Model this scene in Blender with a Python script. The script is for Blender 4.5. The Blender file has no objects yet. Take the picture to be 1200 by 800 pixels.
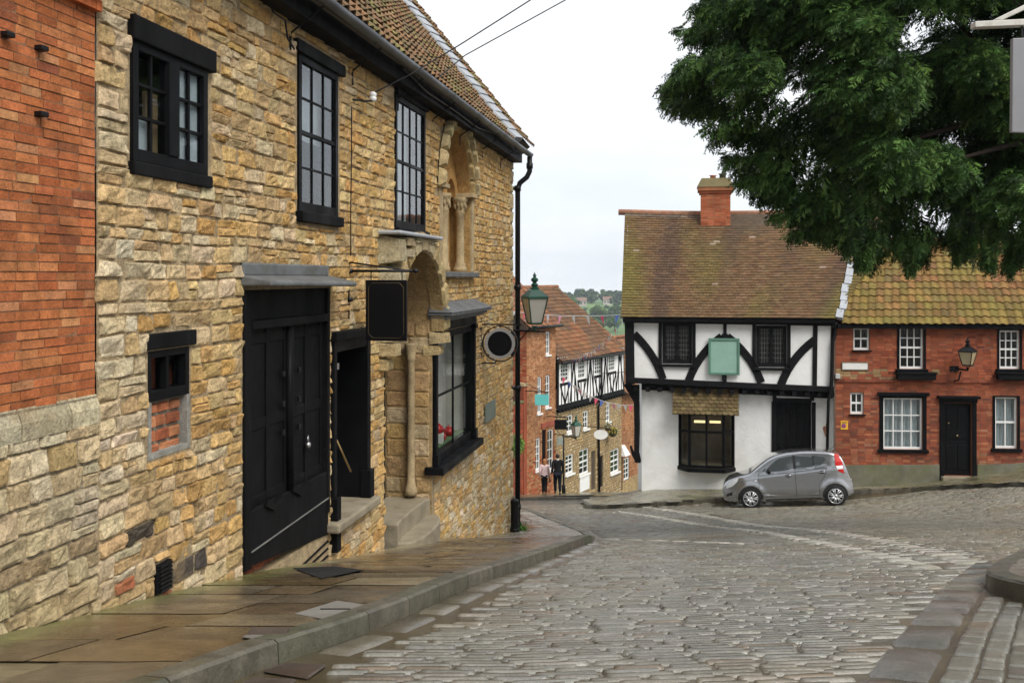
import bpy, bmesh, math, random
from mathutils import Vector, Matrix, noise
R = random.Random(7)
rad = math.radians
SC = bpy.context.scene
COL = SC.collection
F = 1167.0; CX = 600.0; HY = 325.0      # focal length, vanishing column and horizon of the photograph in its pixels
UP = Vector((0, 0, 1))
def lerp(a, b, t): return a + (b - a) * t
def clamp(x, a=0.0, b=1.0): return a if x < a else b if x > b else x
def smooth(a, b, x):
    t = clamp((x - a) / (b - a)); return t * t * (3 - 2 * t)
def nz(x, y, z=0.0): return noise.noise(Vector((x, y, z)))

# ---------------------------------------------------------------- objects
def tag(o, label=None, cat=None, group=None, kind=None):
    if label: o['label'] = label
    if cat: o['category'] = cat
    if group: o['group'] = group
    if kind: o['kind'] = kind
    return o
def thing(name, label, cat, loc=(0, 0, 0), group=None):
    o = bpy.data.objects.new(name, None); COL.objects.link(o)
    o.location = loc; o.empty_display_size = 0.2
    return tag(o, label, cat, group)
def root_loc(o):
    v = Vector((0, 0, 0))
    while o is not None:
        v += o.location; o = o.parent
    return v

class MB:
    def __init__(s, col=(1, 1, 1)):
        s.v = []; s.f = []; s.c = []; s.m = []; s.dc = col; s.mi = 0
    def add(s, p, col=None):
        s.v.append(tuple(p)); s.c.append(col or s.dc); return len(s.v) - 1
    def face(s, *ids): s.f.append(ids); s.m.append(s.mi)
    def quad(s, a, b, c, d, col=None):
        i = [s.add(p, col) for p in (a, b, c, d)]; s.face(*i)
    def hexa(s, p, col=None):            # p: 4 bottom, 4 top, same winding
        i = [s.add(q, col) for q in p]
        for f in ((3, 2, 1, 0), (4, 5, 6, 7), (0, 1, 5, 4), (1, 2, 6, 5), (2, 3, 7, 6), (3, 0, 4, 7)):
            s.face(*[i[k] for k in f])
    def fbox(s, fc, u0, u1, v0, v1, w0, w1, col=None):
        s.hexa([fc.pt(u0, v0, w1), fc.pt(u1, v0, w1), fc.pt(u1, v0, w0), fc.pt(u0, v0, w0),
                fc.pt(u0, v1, w1), fc.pt(u1, v1, w1), fc.pt(u1, v1, w0), fc.pt(u0, v1, w0)], col)
    def box(s, x0, x1, y0, y1, z0, z1, col=None):
        s.hexa([(x0, y0, z0), (x1, y0, z0), (x1, y1, z0), (x0, y1, z0), (x0, y0, z1), (x1, y0, z1), (x1, y1, z1), (x0, y1, z1)], col)
    def tube(s, pts, r, n=8, col=None, cap=True):
        pts = [Vector(p) for p in pts]; rings = []
        rs = r if isinstance(r, (list, tuple)) else [r] * len(pts)
        prev = None
        for k, p in enumerate(pts):
            t = (pts[min(k + 1, len(pts) - 1)] - pts[max(k - 1, 0)])
            t = t.normalized() if t.length > 1e-9 else UP
            a = prev if prev is not None and abs(prev.dot(t)) < .95 else (UP if abs(t.z) < .9 else Vector((1, 0, 0)))
            a = (a - t * a.dot(t)).normalized(); prev = a
            b = t.cross(a)
            rings.append([s.add(p + (a * math.cos(q) + b * math.sin(q)) * rs[k], col) for q in [2 * math.pi * j / n for j in range(n)]])
        for k in range(len(rings) - 1):
            for j in range(n):
                s.face(rings[k][j], rings[k][(j + 1) % n], rings[k + 1][(j + 1) % n], rings[k + 1][j])
        if cap:
            s.face(*rings[0][::-1]); s.face(*rings[-1])
    def lathe(s, prof, c, n=14, col=None, rot=0.0, ax=None):
        c = Vector(c); rings = []
        if ax is None: A, B, Z = Vector((1, 0, 0)), Vector((0, 1, 0)), UP
        else:
            Z = Vector(ax).normalized(); A = Z.orthogonal().normalized(); B = Z.cross(A)
        for r, z in prof:
            rings.append([s.add(c + A * (r * math.cos(q + rot)) + B * (r * math.sin(q + rot)) + Z * z, col) for q in [2 * math.pi * j / n for j in range(n)]])
        for k in range(len(rings) - 1):
            for j in range(n):
                s.face(rings[k][j], rings[k][(j + 1) % n], rings[k + 1][(j + 1) % n], rings[k + 1][j])
        s.face(*rings[0][::-1]); s.face(*rings[-1])
    def prism(s, poly, off, col=None):
        off = Vector(off); a = [s.add(p, col) for p in poly]; b = [s.add(Vector(p) + off, col) for p in poly]
        s.face(*a[::-1]); s.face(*b); n = len(a)
        for k in range(n): s.face(a[k], a[(k + 1) % n], b[(k + 1) % n], b[k])
    def ell(s, c, r, n=10, m=6, col=None, jit=0.0):
        c = Vector(c); rings = []
        for i in range(m + 1):
            th = math.pi * i / m
            k = 1 if i in (0, m) else n
            rings.append([s.add(c + Vector((r[0] * math.sin(th) * math.cos(2 * math.pi * j / n), r[1] * math.sin(th) * math.sin(2 * math.pi * j / n), r[2] * math.cos(th))) * (1 + R.uniform(-jit, jit)), col) for j in range(k)])
        for i in range(m):
            a, b = rings[i], rings[i + 1]
            for j in range(n):
                if len(a) == 1: s.face(a[0], b[j], b[(j + 1) % n])
                elif len(b) == 1: s.face(a[j], b[0], a[(j + 1) % n])
                else: s.face(a[j], b[j], b[(j + 1) % n], a[(j + 1) % n])
    def strip(s, fc, pts, width, w0, w1, col=None):     # bent plank in a facade's plane
        n = len(pts); L = []; Rr = []
        for k in range(n):
            a = Vector(pts[max(k - 1, 0)]); b = Vector(pts[min(k + 1, n - 1)]); t = (b - a).normalized(); q = Vector((-t.y, t.x))
            wd = width[k] if isinstance(width, (list, tuple)) else width
            L.append(Vector(pts[k]) + q * wd / 2); Rr.append(Vector(pts[k]) - q * wd / 2)
        for k in range(n - 1):
            s.hexa([fc.pt(*Rr[k], w0), fc.pt(*Rr[k + 1], w0), fc.pt(*L[k + 1], w0), fc.pt(*L[k], w0),
                    fc.pt(*Rr[k], w1), fc.pt(*Rr[k + 1], w1), fc.pt(*L[k + 1], w1), fc.pt(*L[k], w1)], col)
    def build(s, name, mat, parent=None, smooth_=False, bevel=0.0, local=False, fix=True, segs=2):
        off = Vector((0, 0, 0)) if (parent is None or local) else root_loc(parent)
        me = bpy.data.meshes.new(name)
        me.from_pydata([(x - off.x, y - off.y, z - off.z) for x, y, z in s.v], [], s.f)
        mats = mat if isinstance(mat, (list, tuple)) else [mat]
        for m in mats: me.materials.append(m)
        if len(mats) > 1: me.polygons.foreach_set('material_index', s.m)
        at = me.attributes.new('col', 'FLOAT_COLOR', 'POINT')
        flat = []
        for c in s.c: flat += (c[0], c[1], c[2], 1.0)
        at.data.foreach_set('color', flat)
        me.validate()
        if fix and len(s.f) < 20000:
            bm = bmesh.new(); bm.from_mesh(me); bmesh.ops.recalc_face_normals(bm, faces=bm.faces); bm.to_mesh(me); bm.free()
        me.polygons.foreach_set('use_smooth', [smooth_] * len(me.polygons))
        me.update()
        o = bpy.data.objects.new(name, me); COL.objects.link(o)
        if parent is not None: o.parent = parent
        if bevel:
            b = o.modifiers.new('bevel', 'BEVEL'); b.width = bevel; b.segments = segs; b.limit_method = 'ANGLE'
        return o

class Fac:                                  # a vertical facade: u along it, v up, w out of it
    def __init__(s, ox, oy, dx, dy, nx, ny):
        l = math.hypot(dx, dy); s.o = Vector((ox, oy, 0)); s.d = Vector((dx / l, dy / l, 0))
        l = math.hypot(nx, ny); s.n = Vector((nx / l, ny / l, 0))
    def pt(s, u, v, w=0.0): return s.o + s.d * u + s.n * w + UP * v
    def uv(s, px, py, w=0.0):
        o = s.o + s.n * w; rx = (px - CX) / F
        u = (rx * o.y - o.x) / (s.d.x - rx * s.d.y)
        return u, (HY - py) / F * (o.y + s.d.y * u)
    def u(s, px, w=0.0): return s.uv(px, 0, w)[0]
    def v(s, px, py, w=0.0): return s.uv(px, py, w)[1]
    def rect(s, x0, yt, yb, x1, w=0.0):     # u0, u1, v0, v1 from the left edge's heights
        u0, v1 = s.uv(x0, yt, w); _, v0 = s.uv(x0, yb, w)
        return u0, s.u(x1, w), v0, v1

# ---------------------------------------------------------------- materials
class NT:
    def __init__(s, m): s.t = m.node_tree; s.n = s.t.nodes; s.l = s.t.links
    def new(s, typ, **kw):
        x = s.n.new(typ)
        for k, v in kw.items(): setattr(x, k, v)
        return x
    def link(s, a, b): s.l.new(a, b)
def ramp(nt, fac, stops):
    r = nt.new('ShaderNodeValToRGB')
    e = r.color_ramp.elements
    while len(e) < len(stops): e.new(0.5)
    for k, (p, c) in enumerate(stops):
        e[k].position = p; e[k].color = (c[0], c[1], c[2], 1) if isinstance(c, (tuple, list)) else (c, c, c, 1)
    if fac is not None: nt.link(fac, r.inputs[0])
    return r
def mat(name, color=None, rough=.6, r2=None, bump=0.0, bscale=20.0, var=.15, vscale=3.0, metal=0.0, spec=.5, attr=False, stain=None, sscale=1.0, rscale=2.0, coat=0.0, stretch=None, spread=(.35, .65), speck=0.0, kscale=45.0, bump2=0.0):
    """Principled; base colour = own colour or the per-piece 'col' attribute, broken up by noise; optional stain colour."""
    m = bpy.data.materials.new(name); m.use_nodes = True; nt = NT(m)
    b = nt.n['Principled BSDF']
    geo = nt.new('ShaderNodeNewGeometry')
    src = geo.outputs['Position']
    if stretch:
        mp = nt.new('ShaderNodeMapping'); mp.inputs['Scale'].default_value = stretch; nt.link(src, mp.inputs[0]); src = mp.outputs[0]
    def nse(sc, det=5.0, ro=.6):
        t = nt.new('ShaderNodeTexNoise'); t.inputs['Scale'].default_value = sc; t.inputs['Detail'].default_value = det; t.inputs['Roughness'].default_value = ro
        nt.link(src, t.inputs['Vector']); return t.outputs[0]
    if attr:
        a = nt.new('ShaderNodeAttribute', attribute_name='col'); base = a.outputs['Color']
    else:
        c = nt.new('ShaderNodeRGB'); c.outputs[0].default_value = (*color, 1); base = c.outputs[0]
    if var:
        rr = ramp(nt, nse(vscale, 6, .65), [(.3, 1 - var), (.7, 1 + var)])
        mx = nt.new('ShaderNodeMix', data_type='RGBA', blend_type='MULTIPLY'); mx.inputs[0].default_value = 1
        nt.link(base, mx.inputs[6]); nt.link(rr.outputs[0], mx.inputs[7]); base = mx.outputs[2]
    if speck:
        rr = ramp(nt, nse(kscale, 5, .75), [(.34, 1 - speck), (.5, 1.0), (.66, 1 + speck * .7)])
        mx = nt.new('ShaderNodeMix', data_type='RGBA', blend_type='MULTIPLY'); mx.inputs[0].default_value = 1
        nt.link(base, mx.inputs[6]); nt.link(rr.outputs[0], mx.inputs[7]); base = mx.outputs[2]
    if stain:
        rr = ramp(nt, nse(sscale, 7, .62), [(spread[0], 0.0), (spread[1], 1.0)])
        mx = nt.new('ShaderNodeMix', data_type='RGBA'); nt.link(rr.outputs[0], mx.inputs[0])
        nt.link(base, mx.inputs[6]); mx.inputs[7].default_value = (*stain, 1); base = mx.outputs[2]
    nt.link(base, b.inputs['Base Color'])
    if r2 is not None:
        rr = ramp(nt, nse(rscale, 4, .6), [(.38, rough), (.62, r2)]); nt.link(rr.outputs[0], b.inputs['Roughness'])
    else: b.inputs['Roughness'].default_value = rough
    b.inputs['Metallic'].default_value = metal
    b.inputs['Specular IOR Level'].default_value = spec
    b.inputs['Coat Weight'].default_value = coat
    if bump:
        bp = nt.new('ShaderNodeBump'); bp.inputs['Strength'].default_value = 1.0; bp.inputs['Distance'].default_value = bump
        nt.link(nse(bscale, 6, .7), bp.inputs['Height']); last = bp.outputs[0]
        if bump2:
            b2 = nt.new('ShaderNodeBump'); b2.inputs['Distance'].default_value = bump2; nt.link(nse(kscale, 5, .75), b2.inputs['Height']); nt.link(last, b2.inputs['Normal']); last = b2.outputs[0]
        nt.link(last, b.inputs['Normal'])
    return m
def glass_mat(name, tint=(.8, .84, .86), refl=1.0, rough=.03):
    m = bpy.data.materials.new(name); m.use_nodes = True; nt = NT(m); nt.n.remove(nt.n['Principled BSDF'])
    tr = nt.new('ShaderNodeBsdfTransparent'); tr.inputs[0].default_value = (*tint, 1)
    gl = nt.new('ShaderNodeBsdfGlossy'); gl.inputs['Roughness'].default_value = rough
    # Schlick's law on both faces of the pane
    g_ = nt.new('ShaderNodeNewGeometry'); dt = nt.new('ShaderNodeVectorMath', operation='DOT_PRODUCT'); nt.link(g_.outputs['Incoming'], dt.inputs[0]); nt.link(g_.outputs['Normal'], dt.inputs[1])
    def mth(op, x, y=None):
        n_ = nt.new('ShaderNodeMath', operation=op)
        for k, q in enumerate((x, y)):
            if q is None: continue
            if isinstance(q, (int, float)): n_.inputs[k].default_value = q
            else: nt.link(q, n_.inputs[k])
        return n_.outputs[0]
    sch = mth('ADD', mth('MULTIPLY', mth('POWER', mth('SUBTRACT', 1.0, mth('ABSOLUTE', dt.outputs['Value'])), 5.0), .955), .045)
    geo = nt.new('ShaderNodeNewGeometry')
    t = nt.new('ShaderNodeTexNoise'); t.inputs['Scale'].default_value = 3.0; nt.link(geo.outputs['Position'], t.inputs['Vector'])
    bp = nt.new('ShaderNodeBump'); bp.inputs['Distance'].default_value = .0012; nt.link(t.outputs[0], bp.inputs['Height'])
    nt.link(bp.outputs[0], gl.inputs['Normal'])
    mu = nt.new('ShaderNodeMath', operation='MULTIPLY'); mu.inputs[1].default_value = refl; mu.use_clamp = True
    nt.link(sch, mu.inputs[0])
    mx = nt.new('ShaderNodeMixShader'); nt.link(mu.outputs[0], mx.inputs[0]); nt.link(tr.outputs[0], mx.inputs[1]); nt.link(gl.outputs[0], mx.inputs[2])
    nt.link(mx.outputs[0], nt.n['Material Output'].inputs[0]); return m

M = {}
M['rubble'] = mat('rubble_stone', attr=True, rough=.92, bump=.03, bscale=11, bump2=.012, speck=.38, kscale=38, var=.32, vscale=9, spec=.12, stain=(.37, .255, .13), sscale=1.7, spread=(.52, .82))
M['ashlar'] = mat('dressed_stone', (.43, .33, .19), rough=.88, bump=.012, bscale=14, bump2=.006, speck=.28, var=.3, vscale=4, spec=.15, stain=(.22, .17, .10), sscale=3, spread=(.5, .8))
M['ashlar_ochre'] = mat('ochre_dressed_stone', (.42, .235, .075), rough=.88, bump=.006, bscale=22, var=.3, vscale=5, spec=.2, stain=(.24, .15, .07), sscale=3, spread=(.5, .8))
M['ashlar_pale'] = mat('pale_dressed_stone', (.47, .40, .28), rough=.88, bump=.008, bscale=20, var=.3, vscale=5, spec=.2, stain=(.25, .20, .13), sscale=3, spread=(.5, .8))
M['step'] = mat('worn_step_stone', (.22, .185, .125), rough=.6, r2=.85, bump=.012, bscale=12, bump2=.005, speck=.25, var=.35, spec=.3, stain=(.28, .24, .17), sscale=4)
M['brick'] = mat('brick', attr=True, rough=.92, bump=.008, bscale=30, bump2=.004, speck=.3, kscale=70, var=.3, vscale=9, spec=.12, stain=(.14, .055, .03), sscale=2.2, spread=(.56, .85))
M['brick_far'] = mat('weathered_brick', attr=True, rough=.9, var=.25, vscale=1.6, spec=.2, stain=(.10, .055, .035), sscale=.8, spread=(.55, .8))
M['black'] = mat('black_gloss_paint', (.006, .0062, .007), rough=.4, r2=.6, bump=.002, bscale=30, var=.3, spec=.07)
M['black_old'] = mat('weathered_black_paint', (.008, .008, .0085), rough=.5, r2=.7, bump=.004, bscale=25, var=.4, spec=.06, stain=(.018, .022, .02), sscale=9, spread=(.6, .85), stretch=(1, 1, .35))
M['iron'] = mat('black_iron', (.006, .006, .007), rough=.45, var=.2, spec=.25)
M['timber'] = mat('black_oak', (.009, .009, .010), rough=.7, bump=.004, bscale=18, var=.4, spec=.12)
M['lead'] = mat('grey_lead', (.115, .12, .122), rough=.5, r2=.7, bump=.006, bscale=14, var=.3, vscale=5, spec=.4, stain=(.08, .08, .06), sscale=4, spread=(.5, .8))
M['lead_bright'] = mat('bright_lead', (.33, .35, .38), rough=.5, bump=.006, bscale=14, var=.2, spec=.4, stain=(.3, .3, .28), sscale=4, spread=(.5, .8))
M['gutter'] = mat('dark_gutter', (.045, .05, .058), rough=.35, r2=.5, var=.3, spec=.5)
M['glass'] = glass_mat('window_glass', refl=1.15, rough=.015)
M['glass_dull'] = glass_mat('old_window_glass', (.75, .78, .78), .8, .08)
M['glass_shop'] = glass_mat('shop_window_glass', (.92, .94, .94), .35)
def frosted_mat(name, col, f):
    m = bpy.data.materials.new(name); m.use_nodes = True; nt = NT(m); b = nt.n['Principled BSDF']
    b.inputs['Base Color'].default_value = (*col, 1); b.inputs['Roughness'].default_value = .15
    tr = nt.new('ShaderNodeBsdfTransparent'); mx = nt.new('ShaderNodeMixShader'); mx.inputs[0].default_value = f
    nt.link(tr.outputs[0], mx.inputs[1]); nt.link(b.outputs[0], mx.inputs[2]); nt.link(mx.outputs[0], nt.n['Material Output'].inputs[0]); return m
M['dark'] = mat('dark_room', (.012, .011, .010), rough=.9, var=0, spec=.1)
M['room'] = mat('dim_room', (.12, .10, .08), rough=.9, var=.2, spec=.1)
M['room_pale'] = mat('pale_shop_room', (.55, .53, .48), rough=.9, var=.1, spec=.1)
M['white'] = mat('white_gloss_paint', (.78, .78, .76), rough=.4, var=.06, spec=.5)
M['plaster'] = mat('white_limewash', (.84, .84, .825), rough=.85, bump=.012, bscale=5, var=.06, vscale=2, spec=.2, stain=(.60, .575, .51), sscale=1.1, spread=(.52, .9))
M['net'] = mat('net_curtain', (.72, .72, .70), rough=.95, var=.12, vscale=8, spec=.1)
M['tile'] = mat('plain_clay_tile', attr=True, rough=.85, bump=.006, bscale=30, speck=.2, kscale=40, var=.25, vscale=6, spec=.25)
M['pantile'] = mat('clay_pantile', attr=True, rough=.8, bump=.006, bscale=30, speck=.3, kscale=30, var=.25, vscale=7, spec=.25)
M['sett'] = mat('stone_sett', attr=True, rough=.10, r2=.36, bump=.004, bscale=20, bump2=.0025, speck=.25, kscale=60, var=.25, vscale=5, spec=.75, rscale=.9)
M['paving'] = mat('wet_york_stone', attr=True, rough=.07, r2=.42, bump=.005, bscale=12, bump2=.003, speck=.22, kscale=50, var=.35, vscale=3.5, spec=.6, rscale=1.5)
M['kerb'] = mat('worn_kerb_stone', attr=True, rough=.3, r2=.65, bump=.008, bscale=16, bump2=.004, speck=.25, var=.35, vscale=6, spec=.5, rscale=2.5)
M['render_grey'] = mat('grey_cement_render', (.155, .148, .11), rough=.85, bump=.008, bscale=12, var=.3, spec=.2, stain=(.13, .14, .06), sscale=1.6, spread=(.45, .75))
M['wood_dark'] = mat('weathered_wood', (.09, .07, .05), rough=.8, bump=.004, bscale=20, var=.35, spec=.2)
# ---------------------------------------------------------------- the lie of the land
GT = [(-40, 2.0), (-20, 1.2), (-5, -.55), (0, -1.25), (5, -2.03), (6.7, -2.34), (8.84, -2.75), (12.6, -3.57), (16.6, -4.40), (22.1, -5.62), (29, -6.80), (36, -8.15),
      (44, -9.75), (56, -12.2), (75, -16.2), (120, -25), (220, -38), (330, -42), (450, -41), (560, -38), (700, -33.5), (850, -27), (960, -23.5), (1400, -24), (4000, -40)]
def g0(y):
    if y <= GT[0][0]: return GT[0][1]
    for k in range(len(GT) - 1):
        if y <= GT[k + 1][0]:
            x0, a = GT[k]; x1, b = GT[k + 1]
            def sl(i):
                if i <= 0 or i >= len(GT) - 1: return 0
                return (GT[i + 1][1] - GT[i - 1][1]) / (GT[i + 1][0] - GT[i - 1][0])
            h = x1 - x0; t = (y - x0) / h; m0 = sl(k) * h; m1 = sl(k + 1) * h
            return (2 * t**3 - 3 * t * t + 1) * a + (t**3 - 2 * t * t + t) * m0 + (-2 * t**3 + 3 * t * t) * b + (t**3 - t * t) * m1
    return GT[-1][1]
def G(x, y):
    f = 1 - smooth(38, 60, y)
    q = min(x - 9.3, 8.0)
    sp = math.log1p(math.exp(q * 1.6)) / 1.6
    rise = .13 * clamp(y - 28.2, 0, 2.6) * smooth(2.5, 4.5, x) * (1 - .7 * smooth(10, 12, x)) * (1 - smooth(32, 36, y))
    return g0(y) + rise * f + (.033 * clamp(x, 0, 16) + .10 * sp * smooth(15, 24, y)) * f
def gp(px, py, h=0.0):                       # where the ray through a pixel meets the ground raised by h
    rx = (px - CX) / F; rz = (HY - py) / F
    y = 2.0
    while y < 150:
        if rz * y <= G(rx * y, y) + h: break
        y += .1
    a, b = y - .1, y
    for _ in range(20):
        m = (a + b) / 2
        if rz * m <= G(rx * m, m) + h: b = m
        else: a = m
    return Vector((rx * b, b, rz * b))
LF = Fac(-4.0, 0.0, .181, 1.0, 1.0, -.181)   # the stone and brick facades on the left
def xw(y): return -4.0 + .181 * y if y < 22.15 else -4.5
# kerb line of the left pavement: foot of the kerb
KP = [gp(*p) for p in ((260, 800), (336, 771), (395, 752), (440, 734), (489, 714), (564, 681), (640, 654), (690, 635))]
d0 = (KP[1] - KP[0]).normalized()
KL = [KP[0] - d0 * 2.2 + Vector((-.1, 0, 0)), KP[0] - d0 * 1.0] + KP
TIP = [gp(697, 631), gp(696, 627), gp(686, 621), gp(662, 612), gp(640, 605), gp(615, 595)]
KL2 = KL + TIP
def poly_x(pts, y):
    if y <= pts[0].y: return pts[0].x + (y - pts[0].y) * (pts[1].x - pts[0].x) / (pts[1].y - pts[0].y)
    for k in range(len(pts) - 1):
        if pts[k].y <= y <= pts[k + 1].y and pts[k + 1].y > pts[k].y: return lerp(pts[k].x, pts[k + 1].x, (y - pts[k].y) / (pts[k + 1].y - pts[k].y))
    return pts[-1].x
YT = KP[-1].y
print('kerb', [tuple(round(c, 2) for c in p) for p in KL2])
def xk(y): return poly_x(KL2, y)
def pave_h(y): return .102 * (1 - smooth(YT - .2, YT + 1.6, y)) + .012

TFd = Vector((math.cos(rad(10.5)), -math.sin(rad(10.5))))
TF = Fac(3.476, 30.5, TFd.x, TFd.y, TFd.y, -TFd.x)           # timber-framed house, upper storey plane
RF = Fac(9.55, 29.36, math.cos(rad(4)), -math.sin(rad(4)), -math.sin(rad(4)), -math.cos(rad(4)))   # brick row house
FD = Vector((math.sin(rad(29)), math.cos(rad(29))))
FF = Fac(.67, 46.0, FD.x, FD.y, FD.y, -FD.x)                 # houses down the hill
FG = Fac(.67, 46.0, -FD.y, FD.x, -FD.x, -FD.y)               # their gable, facing up the hill

def inside(poly, x, y):
    c = False; n = len(poly)
    for i in range(n):
        x0, y0 = poly[i][0], poly[i][1]; x1, y1 = poly[(i + 1) % n][0], poly[(i + 1) % n][1]
        if (y0 > y) != (y1 > y) and x < (x1 - x0) * (y - y0) / (y1 - y0) + x0: c = not c
    return c
def resample(pts, step, close=False):
    pts = [Vector(p) for p in pts]; out = [pts[0]]; acc = 0.0
    for k in range(len(pts) - 1):
        a, b = pts[k], pts[k + 1]; L = (b - a).length; t = step - acc
        while t <= L:
            out.append(a.lerp(b, t / L)); t += step
        acc = L - (t - step)
    if (out[-1] - pts[-1]).length > step * .3: out.append(pts[-1])
    return out
def chaikin(pts, n=2):
    for _ in range(n):
        q = [pts[0]]
        for k in range(len(pts) - 1):
            q += [pts[k].lerp(pts[k + 1], .25), pts[k].lerp(pts[k + 1], .75)]
        pts = q + [pts[-1]]
    return pts

# ---------------------------------------------------------------- one squared, bulging stone on any (u, v, w) mapping
def stone(mb, mp, u0, u1, v0, v1, nu, nv, h, col, rough=.3, jit=.0, base=-.02, pw=4, tilt=0.0, tight=.6):
    if nu == 1:                             # far off: a plain block
        a_, b_ = R.uniform(-tilt, tilt), R.uniform(-tilt, tilt)
        q = [mb.add(mp(u, v, w), col) for u, v, w in ((u0, v0, base), (u1, v0, base), (u1, v1, base), (u0, v1, base), (u0, v0, h + a_), (u1, v0, h + a_ + b_), (u1, v1, h + b_), (u0, v1, h))]
        for f in ((4, 5, 6, 7), (0, 1, 5, 4), (1, 2, 6, 5), (2, 3, 7, 6), (3, 0, 4, 7)): mb.face(*[q[k] for k in f])
        return
    s = R.uniform(0, 500); ju = (u1 - u0) * jit; jv = (v1 - v0) * jit
    J = [(R.uniform(-ju, ju), R.uniform(-jv, jv)) for _ in range(4)]
    ta, tb = R.uniform(-tilt, tilt), R.uniform(-tilt, tilt)
    su = .5 / max(.08, u1 - u0); ids = []
    for j in range(nv + 1):
        b = j / nv
        for i in range(nu + 1):
            a = i / nu
            # push rows towards the edge so that the arris is tight
            ae = .5 + .5 * math.copysign(abs(2 * a - 1) ** tight, 2 * a - 1); be = .5 + .5 * math.copysign(abs(2 * b - 1) ** tight, 2 * b - 1)
            du = lerp(lerp(J[0][0], J[1][0], ae), lerp(J[2][0], J[3][0], ae), be)
            dv = lerp(lerp(J[0][1], J[1][1], ae), lerp(J[2][1], J[3][1], ae), be)
            u = lerp(u0, u1, ae) + du; v = lerp(v0, v1, be) + dv
            if i in (0, nu) or j in (0, nv):
                w = base
                if rough:
                    u += (nz(v * 9, s, u * 3) * (u1 - u0)) * .07; v += nz(u * 9, s + 9, v * 3) * (v1 - v0) * .07
            else:
                e = (1 - abs(2 * ae - 1) ** pw) * (1 - abs(2 * be - 1) ** pw)
                w = h * (.35 + .65 * e) + ta * (ae - .5) + tb * (be - .5)
                if rough: w += h * rough * (nz(u * 11, v * 11, s) * 1.0 + .6 * nz(u * 27, v * 27, s + 3))
            ids.append(mb.add(mp(u, v, w), col))
    n1 = nu + 1
    for j in range(nv):
        for i in range(nu):
            k = j * n1 + i; mb.face(ids[k], ids[k + 1], ids[k + n1 + 1], ids[k + n1])
def vcol(c, v=.15, hue=.04):
    f = 1 + R.uniform(-v, v); return (c[0] * f * (1 + R.uniform(-hue, hue)), c[1] * f * (1 + R.uniform(-hue, hue) * .5), c[2] * f * (1 + R.uniform(-hue, hue)))
def pick(pal):
    t = R.random() * sum(w for w, _ in pal)
    for w, c in pal:
        t -= w
        if t <= 0: return c
    return pal[-1][1]

# ---------------------------------------------------------------- ground sheet
def seq(a, b, s):
    out = []; x = a
    while x < b: out.append(x); x += s
    return out
gx = seq(-620, -200, 60) + seq(-200, -40, 20) + seq(-40, -8, 4) + seq(-8, 22, .75) + seq(22, 60, 4) + seq(60, 240, 12) + seq(240, 720, 60)
gy = seq(-60, -4, 6) + seq(-4, 60, .75) + seq(60, 150, 6) + seq(150, 1000, 14) + seq(1000, 1440, 40)
mb = MB()
for y in gy:
    for x in gx:
        z = G(x, y) - .07
        if y > 60: z += smooth(60, 140, y) * 1.0 * nz(x * .012, y * .012) + smooth(400, 700, y) * 3.2 * nz(x * .006, y * .006, 4)
        mb.add((x, y, z))
nxn = len(gx)
for j in range(len(gy) - 1):
    for i in range(nxn - 1):
        k = j * nxn + i; mb.face(k, k + 1, k + nxn + 1, k + nxn)
def ground_mat():
    m = bpy.data.materials.new('ground'); m.use_nodes = True; nt = NT(m); b = nt.n['Principled BSDF']
    geo = nt.new('ShaderNodeNewGeometry'); sep = nt.new('ShaderNodeSeparateXYZ'); nt.link(geo.outputs['Position'], sep.inputs[0])
    n1 = nt.new('ShaderNodeTexNoise'); n1.inputs['Scale'].default_value = 6; n1.inputs['Detail'].default_value = 7; nt.link(geo.outputs['Position'], n1.inputs['Vector'])
    near = ramp(nt, n1.outputs[0], [(.3, (.03, .024, .016)), (.7, (.075, .06, .04))])
    vo = nt.new('ShaderNodeTexVoronoi'); vo.inputs['Scale'].default_value = .0085; vo.inputs['Randomness'].default_value = 1; nt.link(geo.outputs['Position'], vo.inputs['Vector'])
    fl = ramp(nt, None, [(0, (.10, .19, .035)), (.35, (.06, .13, .03)), (.6, (.15, .24, .05)), (.85, (.08, .15, .04))])
    sp = nt.new('ShaderNodeSeparateColor'); nt.link(vo.outputs['Color'], sp.inputs[0]); nt.link(sp.outputs[0], fl.inputs[0])
    mr = nt.new('ShaderNodeMapRange'); mr.inputs[1].default_value = 62; mr.inputs[2].default_value = 70; nt.link(sep.outputs[1], mr.inputs[0])
    mx = nt.new('ShaderNodeMix', data_type='RGBA'); nt.link(mr.outputs[0], mx.inputs[0]); nt.link(near.outputs[0], mx.inputs[6]); nt.link(fl.outputs[0], mx.inputs[7])
    nt.link(mx.outputs[2], b.inputs['Base Color']); b.inputs['Roughness'].default_value = .75
    bp = nt.new('ShaderNodeBump'); bp.inputs['Distance'].default_value = .02; nt.link(n1.outputs[0], bp.inputs['Height']); nt.link(bp.outputs[0], b.inputs['Normal'])
    return m
tag(mb.build('ground', ground_mat(), smooth_=True), kind='structure')

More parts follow.
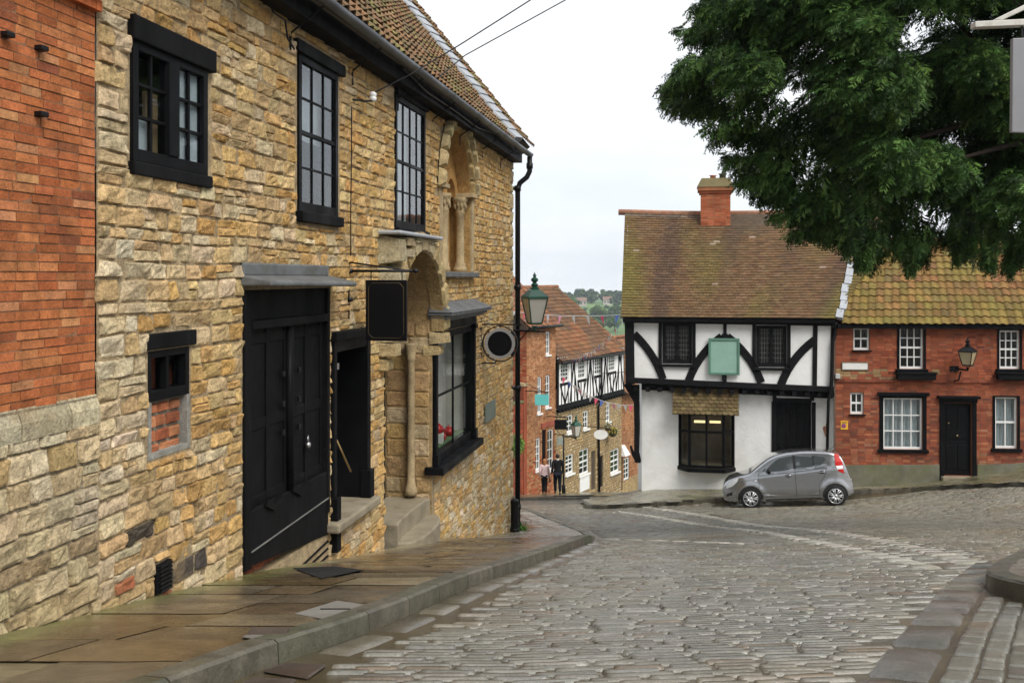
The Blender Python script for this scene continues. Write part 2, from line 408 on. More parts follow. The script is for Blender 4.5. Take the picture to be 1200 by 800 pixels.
# ---------------------------------------------------------------- kerbs and pavements
def along(pts):
    d = [0.0]
    for k in range(len(pts) - 1): d.append(d[-1] + (pts[k + 1] - pts[k]).length)
    return d
def at_len(pts, d, s):
    for k in range(len(pts) - 1):
        if s <= d[k + 1] or k == len(pts) - 2:
            t = (s - d[k]) / max(1e-6, d[k + 1] - d[k]); p = pts[k].lerp(pts[k + 1], t); q = (pts[k + 1] - pts[k]); q.z = 0; return p, q.normalized()
def line_map(pts, side):                      # (s along, r across, h up) on the ground
    d = along(pts)
    # smoothed tangents
    def mp(s, r, h):
        p, t = at_len(pts, d, clamp(s, 0.0, d[-1])); _, t0 = at_len(pts, d, clamp(s - .15, 0, d[-1])); _, t1 = at_len(pts, d, clamp(s + .15, 0, d[-1]))
        t = (t0 + t1).normalized(); n = Vector((-t.y, t.x, 0)) * side
        x, y = p.x + n.x * r, p.y + n.y * r
        return Vector((x, y, G(x, y) + h))
    return mp, d[-1]
KCOL = [(.088, .078, .054), (.10, .088, .06), (.075, .066, .046), (.115, .10, .07), (.082, .078, .05)]
def kerb(pts, side, hfun, width=.15, name='kerb', lo=.7, hi=1.15):
    mp, L = line_map(pts, side); mb = MB(); s = 0.0
    while s < L - .05:
        e = min(L, s + R.uniform(lo, hi)); c = vcol(R.choice(KCOL), .2)
        n = max(2, int((e - s) / .12)); g = .006; prof = [(-.012, -.06), (-.008, .35), (-.004, .86), (.018, 1.0), (width, 1.01), (width, -.06)]
        rows = []
        for k in range(n + 1):
            q = lerp(s + g, e - g, k / n); h = hfun(mp(q, 0, 0)); wob = .006 * nz(q * 3, 1.7)
            rows.append([mb.add(mp(q, r + wob, z * h if z > 0 else z), c) for r, z in prof])
        for k in range(n):
            for j in range(len(prof) - 1): mb.face(rows[k][j], rows[k + 1][j], rows[k + 1][j + 1], rows[k][j + 1])
        mb.face(*rows[0]); mb.face(*rows[-1][::-1]); s = e
    return tag(mb.build(name, M['kerb']), kind='structure')
KS = chaikin(KL2, 2)
kerb(KS, 1, lambda p: pave_h(p.y) + .008)

# slabs of the left pavement: rows across, from wall to kerb
mb = MB(); y = 3.0; PCOL = [(.105, .070, .034), (.125, .088, .048), (.085, .062, .036), (.145, .115, .072), (.12, .078, .036), (.10, .078, .052)]
def pmap(y, r, h):
    x0 = xw(y) - .05; x1 = xk(y) + -.145
    x = lerp(x0, x1, r); return Vector((x, y, G(x, y) + pave_h(y) + h))
def slabcol(c, p, r, y):
    # moss and pale silt lie along the foot of the wall
    dw = p.x - xw(y); n = nz(p.x * 3, p.y * 1.2, 2) * .25 + nz(p.x * 9, p.y * 7, 5) * .12
    g = clamp(1.0 - (dw + n - .10) / .34)
    mossy = (.17, .165, .065) if y < 10.5 else (.30, .25, .15)
    return tuple(lerp(c[k], mossy[k], g * .85) for k in range(3))
while y < 28:
    rowh = R.uniform(.38, .62) if y < 17 else R.uniform(.2, .34)
    wd = xk(y) - xw(y); parts = max(1, int(round(wd / R.uniform(.7, 1.0)))) if y < 17 else max(2, int(wd / .45))
    cuts = [0.0] + sorted((k + R.uniform(-.2, .2)) / parts for k in range(1, parts)) + [1.0]
    for a, b in zip(cuts[:-1], cuts[1:]):
        c = vcol(R.choice(PCOL) if y < 17.5 else R.choice([(.24, .22, .18), (.20, .185, .15), (.28, .25, .20)]), .2)
        nu, nv = 5, 7; tl = R.uniform(-.004, .004); ids = []
        gy_ = .008; gr = .008 / max(.3, wd)
        for j in range(nv + 1):
            for i in range(nu + 1):
                e = (i in (0, nu)) or (j in (0, nv))
                yy = lerp(y + gy_, y + rowh - gy_, i / nu); rr = lerp(a + gr, b - gr, j / nv)
                p = pmap(yy, rr, (-.012 if e else 0) + tl + .004 * nz(yy * 4, rr * 6))
                ids.append(mb.add(p, slabcol(c, p, rr, yy)))
        for j in range(nv):
            for i in range(nu):
                k = j * (nu + 1) + i; mb.face(ids[k], ids[k + 1], ids[k + nu + 2], ids[k + nu + 1])
    y += rowh
# bedding under the slabs
y = 2.0
while y < 28:
    a0, a1 = pmap(y, 0, -.02), pmap(y, 1, -.02); b0, b1 = pmap(y + .5, 0, -.02), pmap(y + .5, 1, -.02)
    mb.quad(a0, b0, b1, a1, (.045, .036, .022)); y += .5
tag(mb.build('pavement', M['paving'], smooth_=True), kind='structure')

# pavement in front of the houses on the right
K2 = [gp(*p) for p in ((700, 585), (686, 589), (682.5, 593.5), (694, 596.5), (722, 595.5), (760, 593.5), (800, 590.5), (850, 586.5), (930, 582.5), (1000, 577.5), (1100, 573), (1200, 569.5))]
K2 = [Vector((4.2, 36.5, 0)), Vector((2.9, 33.2, 0))] + K2
d0 = (K2[-1] - K2[-2]).normalized(); K2.append(K2[-1] + d0 * 3.5)
K2 = [Vector((p.x, p.y, G(p.x, p.y))) for p in K2]
print('K2', [tuple(round(c, 2) for c in p) for p in K2])
K2S = chaikin(K2, 2)
kerb(K2S, 1, lambda p: .12)
def back2(x):
    return lerp(30.5, 29.4, (x - 3.4) / 6.1) + .5 if x < 9.5 else 29.4 - (x - 9.5) * .07 + .15
PAV2 = [(p.x, p.y) for p in K2S] + [(16.5, 29.2), (9.5, 29.9), (4.6, 31.0), (4.9, 36.5)]
mb = MB(); st = .3
PC2 = [(.145, .13, .075), (.17, .15, .09), (.12, .115, .06), (.19, .17, .11)]
jx = 0
for i in range(int((17 - 1.5) / .42)):
    x0 = 1.5 + i * .42; x1 = x0 + .42
    for j in range(int((37 - 24) / .42)):
        y0 = 24 + j * .42 + (.2 if i % 2 else 0); y1 = y0 + .42
        if not inside(PAV2, (x0 + x1) / 2, (y0 + y1) / 2): continue
        cs = [(x0, y0), (x1, y0), (x1, y1), (x0, y1)]; c = vcol(R.choice(PC2), .2)
        mb.quad(*[(x, y, G(x, y) + .123) for x, y in cs], c)
tag(mb.build('pavement', M['paving']), kind='structure')

# pavement at the foot of the houses down the hill
fy = gp(604, 586).y; print('far kerb y', fy)
K3 = [gp(560, 587), gp(604, 586.3), gp(650, 586), gp(700, 585.5), gp(735, 585)]
K3 = [Vector((-9, K3[0].y, G(-9, K3[0].y)))] + K3 + [Vector((9, K3[-1].y + 3.5, G(9, K3[-1].y + 3.5)))]
kerb(K3, 1, lambda p: .13)
mb = MB()
for i in range(44):
    for j in range(30):
        x0 = -9 + i * .45; y0 = fy - .6 + j * .45
        yk = None
        for k in range(len(K3) - 1):
            if K3[k].x <= x0 <= K3[k + 1].x: yk = lerp(K3[k].y, K3[k + 1].y, (x0 - K3[k].x) / (K3[k + 1].x - K3[k].x))
        if yk is None or y0 < yk + .1: continue
        cs = [(x0, y0), (x0 + .45, y0), (x0 + .45, y0 + .45), (x0, y0 + .45)]
        mb.quad(*[(x, y, G(x, y) + .131) for x, y in cs], vcol(R.choice(PC2), .2))
tag(mb.build('pavement', M['paving']), kind='structure')

# rounded corner of the pavement on the right
K4 = [gp(*p) for p in ((1330, 730), (1260, 718), (1200, 703), (1170, 696), (1156.5, 690), (1155.5, 684), (1163, 677), (1180, 667), (1200, 658), (1260, 640), (1330, 622))]
K4S = chaikin(K4, 2)
kerb(K4S[::-1], 1, lambda p: .13, width=.16)
mb = MB(); PAV4 = [(p.x, p.y) for p in K4S]
xs0 = min(p[0] for p in PAV4); ys0 = min(p[1] for p in PAV4); ys1 = max(p[1] for p in PAV4)
PAV4 += [(13, ys1), (13, ys0)]
for i in range(60):
    for j in range(60):
        x0 = xs0 + .02 + i * .14; y0 = ys0 + j * .14
        if not (inside(PAV4, x0, y0) and inside(PAV4, x0 + .14, y0) and inside(PAV4, x0 + .14, y0 + .14) and inside(PAV4, x0, y0 + .14)): continue
        mb.quad(*[(x, y, G(x, y) + .129) for x, y in ((x0, y0), (x0 + .14, y0), (x0 + .14, y0 + .14), (x0, y0 + .14))], vcol((.13, .12, .095), .06))
tag(mb.build('pavement', M['paving']), kind='structure')

# ---------------------------------------------------------------- setts
BAND = [[gp(*p) for p in q] for q in (
    ((742, 591), (770, 595.5), (850, 607), (950, 620), (1050, 636), (1100, 648), (1140, 660)),
    ((728, 599.5), (760, 603.5), (835, 615), (920, 628), (1010, 644), (1090, 666)),
    ((702, 631), (740, 632.5), (800, 634), (870, 637)))]
TRK = [gp(*p) for p in ((1010, 830), (1046, 800), (1072, 760), (1095, 728), (1118, 700), (1135, 680), (1160, 660))]
TRK = [TRK[0] - (TRK[1] - TRK[0]) * 2] + TRK
CH = chaikin([p for p in KL if p.y < YT + .01], 2)
def dist_line(pts, x, y):
    b = 1e9
    for k in range(len(pts) - 1):
        ax, ay, bx, by = pts[k].x, pts[k].y, pts[k + 1].x, pts[k + 1].y
        dx, dy = bx - ax, by - ay; t = clamp(((x - ax) * dx + (y - ay) * dy) / (dx * dx + dy * dy))
        b = min(b, math.hypot(ax + dx * t - x, ay + dy * t - y))
    return b
def xy(p): return p
BW = [.34, .30, .16]
mb = MB()
SCOL = [(6, (.150, .143, .118)), (4, (.175, .168, .142)), (3, (.128, .12, .096)), (.6, (.14, .108, .072))]
FCOL = [(5, (.175, .16, .118)), (3, (.20, .182, .138)), (3, (.148, .134, .098)), (.5, (.16, .12, .08))]
NEARP = [(p.x, p.y) for p in KL2]
def gmap(x, y, h): return Vector((x, y, G(x, y) + h))
DRAIN = [[(q.x, q.y) for q in (gp(*p) for p in P_)] for P_ in (((274, 803), (296, 791), (349, 793), (330, 812)), ((306, 785), (332, 774), (384, 776), (362, 794)))]
def free(x, y, m=.0):
    if m > -.1 and y < 7 and any(inside(D_, x, y) for D_ in DRAIN): return False
    if y < 28 and x < xk(y) + (.30 if y < YT - .3 else .04) + m: return False
    if x > 1.2 and y > 24 and inside(PAV2, x, y): return False
    if y > ys0 - .2 and y < ys1 + .2 and x > xs0 - .2 and (inside(PAV4, x, y)): return False
    return True
y = 3.4; ns = 0
while y < 43.6:
    p = .078 if y < 9 else .088 if y < 16 else .11 if y < 28 else .15
    x = -6.5 if y > 24 else -3.2
    xmax = .53 * y + 1.8 if y < 28 else 5.5
    x += R.uniform(0, .2); row_h = R.uniform(-.0012, .0012); pw = p * R.uniform(.84, .90)
    while x < xmax:
        l = R.uniform(.2, .42) if y < 16 else R.uniform(.2, .42)
        cx, cy = x + l / 2, y + p / 2 + .018 * nz(x * .22, y * .2)
        ok = free(cx, cy) and free(x, cy) and free(x + l, cy)
        if ok and y > 40 and cy > fy - .15: ok = cy < fy - .02
        if ok and (cx / cy * F + 600 > 1340 or cx / cy * F + 600 < -150): ok = False
        side = 1
        if ok and cy < TRK[-1].y:
            tx = poly_x(TRK, cy)
            if cx > tx - .19 and cx - l / 2 < tx + 6: ok = cx + l / 2 < tx - .17 and ok
        if ok and cy > 6:
            for q, w_ in zip(BAND, BW):
                if dist_line(q, cx, cy) < w_ / 2 + .05: ok = False; break
        if ok:
            pal = SCOL
            # beyond the pale bands the setts are smaller and browner
            if dist_line(BAND[0], cx, cy) < 40 and cy > poly_x([Vector((p_.y, p_.x, 0)) for p_ in BAND[0]], cx) - .05 and cx > BAND[0][0].x - .3 or cy > 27: pal = FCOL
            c = vcol(pick(pal), .15, .03)
            big = nz(cx * .55, cy * .55, 11); br_ = clamp(nz(cx * .45, cy * .8, 21) * 1.6 + .05 + nz(cx * 2, cy * 3, 5) * .5)
            c = tuple(k * (1 + .16 * big) for k in c); c = tuple(lerp(c[i], (.165, .125, .072)[i], br_ * .55) for i in range(3))
            nu, nv, h = (6, 4, .006) if y < 8.5 else (5, 4, .006) if y < 16 else (4, 3, .006) if y < 27 else (1, 1, .006)
            tl = .002
            dd = row_h + R.uniform(-.0012, .0012) - (.012 if R.random() < .02 else 0)
            stone(mb, lambda a, b, h_: gmap(a, b, h_ + dd), x + .004, x + l - .004, cy - pw / 2, cy + pw / 2, nu, nv, h, c, rough=.5, jit=.05, base=-.026, pw=12, tilt=tl, tight=.38)
            ns += 1
        x += l
    y += p
print('setts', ns)
def band(mb, pts, width, lo, hi, cols, h=.012, r0=None):
    mp, L = line_map(chaikin(pts, 2), 1); s = 0.0
    r0 = -width / 2 if r0 is None else r0
    while s < L - .1:
        e = min(L, s + R.uniform(lo, hi)); pm_ = mp((s + e) / 2, r0 + width / 2, 0)
        if pm_.y < 7 and any(inside(D_, *q_) for D_ in DRAIN for q_ in [mp(lerp(s, e, f_), r0 + width * g_, 0)[:2] for f_ in (0, .25, .5, .75, 1) for g_ in (.1, .5, .9)]): s = e; continue
        stone(mb, mp, s + .008, e - .008, r0, r0 + width, 4, 4, h, vcol(R.choice(cols), .18), rough=.12, jit=.02, base=-.03, pw=8, tilt=.006); s = e
for q, w_ in zip(BAND, BW): band(mb, q, w_, .25, .6, [(.35, .325, .27), (.39, .36, .30), (.31, .285, .235)])
band(mb, TRK, .34, .45, .85, [(.13, .122, .105), (.15, .14, .12), (.17, .155, .125), (.11, .105, .09)], .016)
# channel of flat stones at the foot of the kerb
band(mb, CH, .27, .5, .95, [(.115, .10, .07), (.10, .082, .055), (.13, .115, .085)], .006, r0=-.29)
# the setts to the right of the wheel track run along the street
mp, L = line_map(chaikin([Vector((p.x, p.y, 0)) for p in TRK], 2), -1)
r = .19
while r < 5.2:
    w_ = R.uniform(.115, .15); s = R.uniform(0, .2)
    while s < L - .1:
        l = R.uniform(.2, .38); pc = mp(s + l / 2, r + w_ / 2, 0)
        if free(pc.x, pc.y, 0) and dist_line(K4S, pc.x, pc.y) > .12 and pc.x / pc.y < .62 and pc.y > 3.2:
            dd = R.uniform(-.002, .002)
            stone(mb, lambda a, b, h_: mp(a, b, h_ + dd), s + .004, s + l - .004, r + .004, r + w_ - .004, 6, 5, .007, vcol(pick(SCOL), .14, .03), rough=.6, jit=.05, base=-.022, pw=12, tilt=.003, tight=.38)
        s += l
    r += w_
# joint filling: earth and moss just under the setts
y = 2.4
while y < 44:
    x = -7.0 if y > 23 else -3.5
    while x < .56 * y + 3 and x < 17:
        s_ = .3; cs = [(x, y), (x + s_, y), (x + s_, y + s_), (x, y + s_)]
        if free(x + s_ / 2, y + s_ / 2, -.5):
            for a, b in cs:
                n = nz(a * 1.3, b * 1.3, 3)
                mb.add((a, b, G(a, b) - .010), (lerp(.035, .10, clamp(.5 + n)), lerp(.029, .075, clamp(.5 + n)), lerp(.017, .04, clamp(.5 + n))))
            k = len(mb.v); mb.face(k - 4, k - 3, k - 2, k - 1)
        x += s_
    y += .3
tag(mb.build('road', M['sett'], smooth_=True, fix=False), kind='structure')
# ---------------------------------------------------------------- masonry on a facade
def backing(mb, fc, us, vs, holes, w, col):
    us = sorted(set([us[0], us[1]] + [clamp(h[k], *us) for h in holes for k in (0, 1)])); vs = sorted(set([vs[0], vs[1]] + [clamp(h[k], *vs) for h in holes for k in (2, 3)]))
    for a, b in zip(us[:-1], us[1:]):
        if b - a < 1e-4: continue
        for c, d in zip(vs[:-1], vs[1:]):
            if d - c < 1e-4: continue
            m, n = (a + b) / 2, (c + d) / 2
            if any(h[0] < m < h[1] and h[2] < n < h[3] for h in holes): continue
            mb.quad(fc.pt(a, c, w), fc.pt(b, c, w), fc.pt(b, d, w), fc.pt(a, d, w), col)
def reveal(mb, fc, h, d, w, col):
    u0, u1, v0, v1 = h
    for a, b, c, e in ((u0, v0, u0, v1), (u1, v1, u1, v0), (u0, v1, u1, v1), (u1, v0, u0, v0)):
        mb.quad(fc.pt(a, b, w), fc.pt(c, e, w), fc.pt(c, e, w - d), fc.pt(a, b, w - d), col)
def masonry(mb, fc, u0, u1, vb, vt, holes, hr, lr, palf, h, nu, nv, rough, gap, jit, w=0.0, wav=0.0, pw=4, tilt=0.0, base=-.02, tight=.6):
    """Courses of stones between vb(u) and vt, clear of the holes."""
    lo = min(vb(u0), vb(u1), vb((u0 + u1) / 2)) if callable(vb) else vb
    v = lo - R.uniform(0, .05); n = 0
    ph = R.uniform(0, 100)
    while v < vt - .02:
        ch = min(R.uniform(*hr), vt - v)
        if vt - v - ch < hr[0] * .5: ch = vt - v
        u = u0 - R.uniform(0, lr[0]) * .0
        cuts = sorted([(max(a, u0), min(b, u1)) for a, b, c, d in holes if min(d, v + ch) - max(c, v) > ch * .35 and b > u0 and a < u1])
        free_ = []; q = u0
        for a, b in cuts:
            if a > q: free_.append((q, a))
            q = max(q, b)
        if q < u1: free_.append((q, u1))
        segs = [(a, b, v, v + ch) for a, b in free_]
        for a, b, c, d in holes:
            if min(d, v + ch) - max(c, v) > ch * .35 and b > u0 and a < u1:
                if c - v > .035: segs.append((max(a, u0), min(b, u1), v, c))
                if v + ch - d > .035: segs.append((max(a, u0), min(b, u1), d, v + ch))
        for a, b, sv0, sv1 in segs:
            x = a
            while x < b - .01:
                l = R.uniform(*lr)

                if b - x - l < lr[0] * .6: l = b - x
                if l > lr[1] * 1.25: l /= 2
                m = x + l / 2
                v0_, v1_ = sv0, sv1
                if sv1 - sv0 < ch and any(ha < m < hb and min(hd, sv1) - max(hc, sv0) > .02 for ha, hb, hc, hd in holes): x += l; continue
                for ha, hb, hc, hd in holes:                      # trim to a hole that cuts only a little off
                    if ha < m < hb:
                        if v0_ < hd < v1_ and hc < v0_: v0_ = hd
                        if v0_ < hc < v1_ and hd > v1_: v1_ = hc
                if v1_ > (vb(m) if callable(vb) else vb) - .02 and v1_ - v0_ > .02:
                    a1, a2 = nz(x * .6, v * .8, ph) * wav, nz((x + l) * .6, v * .8, ph) * wav
                    wv = wav
                    def mp(uu, vv, ww): 
                        return fc.pt(uu, vv + wv * nz(uu * .6, vv * .8, ph), w + ww)
                    a_ = nu(fc, m) if callable(nu) else nu; b_ = nv(fc, m) if callable(nv) else nv
                    # a tall course sometimes holds two thin stones
                    if hr[1] > .15 and v1_ - v0_ > hr[1] * .75 and R.random() < .22:
                        vm = lerp(v0_, v1_, R.uniform(.4, .6))
                        stone(mb, mp, x + gap, x + l - gap, v0_ + gap, vm - gap * .6, a_, b_, h * R.uniform(.6, 1.1), palf(m, v), rough, jit, base=base, pw=pw, tilt=tilt, tight=tight)
                        stone(mb, mp, x + gap, x + l - gap, vm + gap * .6, v1_ - gap, a_, b_, h * R.uniform(.6, 1.1), palf(m, v), rough, jit, base=base, pw=pw, tilt=tilt, tight=tight)
                    else:
                        stone(mb, mp, x + gap, x + l - gap, v0_ + gap, v1_ - gap, a_, b_, h * R.uniform(.65, 1.2), palf(m, v), rough, jit, base=base, pw=pw, tilt=tilt, tight=tight)
                    n += 1
                x += l
        v += ch
    return n
def voussoirs(mb, fc, uc, vs, r0, r1, n, w0, h, colf, a0=0.0, a1=math.pi, rough=.15, nn=4):
    def mp(a, r, w): return fc.pt(uc + math.cos(a) * r, vs + math.sin(a) * r, w0 + w)
    for k in range(n):
        a, b = lerp(a0, a1, k / n), lerp(a0, a1, (k + 1) / n); g = .006 / r0
        stone(mb, mp, a + g, b - g, r0, r1, nn, nn, h, colf(), rough=rough, jit=.01, pw=8)
def arch_fill(mb, fc, u0, u1, vs, vt, w, col, n=16):     # wall between a round arch and the rectangle around it
    uc, r = (u0 + u1) / 2, (u1 - u0) / 2
    P = [(uc - r * math.cos(math.pi * k / n), vs + r * math.sin(math.pi * k / n)) for k in range(n + 1)]
    for k in range(n): mb.quad(fc.pt(*P[k], w), fc.pt(*P[k + 1], w), fc.pt(P[k + 1][0], vt, w), fc.pt(P[k][0], vt, w), col)
    return P
def soffit(mb, fc, P, w0, w1, col):
    for k in range(len(P) - 1): mb.quad(fc.pt(*P[k], w0), fc.pt(*P[k + 1], w0), fc.pt(*P[k + 1], w1), fc.pt(*P[k], w1), col)

# ---------------------------------------------------------------- windows and doors
def interior(fc, parent, h, w, d, m=None, e=.25):
    u0, u1, v0, v1 = h; mb = MB()
    for q in ((u0 - e, v0 - e, u0 - e, v1 + e), (u1 + e, v1 + e, u1 + e, v0 - e), (u0 - e, v1 + e, u1 + e, v1 + e), (u1 + e, v0 - e, u0 - e, v0 - e)):
        mb.quad(fc.pt(q[0], q[1], w), fc.pt(q[2], q[3], w), fc.pt(q[2], q[3], w - d), fc.pt(q[0], q[1], w - d))
    mb.quad(fc.pt(u0 - e, v0 - e, w - d), fc.pt(u1 + e, v0 - e, w - d), fc.pt(u1 + e, v1 + e, w - d), fc.pt(u0 - e, v1 + e, w - d))
    mb.build('interior', m or M['dark'], parent)
def curtain(fc, parent, u0, u1, v0, v1, w, folds=7, name='curtain', m=None, amp=.025):
    mb = MB(); n = folds * 6; top = []; bot = []
    for k in range(n + 1):
        a = k / n; u = lerp(u0, u1, a); ww = w + amp * math.sin(a * folds * 2 * math.pi + nz(a * 5, u0)) 
        top.append(mb.add(fc.pt(u, v1, ww * 1))); bot.append(mb.add(fc.pt(u + .01 * nz(a * 9, 2), v0, w + 1.4 * (ww - w))))
    for k in range(n): mb.face(bot[k], bot[k + 1], top[k + 1], top[k])
    mb.build(name, m or M['net'], parent, smooth_=True)
def window(fc, root, h, cols, rows, w=-.09, fw=.05, bar=.022, dep=.06, m='white', split=False, name='window', gl='glass', mull=None, room='dark', rd=.7, bev=.004, label=None, interior_=True, ie=.25, pd=None):
    """frame > pane, interior; bars belong to the frame mesh, a meeting rail when split"""
    u0, u1, v0, v1 = h; mb = MB()
    mb.fbox(fc, u0, u0 + fw, v0, v1, w - dep, w); mb.fbox(fc, u1 - fw, u1, v0, v1, w - dep, w)
    mb.fbox(fc, u0 + fw, u1 - fw, v1 - fw, v1, w - dep, w - .001); mb.fbox(fc, u0 + fw, u1 - fw, v0, v0 + fw * 1.3, w - dep, w - .001)
    a0, a1, b0, b1 = u0 + fw, u1 - fw, v0 + fw * 1.3, v1 - fw
    pd = dep * .6 if pd is None else pd; bd0, bd1 = (w - dep + .015, w - .012) if pd >= dep * .55 else (w - pd - .02, w - pd + .012)
    lights = [(a0, a1)]
    if mull:
        c = (a0 + a1) / 2; mb.fbox(fc, c - mull / 2, c + mull / 2, b0, b1, w - dep, w + .012); lights = [(a0, c - mull / 2), (c + mull / 2, a1)]
    for x0, x1 in lights:
        for k in range(1, cols):
            x = lerp(x0, x1, k / cols); mb.fbox(fc, x - bar / 2, x + bar / 2, b0, b1, bd0, bd1)
    for k in range(1, rows):
        y = lerp(b0, b1, k / rows); t = bar * (1.9 if split and k == rows // 2 else 1)
        mb.fbox(fc, a0, a1, y - t / 2, y + t / 2, bd0 - .003, bd1 + (.006 if t > bar else -.0025))
    o = mb.build(name, M[m] if isinstance(m, str) else m, root, bevel=bev, segs=1)
    if label: o['label'] = label
    mb = MB(); mb.fbox(fc, a0, a1, b0, b1, w - pd - .004, w - pd); mb.build('pane', M[gl], o)
    if interior_: interior(fc, o, h, w - dep, rd, M[room], ie)
    return o
def slab(fc, parent, name, u0, u1, v0, v1, w0, w1, m, bev=.008, wob=0.0):
    mb = MB(); mb.fbox(fc, u0, u1, v0, v1, w0, w1); return mb.build(name, M[m], parent, bevel=bev)

# ================================================================ stone house on the left
SH = thing('stone_house', 'honey coloured rubble stone house with black doors and windows beside the sloping pavement', 'house', LF.pt(LF.u(113), -2.4, 0))
UQ = LF.u(113); UE = LF.u(600); EV = 3.0
def vg(u):
    p = LF.pt(u, 0); return G(p.x, p.y) + pave_h(p.y)
hw1 = LF.rect(152, 45, 188, 240); hw2 = LF.rect(348, 62, 247, 394); hw3 = LF.rect(462, 110, 266, 497)
hbig = LF.rect(284, 340, 690, 384); hsmall = LF.rect(387, 400, 612, 431); hblk = LF.rect(173, 412, 540, 222)
hshop = LF.rect(507, 391, 546, 553)
ua0, ua1 = LF.u(450), LF.u(506); uac = (ua0 + ua1) / 2; ra = (ua1 - ua0) / 2; vas = LF.v(506, 388)
un0, un1 = LF.u(517), LF.u(551); unc = (un0 + un1) / 2; rn = (un1 - un0) / 2; vns = LF.v(534, 226); vnb = LF.v(517, 318)
hdoorway = (ua0, ua1, -8, vas + ra); hniche = (un0, un1, vnb, vns + rn)
def arch_rects(u0, u1, vs, vb, ring):
    uc, r = (u0 + u1) / 2, (u1 - u0) / 2 + ring; out = [(u0, u1, vb, vs)]
    for k in range(8):
        a, b = k / 8 * r, (k + 1) / 8 * r; hw_ = math.sqrt(max(0, r * r - ((a + b) / 2) ** 2)); out.append((uc - hw_, uc + hw_, vs + a, vs + b))
    return out
hvent = 0
holes_b = [hw1, hw2, hw3, hbig, hsmall, hblk, hshop, hdoorway, hniche]
MORT = (.36, .275, .165)
wall = MB(MORT)
backing(wall, LF, (UQ, UE), (-9, EV + .1), holes_b, 0.0, MORT)
for hh, d in ((hw1, .16), (hw2, .16), (hw3, .16), (hbig, .2), (hsmall, .55), (hblk, .14), (hshop, .18)): reveal(wall, LF, hh, d, 0.0, MORT)
Pd = arch_fill(wall, LF, ua0, ua1, vas, vas + ra, 0, MORT); soffit(wall, LF, Pd, 0, -.75, (.36, .24, .11))
Pn = arch_fill(wall, LF, un0, un1, vns, vns + rn, 0, MORT); soffit(wall, LF, Pn, 0, -.42, (.40, .24, .09))
for uu in (ua0, ua1): wall.quad(LF.pt(uu, -9, 0), LF.pt(uu, vas, 0), LF.pt(uu, vas, -.75), LF.pt(uu, -9, -.75), (.36, .25, .12))
for uu in (un0, un1): wall.quad(LF.pt(uu, vnb, 0), LF.pt(uu, vns, 0), LF.pt(uu, vns, -.42), LF.pt(uu, vnb, -.42), (.42, .26, .10))
wall.quad(LF.pt(un0, vnb, 0), LF.pt(un1, vnb, 0), LF.pt(un1, vnb, -.42), LF.pt(un0, vnb, -.42), MORT)
# gable and back so that the house is solid
DEP = 7.0
wall.quad(LF.pt(UE, -9, 0), LF.pt(UE, -9, -DEP), LF.pt(UE, EV, -DEP), LF.pt(UE, EV, 0), MORT)
wall.quad(LF.pt(UE, EV, 0), LF.pt(UE, EV, -DEP), LF.pt(UE, EV + 3.6 * 1.235, -3.5), LF.pt(UE, EV + .1, 0), MORT)
wall.quad(LF.pt(UQ, -9, -DEP), LF.pt(UE, -9, -DEP), LF.pt(UE, EV, -DEP), LF.pt(UQ, EV, -DEP), MORT)
def spal(u, v):
    up = smooth(-1.8, .6, v); rt = smooth(9.5, 13.5, u); n = .5 + .9 * nz(u * .45, v * .6, 31) + .5 * nz(u * 1.7, v * 1.9, 12)
    ochre = [(.52, .318, .112), (.56, .36, .145), (.47, .272, .09), (.57, .405, .19)]
    grey = [(.48, .332, .165), (.53, .382, .20), (.43, .292, .14), (.56, .432, .255)]
    pale = [(.57, .455, .285), (.62, .515, .355), (.52, .395, .23), (.50, .345, .17)]
    t = R.random(); k = clamp(.42 + .3 * rt + .5 * (n - .5) + .22 * up * rt)
    if u < UQ + .48: c = R.choice(pale)
    elif v < vg(u) + 1.5 and u > 15: c = R.choice(pale + ochre[:2])
    elif t < k: c = R.choice(ochre)
    else: c = R.choice(grey + pale[:1])
    if u < LF.u(283) and v < vg(u) + .5 and abs(u - LF.u(200)) < .75 and R.random() < .13: c = R.choice([(.33, .10, .045), (.26, .08, .04), (.05, .04, .035)])
    c = tuple(.94 * c[i] + .06 * (.50, .42, .285)[i] for i in range(3)); return vcol(c, .14, .045)
holes_m = [LF.rect(150, 18, 192, 247), (hw2[0] - .06, hw2[1] + .1, hw2[2] - .14, hw2[3] + .18), (hw3[0] - .03, hw3[1] + .08, hw3[2] - .14, hw3[3] + .14),
           (hbig[0] - .02, hbig[1] + .02, -9, LF.v(284, 312)), (hsmall[0] - .02, hsmall[1] + .03, vg(hsmall[0]) + .34, hsmall[3] + .1), (hblk[0] - .02, hblk[1] + .02, hblk[2] - .02, hblk[3] + .16),
           (hshop[0] - .03, hshop[1] + .06, hshop[2] - .12, hshop[3] + .28)] + arch_rects(ua0, ua1, vas, -9, .34) + arch_rects(un0 , un1, vns, vnb - .06, .3)
holes_m.append(LF.rect(179, 661, 699, 198))
holes_m[7] = (ua0 - .0, ua1 + .16, -9, vas)
nst = masonry(wall, LF, UQ + .008, UE - .30, vg, EV + .1, holes_m, (.085, .165), (.14, .39), spal, .021, lambda f, u: 9 if u < 11 else 7 if u < 17 else 5, lambda f, u: 8 if u < 11 else 6 if u < 17 else 5, 1.15, .0055, .07, wav=.028, pw=10, tilt=.022, base=-.008, tight=.42)
